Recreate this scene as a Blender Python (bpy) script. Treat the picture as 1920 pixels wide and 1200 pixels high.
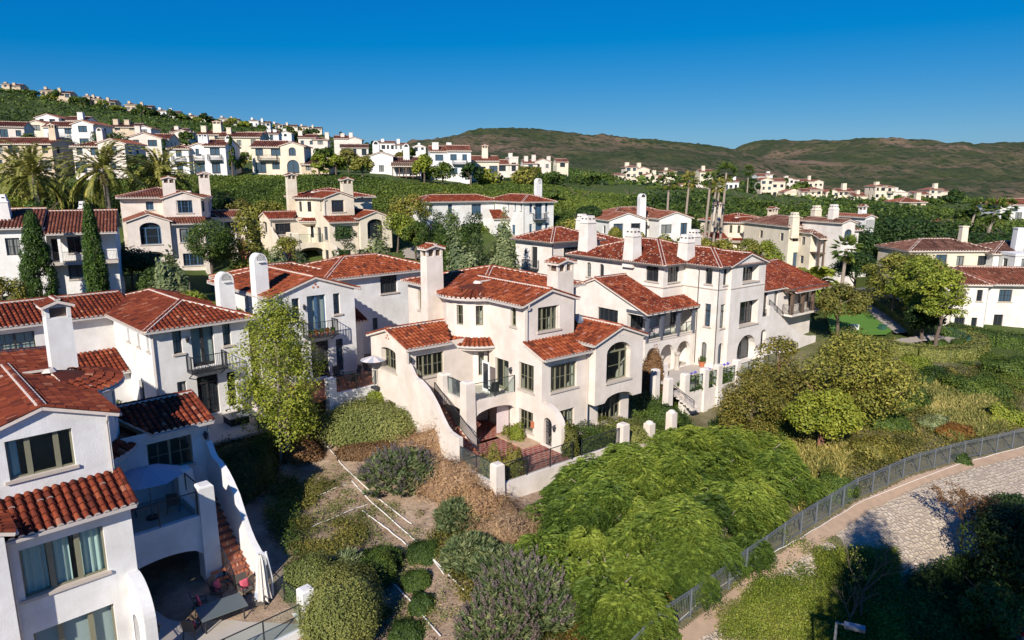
import bpy, math, random
import numpy as np
from mathutils import Vector, noise
from mathutils.geometry import tessellate_polygon
random.seed(7); RNG = np.random.default_rng(7)
R = math.radians; sin = math.sin; cos = math.cos; PI = math.pi
S = bpy.context.scene
for _o in list(bpy.data.objects): bpy.data.objects.remove(_o)

# ---------------- camera (local unit metre, camera at height 0, ground below it)
cd = bpy.data.cameras.new('camera'); cam = bpy.data.objects.new('camera', cd)
S.collection.objects.link(cam); S.camera = cam
cd.sensor_width = 36; cd.lens = 24; cd.clip_start = .5; cd.clip_end = 20000
TILT = R(11.5)
cam.location = (0, 0, 0); cam.rotation_euler = (PI/2 - TILT, 0, 0)
# ---------------- sky and sun
SUN_AZ, SUN_EL = 197.0, 31.0           # compass azimuth (0 = +Y, clockwise) of the sun
W = bpy.data.worlds.new('World'); S.world = W; W.use_nodes = True
nt = W.node_tree; nt.nodes.clear()
sky = nt.nodes.new('ShaderNodeTexSky'); sky.sky_type = 'NISHITA'; sky.sun_disc = False
sky.sun_elevation = R(SUN_EL); sky.sun_rotation = R(SUN_AZ)
sky.air_density = 1.0; sky.dust_density = .25; sky.ozone_density = 3.0; sky.altitude = 100
hs = nt.nodes.new('ShaderNodeHueSaturation'); hs.inputs['Saturation'].default_value = 1.35
gm = nt.nodes.new('ShaderNodeGamma'); gm.inputs['Gamma'].default_value = 1.0
bg = nt.nodes.new('ShaderNodeBackground'); bg.inputs['Strength'].default_value = .085
wo = nt.nodes.new('ShaderNodeOutputWorld')
vm = nt.nodes.new('ShaderNodeVectorMath'); vm.operation = 'MULTIPLY_ADD'; vm.inputs[1].default_value = (.37, .40, .33); vm.inputs[2].default_value = (-.55, .45, 3.1)
vx = nt.nodes.new('ShaderNodeVectorMath'); vx.operation = 'MAXIMUM'; vx.inputs[1].default_value = (.01, .01, .01)
nt.links.new(sky.outputs[0], gm.inputs[0]); nt.links.new(gm.outputs[0], hs.inputs['Color'])
nt.links.new(hs.outputs[0], vm.inputs[0]); nt.links.new(vm.outputs[0], vx.inputs[0]); nt.links.new(vx.outputs[0], bg.inputs[0]); nt.links.new(bg.outputs[0], wo.inputs[0])
sl = bpy.data.lights.new('sun', 'SUN'); sl.energy = 5.0; sl.angle = R(.5); sl.color = (1, .93, .83)
so = bpy.data.objects.new('sun', sl); S.collection.objects.link(so)
_d = Vector((sin(R(SUN_AZ))*cos(R(SUN_EL)), cos(R(SUN_AZ))*cos(R(SUN_EL)), sin(R(SUN_EL))))
so.rotation_euler = _d.to_track_quat('Z', 'Y').to_euler(); so.location = _d*100
S.view_settings.view_transform = 'Standard'; S.view_settings.look = 'None'
S.view_settings.exposure = 0.36; S.view_settings.gamma = 1.0

# ---------------- pixel -> world measuring helpers (photo is 1920 x 1200)
F = 1280.; CT, ST = cos(TILT), sin(TILT)
def ray(x, y):
    a = (x-960)/F; b = (600-y)/F
    return Vector((a, CT+b*ST, -ST+b*CT))
def atc(x, y, Zc): return ray(x, y)*Zc            # point at camera depth Zc
def atz(x, y, z): r = ray(x, y); return r*(z/r.z)  # point at height z

C = S.collection
def tag(o, label=None, cat=None, group=None, kind=None):
    if label: o['label'] = label
    if cat: o['category'] = cat
    if group: o['group'] = group
    if kind: o['kind'] = kind
    return o
def empty(name, loc, rz=0, label=None, cat=None, group=None):
    o = bpy.data.objects.new(name, None); C.objects.link(o)
    o.location = loc; o.rotation_euler = (0, 0, rz); o.empty_display_size = .5
    return tag(o, label, cat, group)

# ---------------- materials
MAT = {}
def nodes(name):
    m = bpy.data.materials.new(name); m.use_nodes = True; MAT[name] = m
    t = m.node_tree; b = t.nodes['Principled BSDF']; return m, t, b
def N(t, typ, **kw):
    n = t.nodes.new(typ)
    for k, v in kw.items():
        if k in n.inputs: n.inputs[k].default_value = v
        else: setattr(n, k, v)
    return n
def ramp(t, fac, stops):
    r = t.nodes.new('ShaderNodeValToRGB'); e = r.color_ramp.elements
    while len(e) < len(stops): e.new(.5)
    for i, (p, c) in enumerate(stops): e[i].position = p; e[i].color = (*c, 1)
    t.links.new(fac, r.inputs[0]); return r.outputs[0]
def objpos(t): return N(t, 'ShaderNodeTexCoord').outputs['Object']
def noisen(t, scale, detail=4, rough=.6, co=None):
    n = N(t, 'ShaderNodeTexNoise'); n.inputs['Scale'].default_value = scale
    n.inputs['Detail'].default_value = detail; n.inputs['Roughness'].default_value = rough
    t.links.new(co or objpos(t), n.inputs['Vector']); return n.outputs['Fac']
def mixc(t, fac, a, b, mode='MIX'):
    m = N(t, 'ShaderNodeMix', data_type='RGBA', blend_type=mode)
    def put(i, v):
        if hasattr(v, 'default_value') or hasattr(v, 'is_output'): t.links.new(v, m.inputs[i])
        elif isinstance(v, (int, float)): m.inputs[i].default_value = v
        else: m.inputs[i].default_value = (*v, 1)
    put(0, fac); put(6, a); put(7, b); return m.outputs[2]
def bump(t, b, h, strength, dist=.02):
    n = N(t, 'ShaderNodeBump'); n.inputs['Strength'].default_value = strength; n.inputs['Distance'].default_value = dist
    t.links.new(h, n.inputs['Height']); t.links.new(n.outputs[0], b.inputs['Normal'])
def stucco(name, col, dirt=.80):
    m, t, b = nodes(name); b.inputs['Roughness'].default_value = .92
    c1 = tuple(c*dirt*k for c, k in zip(col, (1, .97, .93)))
    n1 = noisen(t, .7, 5, .65); f = ramp(t, n1, [(.35, (0, 0, 0)), (.7, (1, 1, 1))])
    c = mixc(t, f, c1, col)
    mp = N(t, 'ShaderNodeMapping'); mp.inputs['Scale'].default_value = (3.5, 3.5, .3)   # rain streaks
    t.links.new(objpos(t), mp.inputs[0]); s = noisen(t, 1.0, 5, .7, mp.outputs[0])
    f2 = ramp(t, s, [(.5, (0, 0, 0)), (.8, (.5, .5, .5))])
    c = mixc(t, f2, c, tuple(x*.72 for x in col))
    t.links.new(c, b.inputs['Base Color'])
    bump(t, b, noisen(t, 14, 4, .7), .5, .02); return m
def plain(name, col, rough=.6, metal=0, var=.15, scale=6, bmp=0):
    m, t, b = nodes(name); b.inputs['Roughness'].default_value = rough; b.inputs['Metallic'].default_value = metal
    c = mixc(t, noisen(t, scale, 5), tuple(x*(1-var) for x in col), tuple(min(1, x*(1+var)) for x in col))
    t.links.new(c, b.inputs['Base Color'])
    if bmp: bump(t, b, noisen(t, scale*3, 4), bmp, .02)
    return m
def tilemat(name, stops, var=.5):
    m, t, b = nodes(name); b.inputs['Roughness'].default_value = .9; b.inputs['Specular IOR Level'].default_value = .2
    at = N(t, 'ShaderNodeAttribute'); at.attribute_name = 'tint'
    c = ramp(t, at.outputs['Fac'], [(p_, tuple(x*.82 for x in c_)) for p_, c_ in stops])
    n2 = ramp(t, noisen(t, 3.5, 6, .7), [(.35, (.5, .5, .5)), (.65, (1, 1, 1))])
    c = mixc(t, var, c, n2, 'MULTIPLY')
    n3 = ramp(t, noisen(t, .35, 4, .6), [(.4, (.72, .7, .7)), (.6, (1, 1, 1))])
    c = mixc(t, .8, c, n3, 'MULTIPLY')
    t.links.new(c, b.inputs['Base Color']); bump(t, b, noisen(t, 30, 3), .3, .01); return m
LEAF = 1.4
def leafmat(name, lo, mid, hi, trans=.25, rough=.55):
    lo, mid, hi = [tuple(min(.8, x*k*LEAF) for x, k in zip(q, (1.12, 1.0, .85))) for q in (lo, mid, hi)]
    m, t, b = nodes(name)
    at = N(t, 'ShaderNodeAttribute'); at.attribute_name = 'tint'
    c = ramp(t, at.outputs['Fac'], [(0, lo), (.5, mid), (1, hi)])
    oi = N(t, 'ShaderNodeObjectInfo')
    r2 = ramp(t, oi.outputs['Random'], [(0, (.78, .82, .8)), (.5, (1, 1, 1)), (1, (1.0, .93, .8))])
    c = mixc(t, .9, c, r2, 'MULTIPLY')
    t.links.new(c, b.inputs['Base Color']); b.inputs['Roughness'].default_value = rough
    b.inputs['Specular IOR Level'].default_value = .25
    tr = N(t, 'ShaderNodeBsdfTranslucent'); t.links.new(c, tr.inputs[0])
    mx = N(t, 'ShaderNodeMixShader'); mx.inputs[0].default_value = trans
    t.links.new(b.outputs[0], mx.inputs[1]); t.links.new(tr.outputs[0], mx.inputs[2])
    t.links.new(mx.outputs[0], t.nodes['Material Output'].inputs[0]); return m
def glassmat(name, tint, transp):
    m, t, b = nodes(name)
    b.inputs['Base Color'].default_value = (*tint, 1); b.inputs['Roughness'].default_value = .03
    b.inputs['Specular IOR Level'].default_value = .7
    tr = N(t, 'ShaderNodeBsdfTransparent'); tr.inputs[0].default_value = (.82, .9, .88, 1)
    lw = N(t, 'ShaderNodeFresnel'); lw.inputs[0].default_value = 1.45
    mt = N(t, 'ShaderNodeMath', operation='MULTIPLY_ADD'); t.links.new(lw.outputs[0], mt.inputs[0])
    mt.inputs[1].default_value = .3; mt.inputs[2].default_value = 1-transp
    mx = N(t, 'ShaderNodeMixShader'); t.links.new(mt.outputs[0], mx.inputs[0])
    t.links.new(tr.outputs[0], mx.inputs[1]); t.links.new(b.outputs[0], mx.inputs[2])
    t.links.new(mx.outputs[0], t.nodes['Material Output'].inputs[0]); return m
stucco('cream', (.77, .685, .61)); stucco('white', (.80, .79, .77)); stucco('ivory', (.77, .68, .54)); stucco('sand', (.62, .50, .37))
stucco('greige', (.66, .60, .56))
plain('mortar', (.66, .56, .48), .9, var=.25, scale=4)
tilemat('tile_orange', [(0, (.10, .035, .025)), (.25, (.24, .055, .025)), (.6, (.42, .095, .035)), (.88, (.52, .15, .06)), (1, (.55, .22, .16))])
tilemat('tile_red', [(0, (.10, .026, .018)), (.25, (.20, .042, .022)), (.7, (.34, .072, .03)), (.9, (.42, .12, .05)), (1, (.48, .20, .12))], .5)
tilemat('tile_old', [(0, (.13, .06, .045)), (.4, (.30, .10, .06)), (.8, (.42, .15, .085)), (1, (.5, .26, .17))])
tilemat('tile_far', [(0, (.16, .06, .05)), (.5, (.32, .11, .075)), (1, (.42, .19, .13))])
tilemat('tile_brown', [(0, (.10, .05, .04)), (.5, (.22, .10, .07)), (1, (.33, .17, .12))])
plain('glass_dark', (.018, .024, .03), .06, var=.3); MAT['glass_dark'].node_tree.nodes['Principled BSDF'].inputs['Specular IOR Level'].default_value = .8
plain('glass_blue', (.05, .085, .12), .08, var=.3); plain('glass_blind', (.20, .21, .20), .12, var=.35, scale=2)
glassmat('glass', (.02, .03, .03), .93); glassmat('glass_guard', (.12, .15, .15), .965)
plain('frame_olive', (.21, .20, .13), .5); plain('frame_dark', (.035, .033, .035), .4); plain('frame_blue', (.05, .12, .22), .45)
plain('frame_white', (.75, .75, .74), .5); plain('frame_brown', (.12, .075, .05), .5)
plain('sill', (.50, .43, .36), .85, var=.12); plain('gutter', (.50, .45, .41), .5, var=.1); plain('gutter_dark', (.10, .09, .09), .5)
plain('iron', (.035, .038, .045), .45, .3); plain('post_grey', (.09, .10, .13), .6)
plain('curtain', (.62, .74, .69), .9, var=.1); plain('blind', (.62, .64, .62), .8, var=.08); plain('curtain_cream', (.62, .57, .46), .9)
plain('terracotta', (.46, .15, .07), .8, var=.3, scale=3, bmp=.2); plain('concrete', (.46, .41, .35), .9, var=.12, scale=2, bmp=.1)
plain('wood', (.13, .085, .06), .7, var=.25); plain('fence_grey', (.12, .135, .15), .5); plain('cloth_blue', (.34, .37, .42), .9, var=.06); plain('cloth_cream', (.68, .62, .54), .9)
plain('cloth_pink', (.62, .10, .14), .9); plain('cloth_light', (.66, .56, .56), .9); plain('wicker', (.10, .085, .07), .8); plain('dark', (.02, .02, .022), .8)
plain('table_top', (.12, .14, .14), .35, var=.5, scale=30); plain('red_paint', (.45, .015, .02), .3); plain('metal_grey', (.22, .24, .26), .4, .5)
plain('pipe_white', (.72, .68, .62), .6); plain('bark', (.13, .095, .07), .95, var=.35, scale=8, bmp=.6); plain('bark_pale', (.30, .24, .19), .95, var=.25, scale=8, bmp=.5)
plain('path', (.36, .31, .26), .95, var=.12, scale=1.5, bmp=.2); plain('asphalt', (.12, .115, .11), .9, var=.15, scale=3, bmp=.2)
plain('green_paint', (.03, .10, .07), .6); plain('green_shutter', (.03, .10, .09), .5); plain('flower_red', (.45, .05, .06), .8); plain('flower_blue', (.12, .10, .5), .8)
leafmat('leaf_mid', (.015, .035, .010), (.045, .085, .018), (.11, .16, .03))
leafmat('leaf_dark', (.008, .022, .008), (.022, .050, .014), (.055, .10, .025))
leafmat('leaf_lime', (.045, .08, .012), (.13, .18, .025), (.26, .30, .05))
leafmat('leaf_yellow', (.04, .06, .014), (.125, .145, .03), (.28, .27, .06))
leafmat('leaf_fern', (.022, .05, .012), (.085, .145, .026), (.20, .27, .05), .3)
leafmat('leaf_gold', (.035, .045, .012), (.10, .11, .027), (.22, .20, .05))
leafmat('leaf_grey', (.04, .07, .035), (.11, .15, .075), (.24, .28, .15))
leafmat('leaf_echium', (.03, .06, .03), (.09, .13, .06), (.22, .25, .13))
leafmat('leaf_hedge', (.05, .07, .02), (.12, .15, .045), (.24, .26, .10), .15)
leafmat('leaf_bronze', (.05, .03, .02), (.12, .075, .04), (.20, .12, .06), .15)
leafmat('leaf_dry', (.12, .08, .055), (.24, .17, .11), (.40, .30, .20), .1)
leafmat('leaf_aloe', (.06, .08, .025), (.17, .18, .06), (.34, .30, .12), .15)
leafmat('leaf_purple', (.05, .045, .06), (.10, .09, .11), (.18, .16, .17), .1)
leafmat('leaf_red', (.06, .04, .012), (.13, .075, .02), (.28, .11, .03), .15)
leafmat('leaf_cypress', (.008, .026, .006), (.03, .065, .012), (.07, .13, .02), .12)
leafmat('leaf_palm', (.04, .06, .014), (.12, .14, .032), (.28, .27, .08), .2)
# ---------------- mesh builder
MIR = [False]
class MB:
    def __init__(s): s.v = []; s.f = []; s.m = []; s.t = []
    def add(s, vs, fs, mi=0, t=.5):
        k = len(s.v); s.v += [tuple(p) for p in vs]
        for f in fs: s.f.append(tuple(i+k for i in f)); s.m.append(mi); s.t.append(t)
    def poly(s, pts, mi=0, t=.5): s.add(pts, [tuple(range(len(pts)))], mi, t)
    def box(s, x0, y0, z0, x1, y1, z1, mi=0, t=.5):
        v = [(x, y, z) for z in (z0, z1) for y in (y0, y1) for x in (x0, x1)]
        s.add(v, [(0, 2, 3, 1), (4, 5, 7, 6), (0, 1, 5, 4), (2, 6, 7, 3), (0, 4, 6, 2), (1, 3, 7, 5)], mi, t)
    def frustum(s, cx, cy, z0, z1, wx, wy, tx, ty, mi=0):
        v = [(cx-wx/2, cy-wy/2, z0), (cx+wx/2, cy-wy/2, z0), (cx+wx/2, cy+wy/2, z0), (cx-wx/2, cy+wy/2, z0),
             (cx-tx/2, cy-ty/2, z1), (cx+tx/2, cy-ty/2, z1), (cx+tx/2, cy+ty/2, z1), (cx-tx/2, cy+ty/2, z1)]
        s.add(v, [(3, 2, 1, 0), (4, 5, 6, 7), (0, 1, 5, 4), (1, 2, 6, 5), (2, 3, 7, 6), (3, 0, 4, 7)], mi)
    def beam(s, P, Q, w, h, mi=0, t=.5):
        P, Q = Vector(P), Vector(Q); d = (Q-P).normalized()
        a = d.cross(Vector((0, 0, 1)))
        if a.length < 1e-4: a = Vector((1, 0, 0))
        a.normalize(); b = a.cross(d).normalized(); a = a*w/2; b = b*h/2
        v = [P-a-b, P+a-b, P+a+b, P-a+b, Q-a-b, Q+a-b, Q+a+b, Q-a+b]
        s.add(v, [(0, 1, 2, 3), (7, 6, 5, 4), (0, 4, 5, 1), (1, 5, 6, 2), (2, 6, 7, 3), (3, 7, 4, 0)], mi, t)
    def tube(s, pts, r, n=6, mi=0, r2=None, cap=True):
        pts = [Vector(p) for p in pts]; L = len(pts); k = len(s.v); rs = []
        for i, p in enumerate(pts):
            d = (pts[min(i+1, L-1)]-pts[max(i-1, 0)]).normalized()
            a = d.cross(Vector((.1, .2, 1)));
            if a.length < 1e-3: a = Vector((1, 0, 0))
            a.normalize(); b = d.cross(a)
            rr = r if r2 is None else r+(r2-r)*i/max(1, L-1)
            for j in range(n): q = p+(a*cos(2*PI*j/n)+b*sin(2*PI*j/n))*rr; s.v.append(tuple(q))
        for i in range(L-1):
            for j in range(n):
                j2 = (j+1) % n; s.f.append((k+i*n+j, k+i*n+j2, k+(i+1)*n+j2, k+(i+1)*n+j)); s.m.append(mi); s.t.append(.5)
        if cap:
            s.f.append(tuple(k+j for j in range(n))[::-1]); s.m.append(mi); s.t.append(.5)
            s.f.append(tuple(k+(L-1)*n+j for j in range(n))); s.m.append(mi); s.t.append(.5)
    def disc_prism(s, cx, cy, z0, z1, r, n=16, mi=0, r1=None):
        r1 = r if r1 is None else r1
        v = [(cx+r*cos(2*PI*j/n), cy+r*sin(2*PI*j/n), z0) for j in range(n)]+[(cx+r1*cos(2*PI*j/n), cy+r1*sin(2*PI*j/n), z1) for j in range(n)]
        s.add(v, [(j, (j+1) % n, n+(j+1) % n, n+j) for j in range(n)]+[tuple(range(n))[::-1], tuple(range(n, 2*n))], mi)
    def lathe(s, cx, cy, prof, n=16, mi=0):
        k = len(s.v)
        for r, z in prof:
            for j in range(n): s.v.append((cx+r*cos(2*PI*j/n), cy+r*sin(2*PI*j/n), z))
        for i in range(len(prof)-1):
            for j in range(n):
                j2 = (j+1) % n; s.f.append((k+i*n+j, k+i*n+j2, k+(i+1)*n+j2, k+(i+1)*n+j)); s.m.append(mi); s.t.append(.5)
    def build(s, name, mats, parent=None, smooth=False, mir=None):
        if not s.f: return None
        mir = MIR[0] if mir is None else mir
        v = [(-a, b, c) for a, b, c in s.v] if mir else s.v
        f = [q[::-1] for q in s.f] if mir else s.f
        me = bpy.data.meshes.new(name); me.from_pydata(v, [], f)
        if isinstance(mats, str): mats = [mats]
        for m in mats: me.materials.append(MAT[m])
        me.polygons.foreach_set('material_index', s.m)
        at = me.attributes.new('tint', 'FLOAT', 'FACE'); at.data.foreach_set('value', s.t)
        if smooth: me.polygons.foreach_set('use_smooth', [True]*len(f))
        me.update(); o = bpy.data.objects.new(name, me); C.objects.link(o)
        if parent: o.parent = parent
        return o

# ---------------- openings and wall panels
def opn(kind, a0, a1, z0, z1, rise=0, **k): return dict(kind=kind, a0=a0, a1=a1, z0=z0, z1=z1, rise=rise, **k)
def loop_of(s0, s1, z0, z1, rise, n=10):
    if rise <= 0: return [(s0, z0), (s1, z0), (s1, z1), (s0, z1)]
    w = (s1-s0)/2; c = (s0+s1)/2; zs = z1-rise
    return [(s0, z0), (s1, z0)]+[(c+w*cos(PI*i/n), zs+rise*sin(PI*i/n)) for i in range(n+1)]
def panel(mb, P, Q, poly, ops, depth=.22, mi=0):
    """flat wall skin from P towards Q (outside on the right hand), with recessed openings"""
    P = Vector((P[0], P[1], 0)); Q = Vector((Q[0], Q[1], 0)); d = (Q-P).normalized(); n = Vector((d.y, -d.x, 0))
    T = lambda s, z, e=0: (P.x+d.x*s-n.x*e, P.y+d.y*s-n.y*e, z)
    loops = [poly]+[o['loop'] for o in ops]
    flat = [p for l in loops for p in l]
    tris = tessellate_polygon([[Vector((a, b, 0)) for a, b in l] for l in loops])
    fs = []
    for t in tris:
        (ax, ay), (bx, by), (cx, cy) = [flat[i] for i in t]
        ar = (bx-ax)*(cy-ay)-(by-ay)*(cx-ax)
        if abs(ar) < 1e-9: continue
        fs.append(tuple(t) if ar > 0 else tuple(t)[::-1])
    mb.add([T(a, b) for a, b in flat], fs, mi)
    for o in ops:
        l = o['loop']; dp = o.get('depth', depth); m = len(l)
        vs = [T(a, b) for a, b in l]+[T(a, b, dp) for a, b in l]
        mb.add(vs, [(i, m+i, m+(i+1) % m, (i+1) % m) for i in range(m)], mi)
    return T
def ztop(o, s):
    if o['rise'] <= 0: return o['lz1']
    w = (o['s1']-o['s0'])/2; c = (o['s0']+o['s1'])/2; q = max(0, 1-((s-c)/w)**2)
    return o['lz1']-o['rise']+o['rise']*math.sqrt(q)
WR = random.Random(5)
def window(H, T, o):
    """one window or door as a part of the house: frame, then pane, curtain and sill as its sub-parts"""
    s0, s1, z0, z1 = o['s0'], o['s1'], o['z0'], o['z1']; o['lz1'] = z1
    dp = o.get('depth', .22)-.06; k = o['kind']; fr = H['fr'] if 'fr' not in o else o['fr']
    nm = 'door' if k.startswith('door') else ('arched_window' if o['rise'] > .3 else 'window')
    if k == 'hole': return
    lod = H['lod']; f = MB(); fw = o.get('fw', .07)
    def bar(a, b, c, d, e0, e1):   # a..c in s, b..d in z, e depth range
        v = [T(x, z, e) for e in (e0, e1) for z in (b, d) for x in (a, c)]
        f.add(v, [(0, 1, 3, 2), (4, 6, 7, 5), (0, 4, 5, 1), (2, 3, 7, 6), (0, 2, 6, 4), (1, 5, 7, 3)])
    l = o['loop']; cx = (s0+s1)/2; cz = (z0+z1)/2; w = s1-s0; h = z1-z0
    q = [(cx+(a-cx)*(1-2*fw/w), cz+(b-cz)*(1-2*fw/h)) for a, b in l]; m = len(l)
    vs = [T(a, b, dp) for a, b in l]+[T(a, b, dp) for a, b in q]+[T(a, b, dp+.06) for a, b in q]
    f.add(vs, [(i, (i+1) % m, m+(i+1) % m, m+i) for i in range(m)]+[(m+i, m+(i+1) % m, 2*m+(i+1) % m, 2*m+i) for i in range(m)])
    cols = o.get('cols', 2); rows = o.get('rows', 2); mun = o.get('mun', 1)
    ed = [s0+w*i/cols for i in range(cols+1)]
    if 'ed' in o: ed = [s0+w*x for x in o['ed']]; cols = len(ed)-1
    tr = o.get('transom'); zt = z0+h*tr if tr else None
    for i in range(1, cols):
        mw = o.get('mw', .055); bar(ed[i]-mw, z0, ed[i]+mw, min(ztop(o, ed[i]), zt or 99), dp-.02, dp+.05)
    if zt: bar(s0, zt-.06, s1, zt+.06, dp-.04, dp+.05); bar(cx-.02, zt, cx+.02, z1-.02, dp, dp+.05)
    if lod < 2:
        for i in range(cols):
            if mun > 1 or (mun == 1 and ed[i+1]-ed[i] > .42):
                c = (ed[i]+ed[i+1])/2; bar(c-.015, z0, c+.015, min(ztop(o, c), zt or 99), dp+.01, dp+.05)
        zz = (zt or (z1-o['rise']*.5))
        for j in range(1, rows): z = z0+(zz-z0)*j/rows; bar(s0, z-.015, s1, z+.015, dp+.01, dp+.05)
    if k == 'door2' or k == 'door':
        bar(s0, z0, s1, z0+.22, dp, dp+.05)
        hb = MB(); hc = ed[1]-.1 if cols > 1 else s1-.15
    fo = f.build(nm, fr, H['root'])
    if k.startswith('door') and lod == 0:
        hb = MB(); hc = ed[1]-.09 if cols > 1 else s1-.16
        hb.beam(T(hc, z0+1.0, dp-.06), T(hc, z0+1.16, dp-.06), .03, .03); hb.build('handle', 'iron', fo)
    g = MB(); g.add([T(a, b, dp+.035) for a, b in l], [tuple(range(m))]); gl = o.get('glass') or (H['gl'] if H['gl'] != 'glass_dark' or cols < 1 else WR.choice(('glass_dark', 'glass_dark', 'glass_dark', 'glass_blue', 'glass_blind'))); g.build('pane', gl, fo)
    cu = o.get('curtain')
    if cu and lod < 2:
        mt, parts = cu
        for (p0, p1, q0) in parts:
            b = MB()      # fraction of width, and how far down it hangs
            a0, a1 = s0+w*p0, s0+w*p1; nn = max(4, int((a1-a0)/.05)) if mt != 'blind' else 1
            zb = z1-h*q0
            for i in range(nn):
                x0 = a0+(a1-a0)*i/nn; x1 = a0+(a1-a0)*(i+1)/nn
                e0 = dp+.16+.045*sin(i*1.3)*(mt != 'blind'); e1 = dp+.16+.045*sin((i+1)*1.3)*(mt != 'blind')
                if mt == 'blind':
                    ns = max(4, int((z1-zb)/.09))
                    for q in range(ns):
                        za = zb+(z1-zb)*q/ns; zc = za+(z1-zb)/ns*.86; b.add([T(x0, za, e0), T(x1, za, e0), T(x1, zc, e0+.03), T(x0, zc, e0+.03)], [(0, 1, 2, 3)])
                else: b.add([T(x0, zb, e0), T(x1, zb, e1), T(x1, z1, e1), T(x0, z1, e0)], [(0, 1, 2, 3)])
            b.build('blind' if mt == 'blind' else 'curtain', mt, fo)
    if o.get('sill', 1) and not k.startswith('door') and lod < 2:
        sb = MB(); a, c = s0-.08, s1+.16
        v = [T(x, z, e) for e in (dp-.02, -.09) for z in (z0-.11, z0+.012) for x in (a, c)]
        # sill stands proud of the wall; its inner part runs into the reveal
        sb.add(v, [(0, 2, 3, 1), (4, 5, 7, 6), (0, 1, 5, 4), (2, 6, 7, 3), (0, 4, 6, 2), (1, 3, 7, 5)])
        sb.build('sill', H.get('sillm', 'sill'), fo)
def House(name, label, cat, loc, az, mir=False, wall='white', tile='tile_red', fr='frame_dark', gl='glass_dark', lod=0, group=None, **k):
    MIR[0] = mir
    root = empty(name, loc, R(90-az), label, cat, group)
    H = dict(root=root, wm=wall, tm=tile, fr=fr, gl=gl, lod=lod, wall=MB(), mir=mir, mort=.0, **k)
    return H
def finish(H):
    H['wall'].build('wall', H['wm'], H['root']); MIR[0] = False
def pan(H, P, Q, poly, ops, mb=None):
    for o in ops:
        o['s0'], o['s1'] = o['a0'], o['a1']; o['loop'] = loop_of(o['s0'], o['s1'], o['z0'], o['z1'], o['rise'])
    T = panel(mb or H['wall'], P, Q, poly, ops)
    for o in ops: window(H, T, o)
    return T
def vol(H, x0, y0, x1, y1, z0, z1, ops={}, gab='', gh=0, skip='', peak=None):
    """rectangular storey block; ops gives openings per side (f front, r right, b back, l left)"""
    for sd, P, Q in (('f', (x0, y0), (x1, y0)), ('r', (x1, y0), (x1, y1)), ('b', (x1, y1), (x0, y1)), ('l', (x0, y1), (x0, y0))):
        if sd in skip: continue
        L = abs(P[0]-Q[0])+abs(P[1]-Q[1]); poly = [(0, z0), (L, z0), (L, z1)]
        if sd in gab: poly.append((L*(peak or .5), z1+gh))
        poly.append((0, z1)); lst = []
        for o in ops.get(sd, []):
            o = dict(o); a0, a1 = o['a0'], o['a1']
            s = {'f': (a0-x0, a1-x0), 'r': (a0-y0, a1-y0), 'b': (x1-a1, x1-a0), 'l': (y1-a1, y1-a0)}[sd]
            o['s0'], o['s1'] = s; o['loop'] = loop_of(s[0], s[1], o['z0'], o['z1'], o['rise']); lst.append(o)
        T = panel(H['wall'], P, Q, poly, lst)
        for o in lst: window(H, T, o)

# ---------------- barrel tile roofs
def clipcol(pts, s):
    ts = []
    for i in range(len(pts)):
        (a, b), (c, d) = pts[i], pts[(i+1) % len(pts)]
        if (a <= s) != (c <= s): ts.append(b+(d-b)*(s-a)/(c-a))
    ts.sort(); return ts
def tile_face(mb, P, H, p=None, L=None, mort=0., mate=True, down=None):
    P = [Vector(q) for q in P]; n = Vector((0, 0, 0))
    for i in range(len(P)): n += (P[i]-P[0]).cross(P[(i+1) % len(P)]-P[0])
    if n.z < 0: n = -n; P = P[::-1]
    n.normalize(); d = Vector((n.x*n.z, n.y*n.z, -(n.x**2+n.y**2)))
    if d.length < 1e-5: d = Vector((0, -1, 0))
    d.normalize(); a = d.cross(n); lod = H['lod']
    p = p or (.28 if lod == 0 else .30 if lod == 1 else .42); L = L or (.40 if lod < 2 else 1.2); seg = 5 if lod == 0 else 3
    up = n*.0
    mb.poly([q+n*.0 for q in P], 2, .12)                    # pan layer
    mb.poly([q-Vector((0, 0, .13)) for q in P][::-1], 3)    # soffit
    m = len(P)
    for i in range(m):
        q, r = P[i], P[(i+1) % m]; z = Vector((0, 0, .13)); mb.poly([q, q-z, r-z, r], 3)
    o = P[0]; pts = [((q-o).dot(a), (q-o).dot(d)) for q in P]; s0 = min(x for x, _ in pts); s1 = max(x for x, _ in pts)
    tmax = max(t for _, t in pts); nn = max(1, int((s1-s0)/p)); pp = (s1-s0)/nn; r0 = pp*.37
    ang = [PI*j/seg for j in range(seg+1)]; cs = [(cos(x), sin(x)) for x in ang]
    for i in range(nn):
        s = s0+pp*(i+.5); ts = clipcol(pts, s); jt = random.uniform(-.012, .012)
        for j in range(0, len(ts)-1, 2):
            t0, te = ts[j], ts[j+1]; eave = abs(te-tmax) < .12; te += .05 if eave else 0; t = te; k = 0
            while t > t0+.07:
                tp = max(t0-.02, t-L-.04); tn = min(1, max(0, random.gauss(.52, .22)));
                w = random.uniform(-.012, .012)
                lo = [o+a*(s+jt+c*r0)+d*t+n*(sn*r0*.95+.042) for c, sn in cs]
                hi = [o+a*(s+jt+w+c*r0*.84)+d*tp+n*(sn*r0*.8+.0) for c, sn in cs]
                mb.add([v[:] for v in lo+hi], [(q, q+1, seg+2+q, seg+1+q) for q in range(seg)], 0, tn)
                mt = (1 if (k == 0 and eave and mate) or random.random() < mort else 0)
                if lod < 2 or mt: mb.add([v[:] for v in lo], [tuple(range(seg+1))[::-1]], mt, tn*.6)
                t -= L; k += 1
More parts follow.
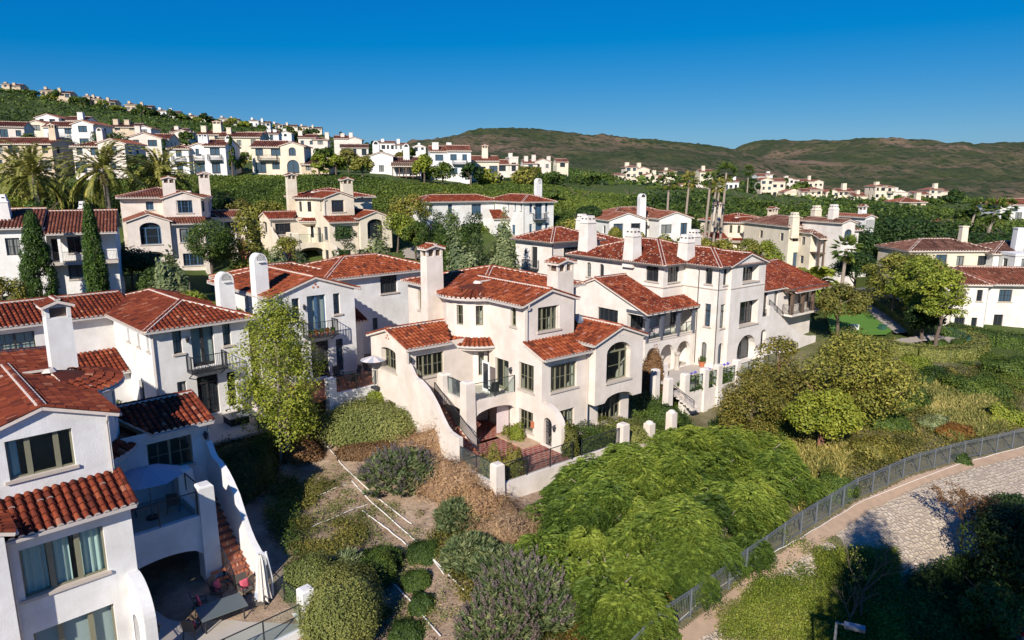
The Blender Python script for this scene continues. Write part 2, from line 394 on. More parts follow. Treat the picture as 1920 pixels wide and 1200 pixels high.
def ridge(mb, P, Q, H, w=.13, mortar=True):
    P, Q = Vector(P), Vector(Q); d = (Q-P); L = d.length
    if L < .05: return
    d.normalize(); a = d.cross(Vector((0, 0, 1))).normalized(); n = a.cross(d).normalized(); lod = H['lod']
    if mortar: mb.beam(P+n*.05, Q+n*.05, w*2.5, .10, 1)
    st = .4 if lod < 2 else 1.5; k = max(1, round(L/st)); st = L/k; seg = 5 if lod == 0 else 3
    for i in range(k):
        p0 = P+d*(i*st); p1 = P+d*((i+1)*st+.03); tn = min(1, max(0, random.gauss(.5, .2)))
        lo = [p0+a*cos(PI*j/seg)*w+n*(sin(PI*j/seg)*w*.8+.07) for j in range(seg+1)]
        hi = [p1+a*cos(PI*j/seg)*w*.85+n*(sin(PI*j/seg)*w*.7+.06) for j in range(seg+1)]
        mb.add([v[:] for v in lo+hi], [(q, q+1, seg+2+q, seg+1+q) for q in range(seg)]+[tuple(range(seg+1))[::-1]], 0, tn)
def roofobj(H, mb, parts=()):
    return mb.build('roof', [H['tm'], 'mortar', H['tm'], 'mortar'], H['root'])
def hip(H, x0, y0, x1, y1, z, sl=.3, oh=.4, gable='', gut=True, build=True, mb=None):
    """hip roof; sides named in gable (f r b l) end in a gable instead"""
    ov = lambda s: .12 if s in gable else oh
    X0, Y0, X1, Y1 = x0-ov('l'), y0-ov('f'), x1+ov('r'), y1+ov('b'); ze = z-sl*oh+.06; W_, D = X1-X0, Y1-Y0
    mb = mb or MB(); mo = H['mort']
    if W_ >= D or ('l' in gable and 'r' in gable) or (('l' in gable or 'r' in gable) and not ('f' in gable or 'b' in gable)):
        yc = (Y0+Y1)/2; h = D/2; zr = ze+sl*h; a = X0 if 'l' in gable else X0+h; b = X1 if 'r' in gable else X1-h
        if a > b: a = b = (a+b)/2
        tile_face(mb, [(X0, Y0, ze), (X1, Y0, ze), (b, yc, zr), (a, yc, zr)], H, mort=mo)
        tile_face(mb, [(X1, Y1, ze), (X0, Y1, ze), (a, yc, zr), (b, yc, zr)], H, mort=mo)
        ra, rb = (a, yc, zr), (b, yc, zr)
        if 'l' not in gable: tile_face(mb, [(X0, Y1, ze), (X0, Y0, ze), ra], H, mort=mo); ends = [((X0, Y0, ze), ra), ((X0, Y1, ze), ra)]
        else: ends = []; rake(mb, (X0, Y0, ze), ra, H); rake(mb, (X0, Y1, ze), ra, H)
        if 'r' not in gable: tile_face(mb, [(X1, Y0, ze), (X1, Y1, ze), rb], H, mort=mo); ends += [((X1, Y0, ze), rb), ((X1, Y1, ze), rb)]
        else: rake(mb, (X1, Y0, ze), rb, H); rake(mb, (X1, Y1, ze), rb, H)
    else:
        xc = (X0+X1)/2; h = W_/2; zr = ze+sl*h; a = Y0 if 'f' in gable else Y0+h; b = Y1 if 'b' in gable else Y1-h
        if a > b: a = b = (a+b)/2
        ra, rb = (xc, a, zr), (xc, b, zr)
        tile_face(mb, [(X0, Y1, ze), (X0, Y0, ze), ra, rb], H, mort=mo)
        tile_face(mb, [(X1, Y0, ze), (X1, Y1, ze), rb, ra], H, mort=mo); ends = []
        if 'f' not in gable: tile_face(mb, [(X0, Y0, ze), (X1, Y0, ze), ra], H, mort=mo); ends += [((X0, Y0, ze), ra), ((X1, Y0, ze), ra)]
        else: rake(mb, (X0, Y0, ze), ra, H); rake(mb, (X1, Y0, ze), ra, H)
        if 'b' not in gable: tile_face(mb, [(X1, Y1, ze), (X0, Y1, ze), rb], H, mort=mo); ends += [((X0, Y1, ze), rb), ((X1, Y1, ze), rb)]
        else: rake(mb, (X0, Y1, ze), rb, H); rake(mb, (X1, Y1, ze), rb, H)
    if ra != rb: ridge(mb, ra, rb, H)
    for p, q in ends: ridge(mb, p, q, H)
    g = MB()
    if gut and H['lod'] < 2:
        for s, P, Q in (('f', (X0, Y0-.05), (X1, Y0-.05)), ('b', (X0, Y1+.05), (X1, Y1+.05)), ('l', (X0-.05, Y0), (X0-.05, Y1)), ('r', (X1+.05, Y0), (X1+.05, Y1))):
            if s not in gable and (s in gut if isinstance(gut, str) else True):
                g.beam((P[0], P[1], ze-.08), (Q[0], Q[1], ze-.08), .12, .11)
    if build:
        o = roofobj(H, mb); g.build('gutter', H.get('gut', 'gutter'), o)
        return o
def rake(mb, P, Q, H):
    """row of tiles lying along a gable edge"""
    ridge(mb, (P[0], P[1], P[2]-.02), (Q[0], Q[1], Q[2]-.02), H, w=.11, mortar=False)
    mb.beam((P[0], P[1], P[2]-.06), (Q[0], Q[1], Q[2]-.06), .16, .12, 3)
def shed(H, P, rk=(), rd=(), gut=None):
    """single sloping roof; P corners: eave left, eave right, top right, top left"""
    mb = MB(); tile_face(mb, P, H, mort=H['mort'])
    for i, j in rk: rake(mb, P[i], P[j], H)
    for i, j in rd: ridge(mb, P[i], P[j], H)
    o = roofobj(H, mb)
    if gut and H['lod'] < 2:
        g = MB(); a, b = Vector(P[0]), Vector(P[1]); d = (b-a).normalized(); n = Vector((d.y, -d.x, 0))*.05
        g.beam(a+n-Vector((0, 0, .07)), b+n-Vector((0, 0, .07)), .12, .11); g.build('gutter', H.get('gut', 'gutter'), o)
    return o
def downpipe(H, x, y, z0, z1, off=(0, -.09)):
    mb = MB(); a, b = off
    mb.tube([(x+a*3.5, y+b*3.5, z1+.1), (x+a*3, y+b*3, z1-.08), (x+a, y+b, z1-.28), (x+a, y+b, z0)], .05, 6); mb.build('downpipe', H.get('gut', 'gutter'), H['root'])
def chimney(H, x, y, z0, z1, w, d, kind, par=None, taper=.88):
    """kind: house (little tiled roof), arch (rounded bell top with lattice), pot (tapered block with slots)"""
    mb = MB(); tw, td = w*taper, d*taper
    if kind == 'arch':
        mb.frustum(x, y, z0, z1, w, d, w*.97, d*.95)
        n = 12; r = w*.97/2; dd = d*.95/2; k = len(mb.v); ln = H['lod'] < 2
        fr_, bk = [], []
        for i in range(n+1): t = PI*i/n; fr_.append((x+r*cos(t), y-dd, z1+r*1.25*sin(t))); bk.append((x+r*cos(t), y+dd, z1+r*1.25*sin(t)))
        mb.add(fr_+bk, [(i, n+1+i, n+2+i, i+1) for i in range(n)]+[tuple(range(n+1)), tuple(range(n+1, 2*n+2))[::-1]])
        o = mb.build('chimney', H['wm'], H['root'])
        g = MB(); rr = r*.62; zc = z1+.12
        pts = [(x+rr*cos(PI*i/n), y-dd-.012, zc+rr*1.4*sin(PI*i/n)) for i in range(n+1)]
        g.add(pts, [tuple(range(n+1))[::-1]]); g.build('vent', 'dark', o)
        if ln:
            g = MB(); st = rr*2/5
            for i in range(9):
                for j in range(6):
                    cx = x-rr+st*(i*.5+.5); cz = zc+.05+j*.13+(.065 if i % 2 else 0)
                    q = ((cx-x)/rr)**2+((cz-zc)/(rr*1.4))**2
                    if q < .8: g.tube([(cx+.055*cos(2*PI*t/6), y-dd-.03, cz+.055*sin(2*PI*t/6)) for t in range(7)], .014, 4, cap=False)
            g.build('lattice', H['wm'], o)
            g = MB(); g.beam((x-rr*.8, y-dd-.08, z1-.02), (x+rr*.8, y-dd-.08, z1-.02), .14, .05); g.build('ledge', H['wm'], o)
        return o
    mb.frustum(x, y, z0, z1, w, d, tw, td)
    if kind == 'pot':
        mb.frustum(x, y, z1, z1+.12, tw+.14, td+.14, tw+.1, td+.1); mb.frustum(x, y, z1+.12, z1+.75, tw*.92, td*.92, tw*.75, td*.75)
        o = mb.build('chimney', H['wm'], H['root']); g = MB()
        for sx in (-.22, .22): g.box(x+sx*tw-.11, y-td*.46-.02, z1+.42, x+sx*tw+.11, y-td*.36, z1+.50); g.box(x-tw*.46-.02, y+sx*td-.1, z1+.42, x-tw*.36, y+sx*td+.1, z1+.5)
        g.build('vent', 'dark', o); return o
    if kind == 'plain':
        mb.frustum(x, y, z1, z1+.15, tw+.16, td+.16, tw+.16, td+.16); return mb.build('chimney', H['wm'], H['root'])
    if kind == 'house':
        pw = .16; hh = .52; a, b = tw/2-.08, td/2-.08
        mb.frustum(x, y, z1, z1+.06, tw-.04, td-.04, tw-.04, td-.04)
        for sx in (-1, 0, 1):
            for sy in (-1, 1):
                if sx == 0 and tw < 1.1: continue
                mb.box(x+sx*a-pw/2, y+sy*b-pw/2, z1+.05, x+sx*a+pw/2, y+sy*b+pw/2, z1+hh)
        mb.box(x-a-.08, y-b-.08, z1+hh, x+a+.08, y+b+.08, z1+hh+.1)
        o = mb.build('chimney', H['wm'], H['root'])
        g = MB(); g.box(x-a+.1, y-b+.1, z1+.05, x+a-.1, y+b-.1, z1+hh); g.build('flue', 'frame_brown', o)
        r = MB(); e = .25; X0, X1, Y0, Y1 = x-a-e, x+a+e, y-b-e, y+b+e; zz = z1+hh+.1; zt = zz+.25
        lod = H['lod']; H2 = dict(H, lod=max(1, lod))
        tile_face(r, [(X0, Y1, zz), (X0, Y0, zz), (x, Y0, zt), (x, Y1, zt)], H2, L=.35, mort=.1)
        tile_face(r, [(X1, Y0, zz), (X1, Y1, zz), (x, Y1, zt), (x, Y0, zt)], H2, L=.35, mort=.1)
        r.add([(X0+.1, Y0+.1, zz), (X1-.1, Y0+.1, zz), (x, Y0+.1, zt-.03)], [(0, 1, 2)], 1)
        ridge(r, (x, Y0, zt), (x, Y1, zt), H2, w=.1)
        r.build('chimney_cap', [H['tm'], 'mortar', H['tm'], 'mortar'], o); return o
def railing(H, pts, h=1.0, mat='iron', sp=.12, parent=None, name='railing', bow=0):
    mb = MB()
    for P, Q in zip(pts[:-1], pts[1:]):
        P, Q = Vector(P), Vector(Q); L = (Q-P).length; z = Vector((0, 0, h)); up = Vector((0, 0, .1))
        mb.beam(P+z, Q+z, .045, .04); mb.beam(P+up, Q+up, .03, .03)
        n = max(1, round(L/sp))
        for i in range(n+1):
            q = P.lerp(Q, i/n); w = .045 if i in (0, n) else .018
            mb.beam(q if i in (0, n) else q+up, q+z, w, w)
    return mb.build(name, mat, parent or H['root'])
def glassguard(H, pts, h=1.05, parent=None, npost=1.6):
    mb = MB(); g = MB()
    for P, Q in zip(pts[:-1], pts[1:]):
        P, Q = Vector(P), Vector(Q); L = (Q-P).length; z = Vector((0, 0, h)); n = max(1, round(L/npost))
        for i in range(n+1): q = P.lerp(Q, i/n); mb.beam(q, q+z, .05, .05)
        mb.beam(P+z, Q+z, .045, .035); up = Vector((0, 0, .05)); g.poly([P+up, Q+up, Q+z, P+z])
    o = mb.build('glass_guard', 'iron', parent or H['root']); g.build('pane', 'glass_guard', o); return o
def sconce(H, x, y, z, off=(0, -.14)):
    mb = MB(); X, Y = x+off[0], y+off[1]
    mb.beam((x, y, z+.22), (X, Y, z+.22), .04, .04); mb.disc_prism(X, Y, z-.16, z+.1, .07, 6, 0, .12); mb.disc_prism(X, Y, z+.1, z+.24, .15, 6, 0, .03)
    return mb.build('wall_lamp', 'iron', H['root'])
def balcony(H, x0, x1, y, z, dep=.9, mat='iron', floor='iron'):
    mb = MB(); mb.box(x0, y-dep, z-.12, x1, y-.001, z)
    for x in (x0+.1, x1-.1): mb.beam((x, y-.01, z-.55), (x, y-dep*.8, z-.13), .05, .05)
    o = mb.build('balcony', floor, H['root'])
    railing(H, [(x0+.03, y-.02, z), (x0+.03, y-dep+.03, z), (x1-.03, y-dep+.03, z), (x1-.03, y-.02, z)], 1.0, mat, parent=o); return o
# ---------------- terrain: thin plate surface through surveyed ground points, in polar coordinates
def _pz(x, y, z): p = atz(x, y, z); return (p.x, p.y, z)
def _pc(x, y, Zc): p = atc(x, y, Zc); return (p.x, p.y, p.z)
TP = [_pz(740, 1190, -19.6), _pz(850, 1190, -19.0), _pz(700, 1000, -18.5), _pz(620, 860, -17.4), _pz(560, 900, -18.1), _pz(800, 900, -17.6), _pz(700, 1100, -19.2),
      _pz(940, 930, -17.6), _pz(1180, 850, -17.5), _pz(1290, 778, -19.1), _pz(1345, 752, -19.0), _pz(1250, 800, -18.7), _pz(1250, 1000, -18.5), _pz(1100, 1150, -18.9), _pz(1000, 1000, -18.3), _pz(1350, 900, -18.6),
      _pz(1230, 1190, -18.4), _pz(1500, 1010, -18.4), _pz(1700, 880, -18.3), _pz(1900, 810, -18.3), _pz(1600, 1000, -19.0), _pz(1800, 950, -19.4), _pz(1700, 1100, -20.6),
      _pz(1900, 1190, -22), _pz(1500, 1190, -20.0), _pz(1350, 1190, -19), _pz(1500, 830, -18.4), _pz(1700, 780, -18.1), _pz(1850, 760, -18.0), _pz(1650, 700, -17.5),
      _pz(1790, 660, -17.1), _pz(1900, 640, -17.0), _pz(1610, 600, -16.5), _pz(1650, 550, -15.8), _pz(1480, 650, -17.2), _pz(1400, 700, -17.8),
      (-15, 25, -19.2), (-25, 22, -19.5), (-8, 25, -19.3), (-20, 33, -18.7), (-12, 35, -18.2), (-30, 35, -18.0), (-7, 30, -18.6),
      (1.9, 41.6, -17.2), (6, 47, -17.0), (-2, 50, -16.6), (5, 58, -16.5), (-22, 41, -16.0), (-18, 44, -15.9), (-28, 52, -15.0), (-16, 45.5, -14.9), (-11, 49, -14.9), (-8, 55, -15.2), (-14, 62, -14.5),
      _pz(660, 765, -15.7), _pz(560, 760, -15.4), (20, 61, -17.1), (24, 64, -17.0), (30, 72, -16.5), (15, 66, -16.8), (4, 72, -15.2), (40, 85, -15.8), (55, 80, -15.8),
      (-25, 92, -11.5), (-40, 89, -11.4), (-60, 85, -11), (-20, 80, -13), (-45, 70, -10.9), (-10, 95, -11.6), (-37, 60, -12.6), (-55, 62, -10.6), (-44, 62, -10.6), (-33, 56, -14),
      (2, 113, -10.2), (-8, 108, -10.5), (15, 100, -11.5), (25, 105, -12.5), (44, 118, -16.3), (30, 120, -13.5), (60, 120, -15), (80, 118, -14.5),
      _pc(300, 380, 112), _pc(600, 385, 112), _pc(80, 385, 110), _pc(450, 345, 128), _pc(700, 348, 130), _pc(180, 345, 125), _pc(20, 345, 120), _pc(380, 327, 136), _pc(550, 327, 140), _pc(100, 330, 135), _pc(760, 333, 150),
      _pc(900, 350, 150), _pc(1000, 350, 150), _pc(950, 390, 125), _pc(1100, 370, 150), _pc(1200, 405, 130), _pc(1120, 430, 110), _pc(1300, 410, 135), _pc(1450, 405, 150), _pc(1600, 430, 145), _pc(1750, 450, 135), _pc(1900, 460, 130),
      _pc(1700, 385, 300), _pc(1850, 410, 230), _pc(1550, 385, 280), _pc(1300, 372, 270), _pc(1200, 352, 320), _pc(1500, 380, 340), _pc(1400, 350, 400), _pc(1640, 388, 330), _pc(1780, 378, 380),
      _pc(60, 300, 170), _pc(200, 285, 175), _pc(60, 235, 240), _pc(100, 190, 330), _pc(0, 168, 335), _pc(200, 205, 345), _pc(300, 222, 370), _pc(430, 236, 440), _pc(530, 244, 520), _pc(600, 252, 600), _pc(300, 260, 240), _pc(430, 290, 190), _pc(450, 265, 260), _pc(560, 295, 260),
      _pc(640, 322, 190), _pc(700, 300, 330), _pc(640, 275, 480), _pc(800, 325, 200), _pc(850, 335, 190), _pc(900, 315, 330), _pc(1000, 325, 330), _pc(1060, 335, 230), _pc(790, 292, 560), _pc(900, 300, 600),
      _pc(720, 285, 620), _pc(1050, 318, 480), _pc(1150, 330, 520), _pc(1350, 345, 560), _pc(1500, 362, 560), _pc(1650, 368, 600), _pc(1850, 385, 600), _pc(1920, 395, 600),
      _pc(830, 262, 1200), _pc(900, 252, 1300), _pc(1000, 251, 1350), _pc(1150, 262, 1350), _pc(1330, 283, 1350), _pc(900, 285, 850), _pc(1050, 295, 850), _pc(1200, 300, 850), _pc(1350, 320, 850), _pc(1500, 345, 850), _pc(1700, 350, 850),
      _pc(1400, 276, 2300), _pc(1500, 270, 2300), _pc(1600, 266, 2300), _pc(1700, 270, 2300), _pc(1800, 278, 2200), _pc(1860, 276, 2300), _pc(1920, 280, 2300), _pc(1500, 300, 1700), _pc(1650, 305, 1500), _pc(1800, 315, 1400), _pc(1450, 310, 1300), _pc(1900, 335, 1200), _pc(760, 268, 1100), _pc(1700, 330, 1150)]
def _bey(x, y, Zc, dt=.03): p = _pc(x, y, Zc); d = math.hypot(p[0], p[1]); return (p[0]*1.5, p[1]*1.5, p[2]*1.5-dt*d)
for q in ((0, 168, 335), (100, 190, 330), (200, 205, 345), (300, 222, 370), (430, 236, 440), (530, 244, 520), (600, 252, 600), (700, 275, 700), (-300, 150, 350)): TP.append(_bey(*q, .045))
for q in ((830, 262, 1200), (1000, 251, 1350), (1150, 262, 1350), (1330, 283, 1350), (1500, 270, 2300), (1700, 270, 2300), (1920, 280, 2300), (2200, 285, 2300)): TP.append(_bey(*q, .07))
for a in range(-75, 80, 15): TP.append((3500*sin(R(a)), 3500*cos(R(a)), 20)); 
for a, d, z in ((-75, 30, -19), (-75, 100, -12), (-75, 250, 5), (-75, 600, 30), (75, 30, -22), (75, 100, -16), (75, 300, -12), (75, 800, 10), (50, 60, -18.5), (50, 150, -14), (50, 350, -14), (50, 900, 0), (-50, 60, -15), (-50, 160, 4),
               (-60, 10, -21), (-20, 10, -22), (20, 12, -23), (60, 12, -24), (0, 20, -20.3), (-60, 20, -20), (60, 22, -22), (35, 22, -22.5), (-50, 320, 42), (-75, 1500, 0), (-40, 1500, 10), (75, 1800, 60), (50, 2200, 95)):
    TP.append((d*sin(R(a)), d*cos(R(a)), z))
_cp = np.array(TP); _d = np.hypot(_cp[:, 0], _cp[:, 1])
_uv = np.stack([np.degrees(np.arctan2(_cp[:, 0], _cp[:, 1]))/14., np.log(_d)*1.6], 1); _w = _cp[:, 2]/_d
def _phi(r2): return .5*r2*np.log(r2+1e-12)
def _solve(lam=.004):
    n = len(_uv); A = np.zeros((n+3, n+3)); r2 = ((_uv[:, None]-_uv[None])**2).sum(2)
    A[:n, :n] = _phi(r2)+np.eye(n)*lam; A[:n, n] = 1; A[:n, n+1:] = _uv; A[n, :n] = 1; A[n+1:, :n] = _uv.T
    return np.linalg.solve(A, np.concatenate([_w, [0, 0, 0]]))
_co = _solve()
def ground_np(X, Y):
    X = np.asarray(X, float); Y = np.asarray(Y, float); sh = X.shape; X = X.ravel(); Y = Y.ravel()
    d = np.maximum(np.hypot(X, Y), 6.); u = np.degrees(np.arctan2(X, Y))/14.; v = np.log(d)*1.6; out = np.zeros(len(X))
    for i in range(0, len(X), 20000):
        r2 = (u[i:i+20000, None]-_uv[None, :, 0])**2+(v[i:i+20000, None]-_uv[None, :, 1])**2
        out[i:i+20000] = _phi(r2)@_co[:-3]
    return ((out+_co[-3]+_co[-2]*u+_co[-1]*v)*d).reshape(sh)
def gz(x, y): return float(ground_np([x], [y])[0])
def hit(x, y, d0=12., d1=3200.):
    """where the sight line through photo pixel (x, y) first meets the ground"""
    r = ray(x, y); h = math.hypot(r.x, r.y); t = np.exp(np.linspace(math.log(d0), math.log(d1), 500))
    z = ground_np(r.x/h*t, r.y/h*t); dz = r.z/h*t-z; k = np.where(dz < 0)[0]
    if len(k) == 0: k = [499]
    k = k[0]; k0 = max(k-1, 0); a, b = dz[k0], dz[k]; f = a/(a-b) if a != b else 0; tt = t[k0]+(t[k]-t[k0])*min(1, max(0, f))
    return Vector((r.x/h*tt, r.y/h*tt, r.z/h*tt))
# ---------------- ground
def inpoly(X, Y, P):
    X = np.asarray(X); Y = np.asarray(Y); r = np.zeros(X.shape, bool); n = len(P); j = n-1
    for i in range(n):
        xi, yi, xj, yj = P[i][0], P[i][1], P[j][0], P[j][1]
        if yi != yj:
            c = ((yi > Y) != (yj > Y)) & (X < (xj-xi)*(Y-yi)/(yj-yi)+xi); r ^= c
        j = i
    return r
def pxpoly(pts): return [hit(x, y)[:2] for x, y in pts]
def smooth(x, a, b): t = np.clip((x-a)/(b-a), 0, 1); return t*t*(3-2*t)
def fastmesh(name, V, Fq, mats, parent=None, tint=None, mi=None, smoothf=False, nv=4):
    V = np.asarray(V, np.float32); Fq = np.asarray(Fq, np.int32); nf = len(Fq)
    me = bpy.data.meshes.new(name); me.vertices.add(len(V)); me.vertices.foreach_set('co', V.ravel())
    me.loops.add(nf*nv); me.loops.foreach_set('vertex_index', Fq.ravel()); me.polygons.add(nf)
    me.polygons.foreach_set('loop_start', np.arange(nf, dtype=np.int32)*nv)
    if smoothf: me.polygons.foreach_set('use_smooth', np.ones(nf, bool))
    if isinstance(mats, str): mats = [mats]
    for m in mats: me.materials.append(MAT[m])
    if mi is not None: me.polygons.foreach_set('material_index', np.asarray(mi, np.int32))
    me.update(calc_edges=True)
    if tint is not None: at = me.attributes.new('tint', 'FLOAT', 'FACE'); at.data.foreach_set('value', np.asarray(tint, np.float32))
    o = bpy.data.objects.new(name, me); C.objects.link(o)
    if parent: o.parent = parent
    return o
AZ = np.concatenate([np.linspace(-80, -46, 35)[:-1], np.linspace(-46, 46, 420), np.linspace(46, 80, 35)[1:]]); DD = np.exp(np.linspace(math.log(8), math.log(3600), 330))
A_, D_ = np.meshgrid(np.radians(AZ), DD); X_ = np.sin(A_)*D_; Y_ = np.cos(A_)*D_; Z_ = ground_np(X_, Y_)
_f = smooth(D_, 600, 1000)
def rid(x, y, s, o=5):
    v = 0; a = 1
    for k in range(o): v += a*(1-abs(noise.noise(Vector((x/s, y/s, 3.1+k)))*2)); a *= .5; s *= .5
    return v
_nz = np.array([rid(x, y, 330)-1.0 if f > 0 else 0. for x, y, f in zip(X_.ravel(), Y_.ravel(), _f.ravel())]).reshape(X_.shape)
_n2 = np.array([noise.fractal(Vector((x/6, y/6, 0)), 1, 2, 4) for x, y in zip(X_.ravel(), Y_.ravel())]).reshape(X_.shape)
Z_ = Z_+_f*_nz*16*np.clip(D_/1300, .5, 1.3)+_n2*np.where(D_ < 90, .10, .10+np.clip((D_-90)/100, 0, 6)*.35)
nr, nc = X_.shape; idx = np.arange(nr*nc).reshape(nr, nc)
Fq = np.stack([idx[:-1, :-1], idx[:-1, 1:], idx[1:, 1:], idx[1:, :-1]], -1).reshape(-1, 4)
m, t, b = nodes('terrain'); b.inputs['Roughness'].default_value = .95; b.inputs['Specular IOR Level'].default_value = .1
za = N(t, 'ShaderNodeAttribute'); za.attribute_name = 'zone'; sep = N(t, 'ShaderNodeSeparateColor'); t.links.new(za.outputs['Color'], sep.inputs[0])
dirt = mixc(t, ramp(t, noisen(t, .8, 6, .65), [(.35, (0, 0, 0)), (.65, (1, 1, 1))]), (.26, .18, .12), (.46, .34, .245))
dirt = mixc(t, ramp(t, noisen(t, 9, 4, .7), [(.5, (0, 0, 0)), (.72, (.6, .6, .6))]), dirt, (.12, .08, .05))
grn = mixc(t, noisen(t, .25, 6, .7), (.045, .07, .018), (.10, .13, .035))
ch = ramp(t, noisen(t, .0055, 8, .62), [(.44, (0, 0, 0)), (.54, (.5, .5, .5)), (.64, (1, 1, 1))])
vor = N(t, 'ShaderNodeTexVoronoi'); vor.inputs['Scale'].default_value = .045; t.links.new(objpos(t), vor.inputs['Vector'])
vo2 = N(t, 'ShaderNodeTexVoronoi'); vo2.inputs['Scale'].default_value = .12; t.links.new(objpos(t), vo2.inputs['Vector'])
vd = ramp(t, vor.outputs['Distance'], [(.25, (1, 1, 1)), (.5, (0, 0, 0))]); vd2 = ramp(t, vo2.outputs['Distance'], [(.2, (.8, .8, .8)), (.42, (0, 0, 0))])
soil = mixc(t, noisen(t, .02, 6, .7), (.14, .098, .062), (.26, .175, .115)); veg = mixc(t, noisen(t, .06, 6, .75), (.032, .046, .02), (.088, .10, .038))
hill = mixc(t, ch, veg, soil); hill = mixc(t, vd, hill, (.035, .052, .02)); hill = mixc(t, vd2, hill, (.03, .046, .018))
scr = ramp(t, noisen(t, .0022, 4, .5), [(.62, (0, 0, 0)), (.70, (1, 1, 1))]); hill = mixc(t, scr, hill, (.25, .165, .11))
c = mixc(t, sep.outputs[0], dirt, grn); c = mixc(t, sep.outputs[1], c, hill); t.links.new(c, b.inputs['Base Color'])
h1 = noisen(t, 1.2, 8, .75); h2 = noisen(t, .035, 8, .7); mm = N(t, 'ShaderNodeMath', operation='MULTIPLY'); t.links.new(h2, mm.inputs[0]); t.links.new(sep.outputs[1], mm.inputs[1])
m2 = N(t, 'ShaderNodeMath', operation='MULTIPLY_ADD'); t.links.new(mm.outputs[0], m2.inputs[0]); m2.inputs[1].default_value = 40.; t.links.new(h1, m2.inputs[2]); bump(t, b, m2.outputs[0], .7, .35)
gr = fastmesh('ground', np.stack([X_, Y_, Z_], -1).reshape(-1, 3), Fq, 'terrain', smoothf=True); gr['kind'] = 'structure'
zone = np.zeros((nr*nc, 4), np.float32); zone[:, 3] = 1
zone[:, 0] = smooth(D_.ravel()+_n2.ravel()*6, 62, 85); zone[:, 1] = smooth(D_.ravel()+_n2.ravel()*60, 520, 800)
zone[:, 0] = np.maximum(zone[:, 0], ((np.degrees(A_.ravel()) > 3)*.6)); zone[:, 0] = np.maximum(zone[:, 0], (D_.ravel() > 47)*(np.degrees(A_.ravel()) > -8)*.5)
ca = gr.data.color_attributes.new('zone', 'FLOAT_COLOR', 'POINT'); ca.data.foreach_set('color', zone.ravel())
def drape(name, P, res, off, mat, kind='structure', thick=0.):
    xs = [p[0] for p in P]; ys = [p[1] for p in P]; gx = np.arange(min(xs), max(xs)+res, res); gy = np.arange(min(ys), max(ys)+res, res)
    X, Y = np.meshgrid(gx, gy); Z = ground_np(X, Y)+off
    cx = (X[:-1, :-1]+X[1:, 1:])/2; cy = (Y[:-1, :-1]+Y[1:, 1:])/2; ok = inpoly(cx, cy, P)
    i = np.arange(X.size).reshape(X.shape); Fq = np.stack([i[:-1, :-1], i[:-1, 1:], i[1:, 1:], i[1:, :-1]], -1)[ok]
    o = fastmesh(name, np.stack([X, Y, Z], -1).reshape(-1, 3), Fq.reshape(-1, 4), mat, smoothf=True)
    if kind: o['kind'] = kind
    return o
m, t, b = nodes('block_paving'); b.inputs['Roughness'].default_value = .95
mp = N(t, 'ShaderNodeMapping'); mp.inputs['Rotation'].default_value = (0, 0, R(-28)); mp.inputs['Scale'].default_value = (3.9, 4.7, .01); t.links.new(objpos(t), mp.inputs[0])
ve = N(t, 'ShaderNodeTexVoronoi', feature='DISTANCE_TO_EDGE'); vc = N(t, 'ShaderNodeTexVoronoi')
for q in (ve, vc): q.inputs['Scale'].default_value = 1.; q.inputs['Randomness'].default_value = .42; t.links.new(mp.outputs[0], q.inputs['Vector'])
jn = ramp(t, ve.outputs['Distance'], [(.03, (0, 0, 0)), (.12, (1, 1, 1))]); sp = N(t, 'ShaderNodeSeparateColor'); t.links.new(vc.outputs['Color'], sp.inputs[0])
c = mixc(t, sp.outputs[0], (.60, .50, .375), (.50, .41, .31)); c = mixc(t, jn, (.34, .27, .195), c)
c = mixc(t, ramp(t, noisen(t, .45, 6, .7), [(.42, (0, 0, 0)), (.68, (.8, .8, .8))]), c, (.42, .335, .245)); t.links.new(c, b.inputs['Base Color'])
bump(t, b, jn, .8, .06)
FEN = [(1150, 1290), (1215, 1222), (1305, 1150), (1400, 1074), (1500, 1003), (1600, 938), (1700, 893), (1800, 863), (1930, 833), (2060, 815)]   # foot of the fence, photo pixels
FW = [Vector(hit(*p)) for p in FEN]
def off_line(P, d):   # shift a polyline sideways (towards the camera)
    out = []
    for i, p in enumerate(P):
        a = P[max(0, i-1)]; c = P[min(len(P)-1, i+1)]; t_ = Vector((c[0]-a[0], c[1]-a[1], 0)).normalized(); out.append((p[0]+t_.y*d, p[1]-t_.x*d))
    return out
pav = off_line(FW, .25)+[(45, 22), (24, 14), (8, 14)]
drape('slope_paving', pav, .25, .05, 'block_paving')
plain('dirt_strip', (.42, .29, .19), .95, var=.3, scale=2, bmp=.4)
drape('dirt_verge', off_line(FW, .22)+off_line(FW, .95)[::-1], .12, .085, 'dirt_strip')
m, t, b = nodes('lawn'); c = mixc(t, noisen(t, 1.5, 5, .6), (.06, .16, .015), (.11, .24, .025)); t.links.new(c, b.inputs['Base Color']); b.inputs['Roughness'].default_value = .9; bump(t, b, noisen(t, 25, 3), .6, .03)
drape('lawn', pxpoly([(1545, 590), (1590, 560), (1625, 570), (1680, 620), (1660, 632), (1560, 630)]), .3, .28, 'lawn')
drape('path', pxpoly([(1598, 562), (1612, 556), (1650, 585), (1705, 628), (1680, 630), (1640, 600)]), .25, .33, 'path')
drape('path', pxpoly([(1650, 645), (1740, 632), (1800, 640), (1822, 655), (1800, 664), (1760, 660), (1790, 650), (1740, 643), (1700, 650), (1670, 656)]), .25, .3, 'path')
drape('road', pxpoly([(1600, 545), (1660, 535), (1760, 560), (1750, 585), (1660, 560), (1610, 556)]), .4, .3, 'asphalt')
drape('road', pxpoly([(755, 470), (800, 462), (830, 480), (800, 490), (760, 486)]), .4, .2, 'path')
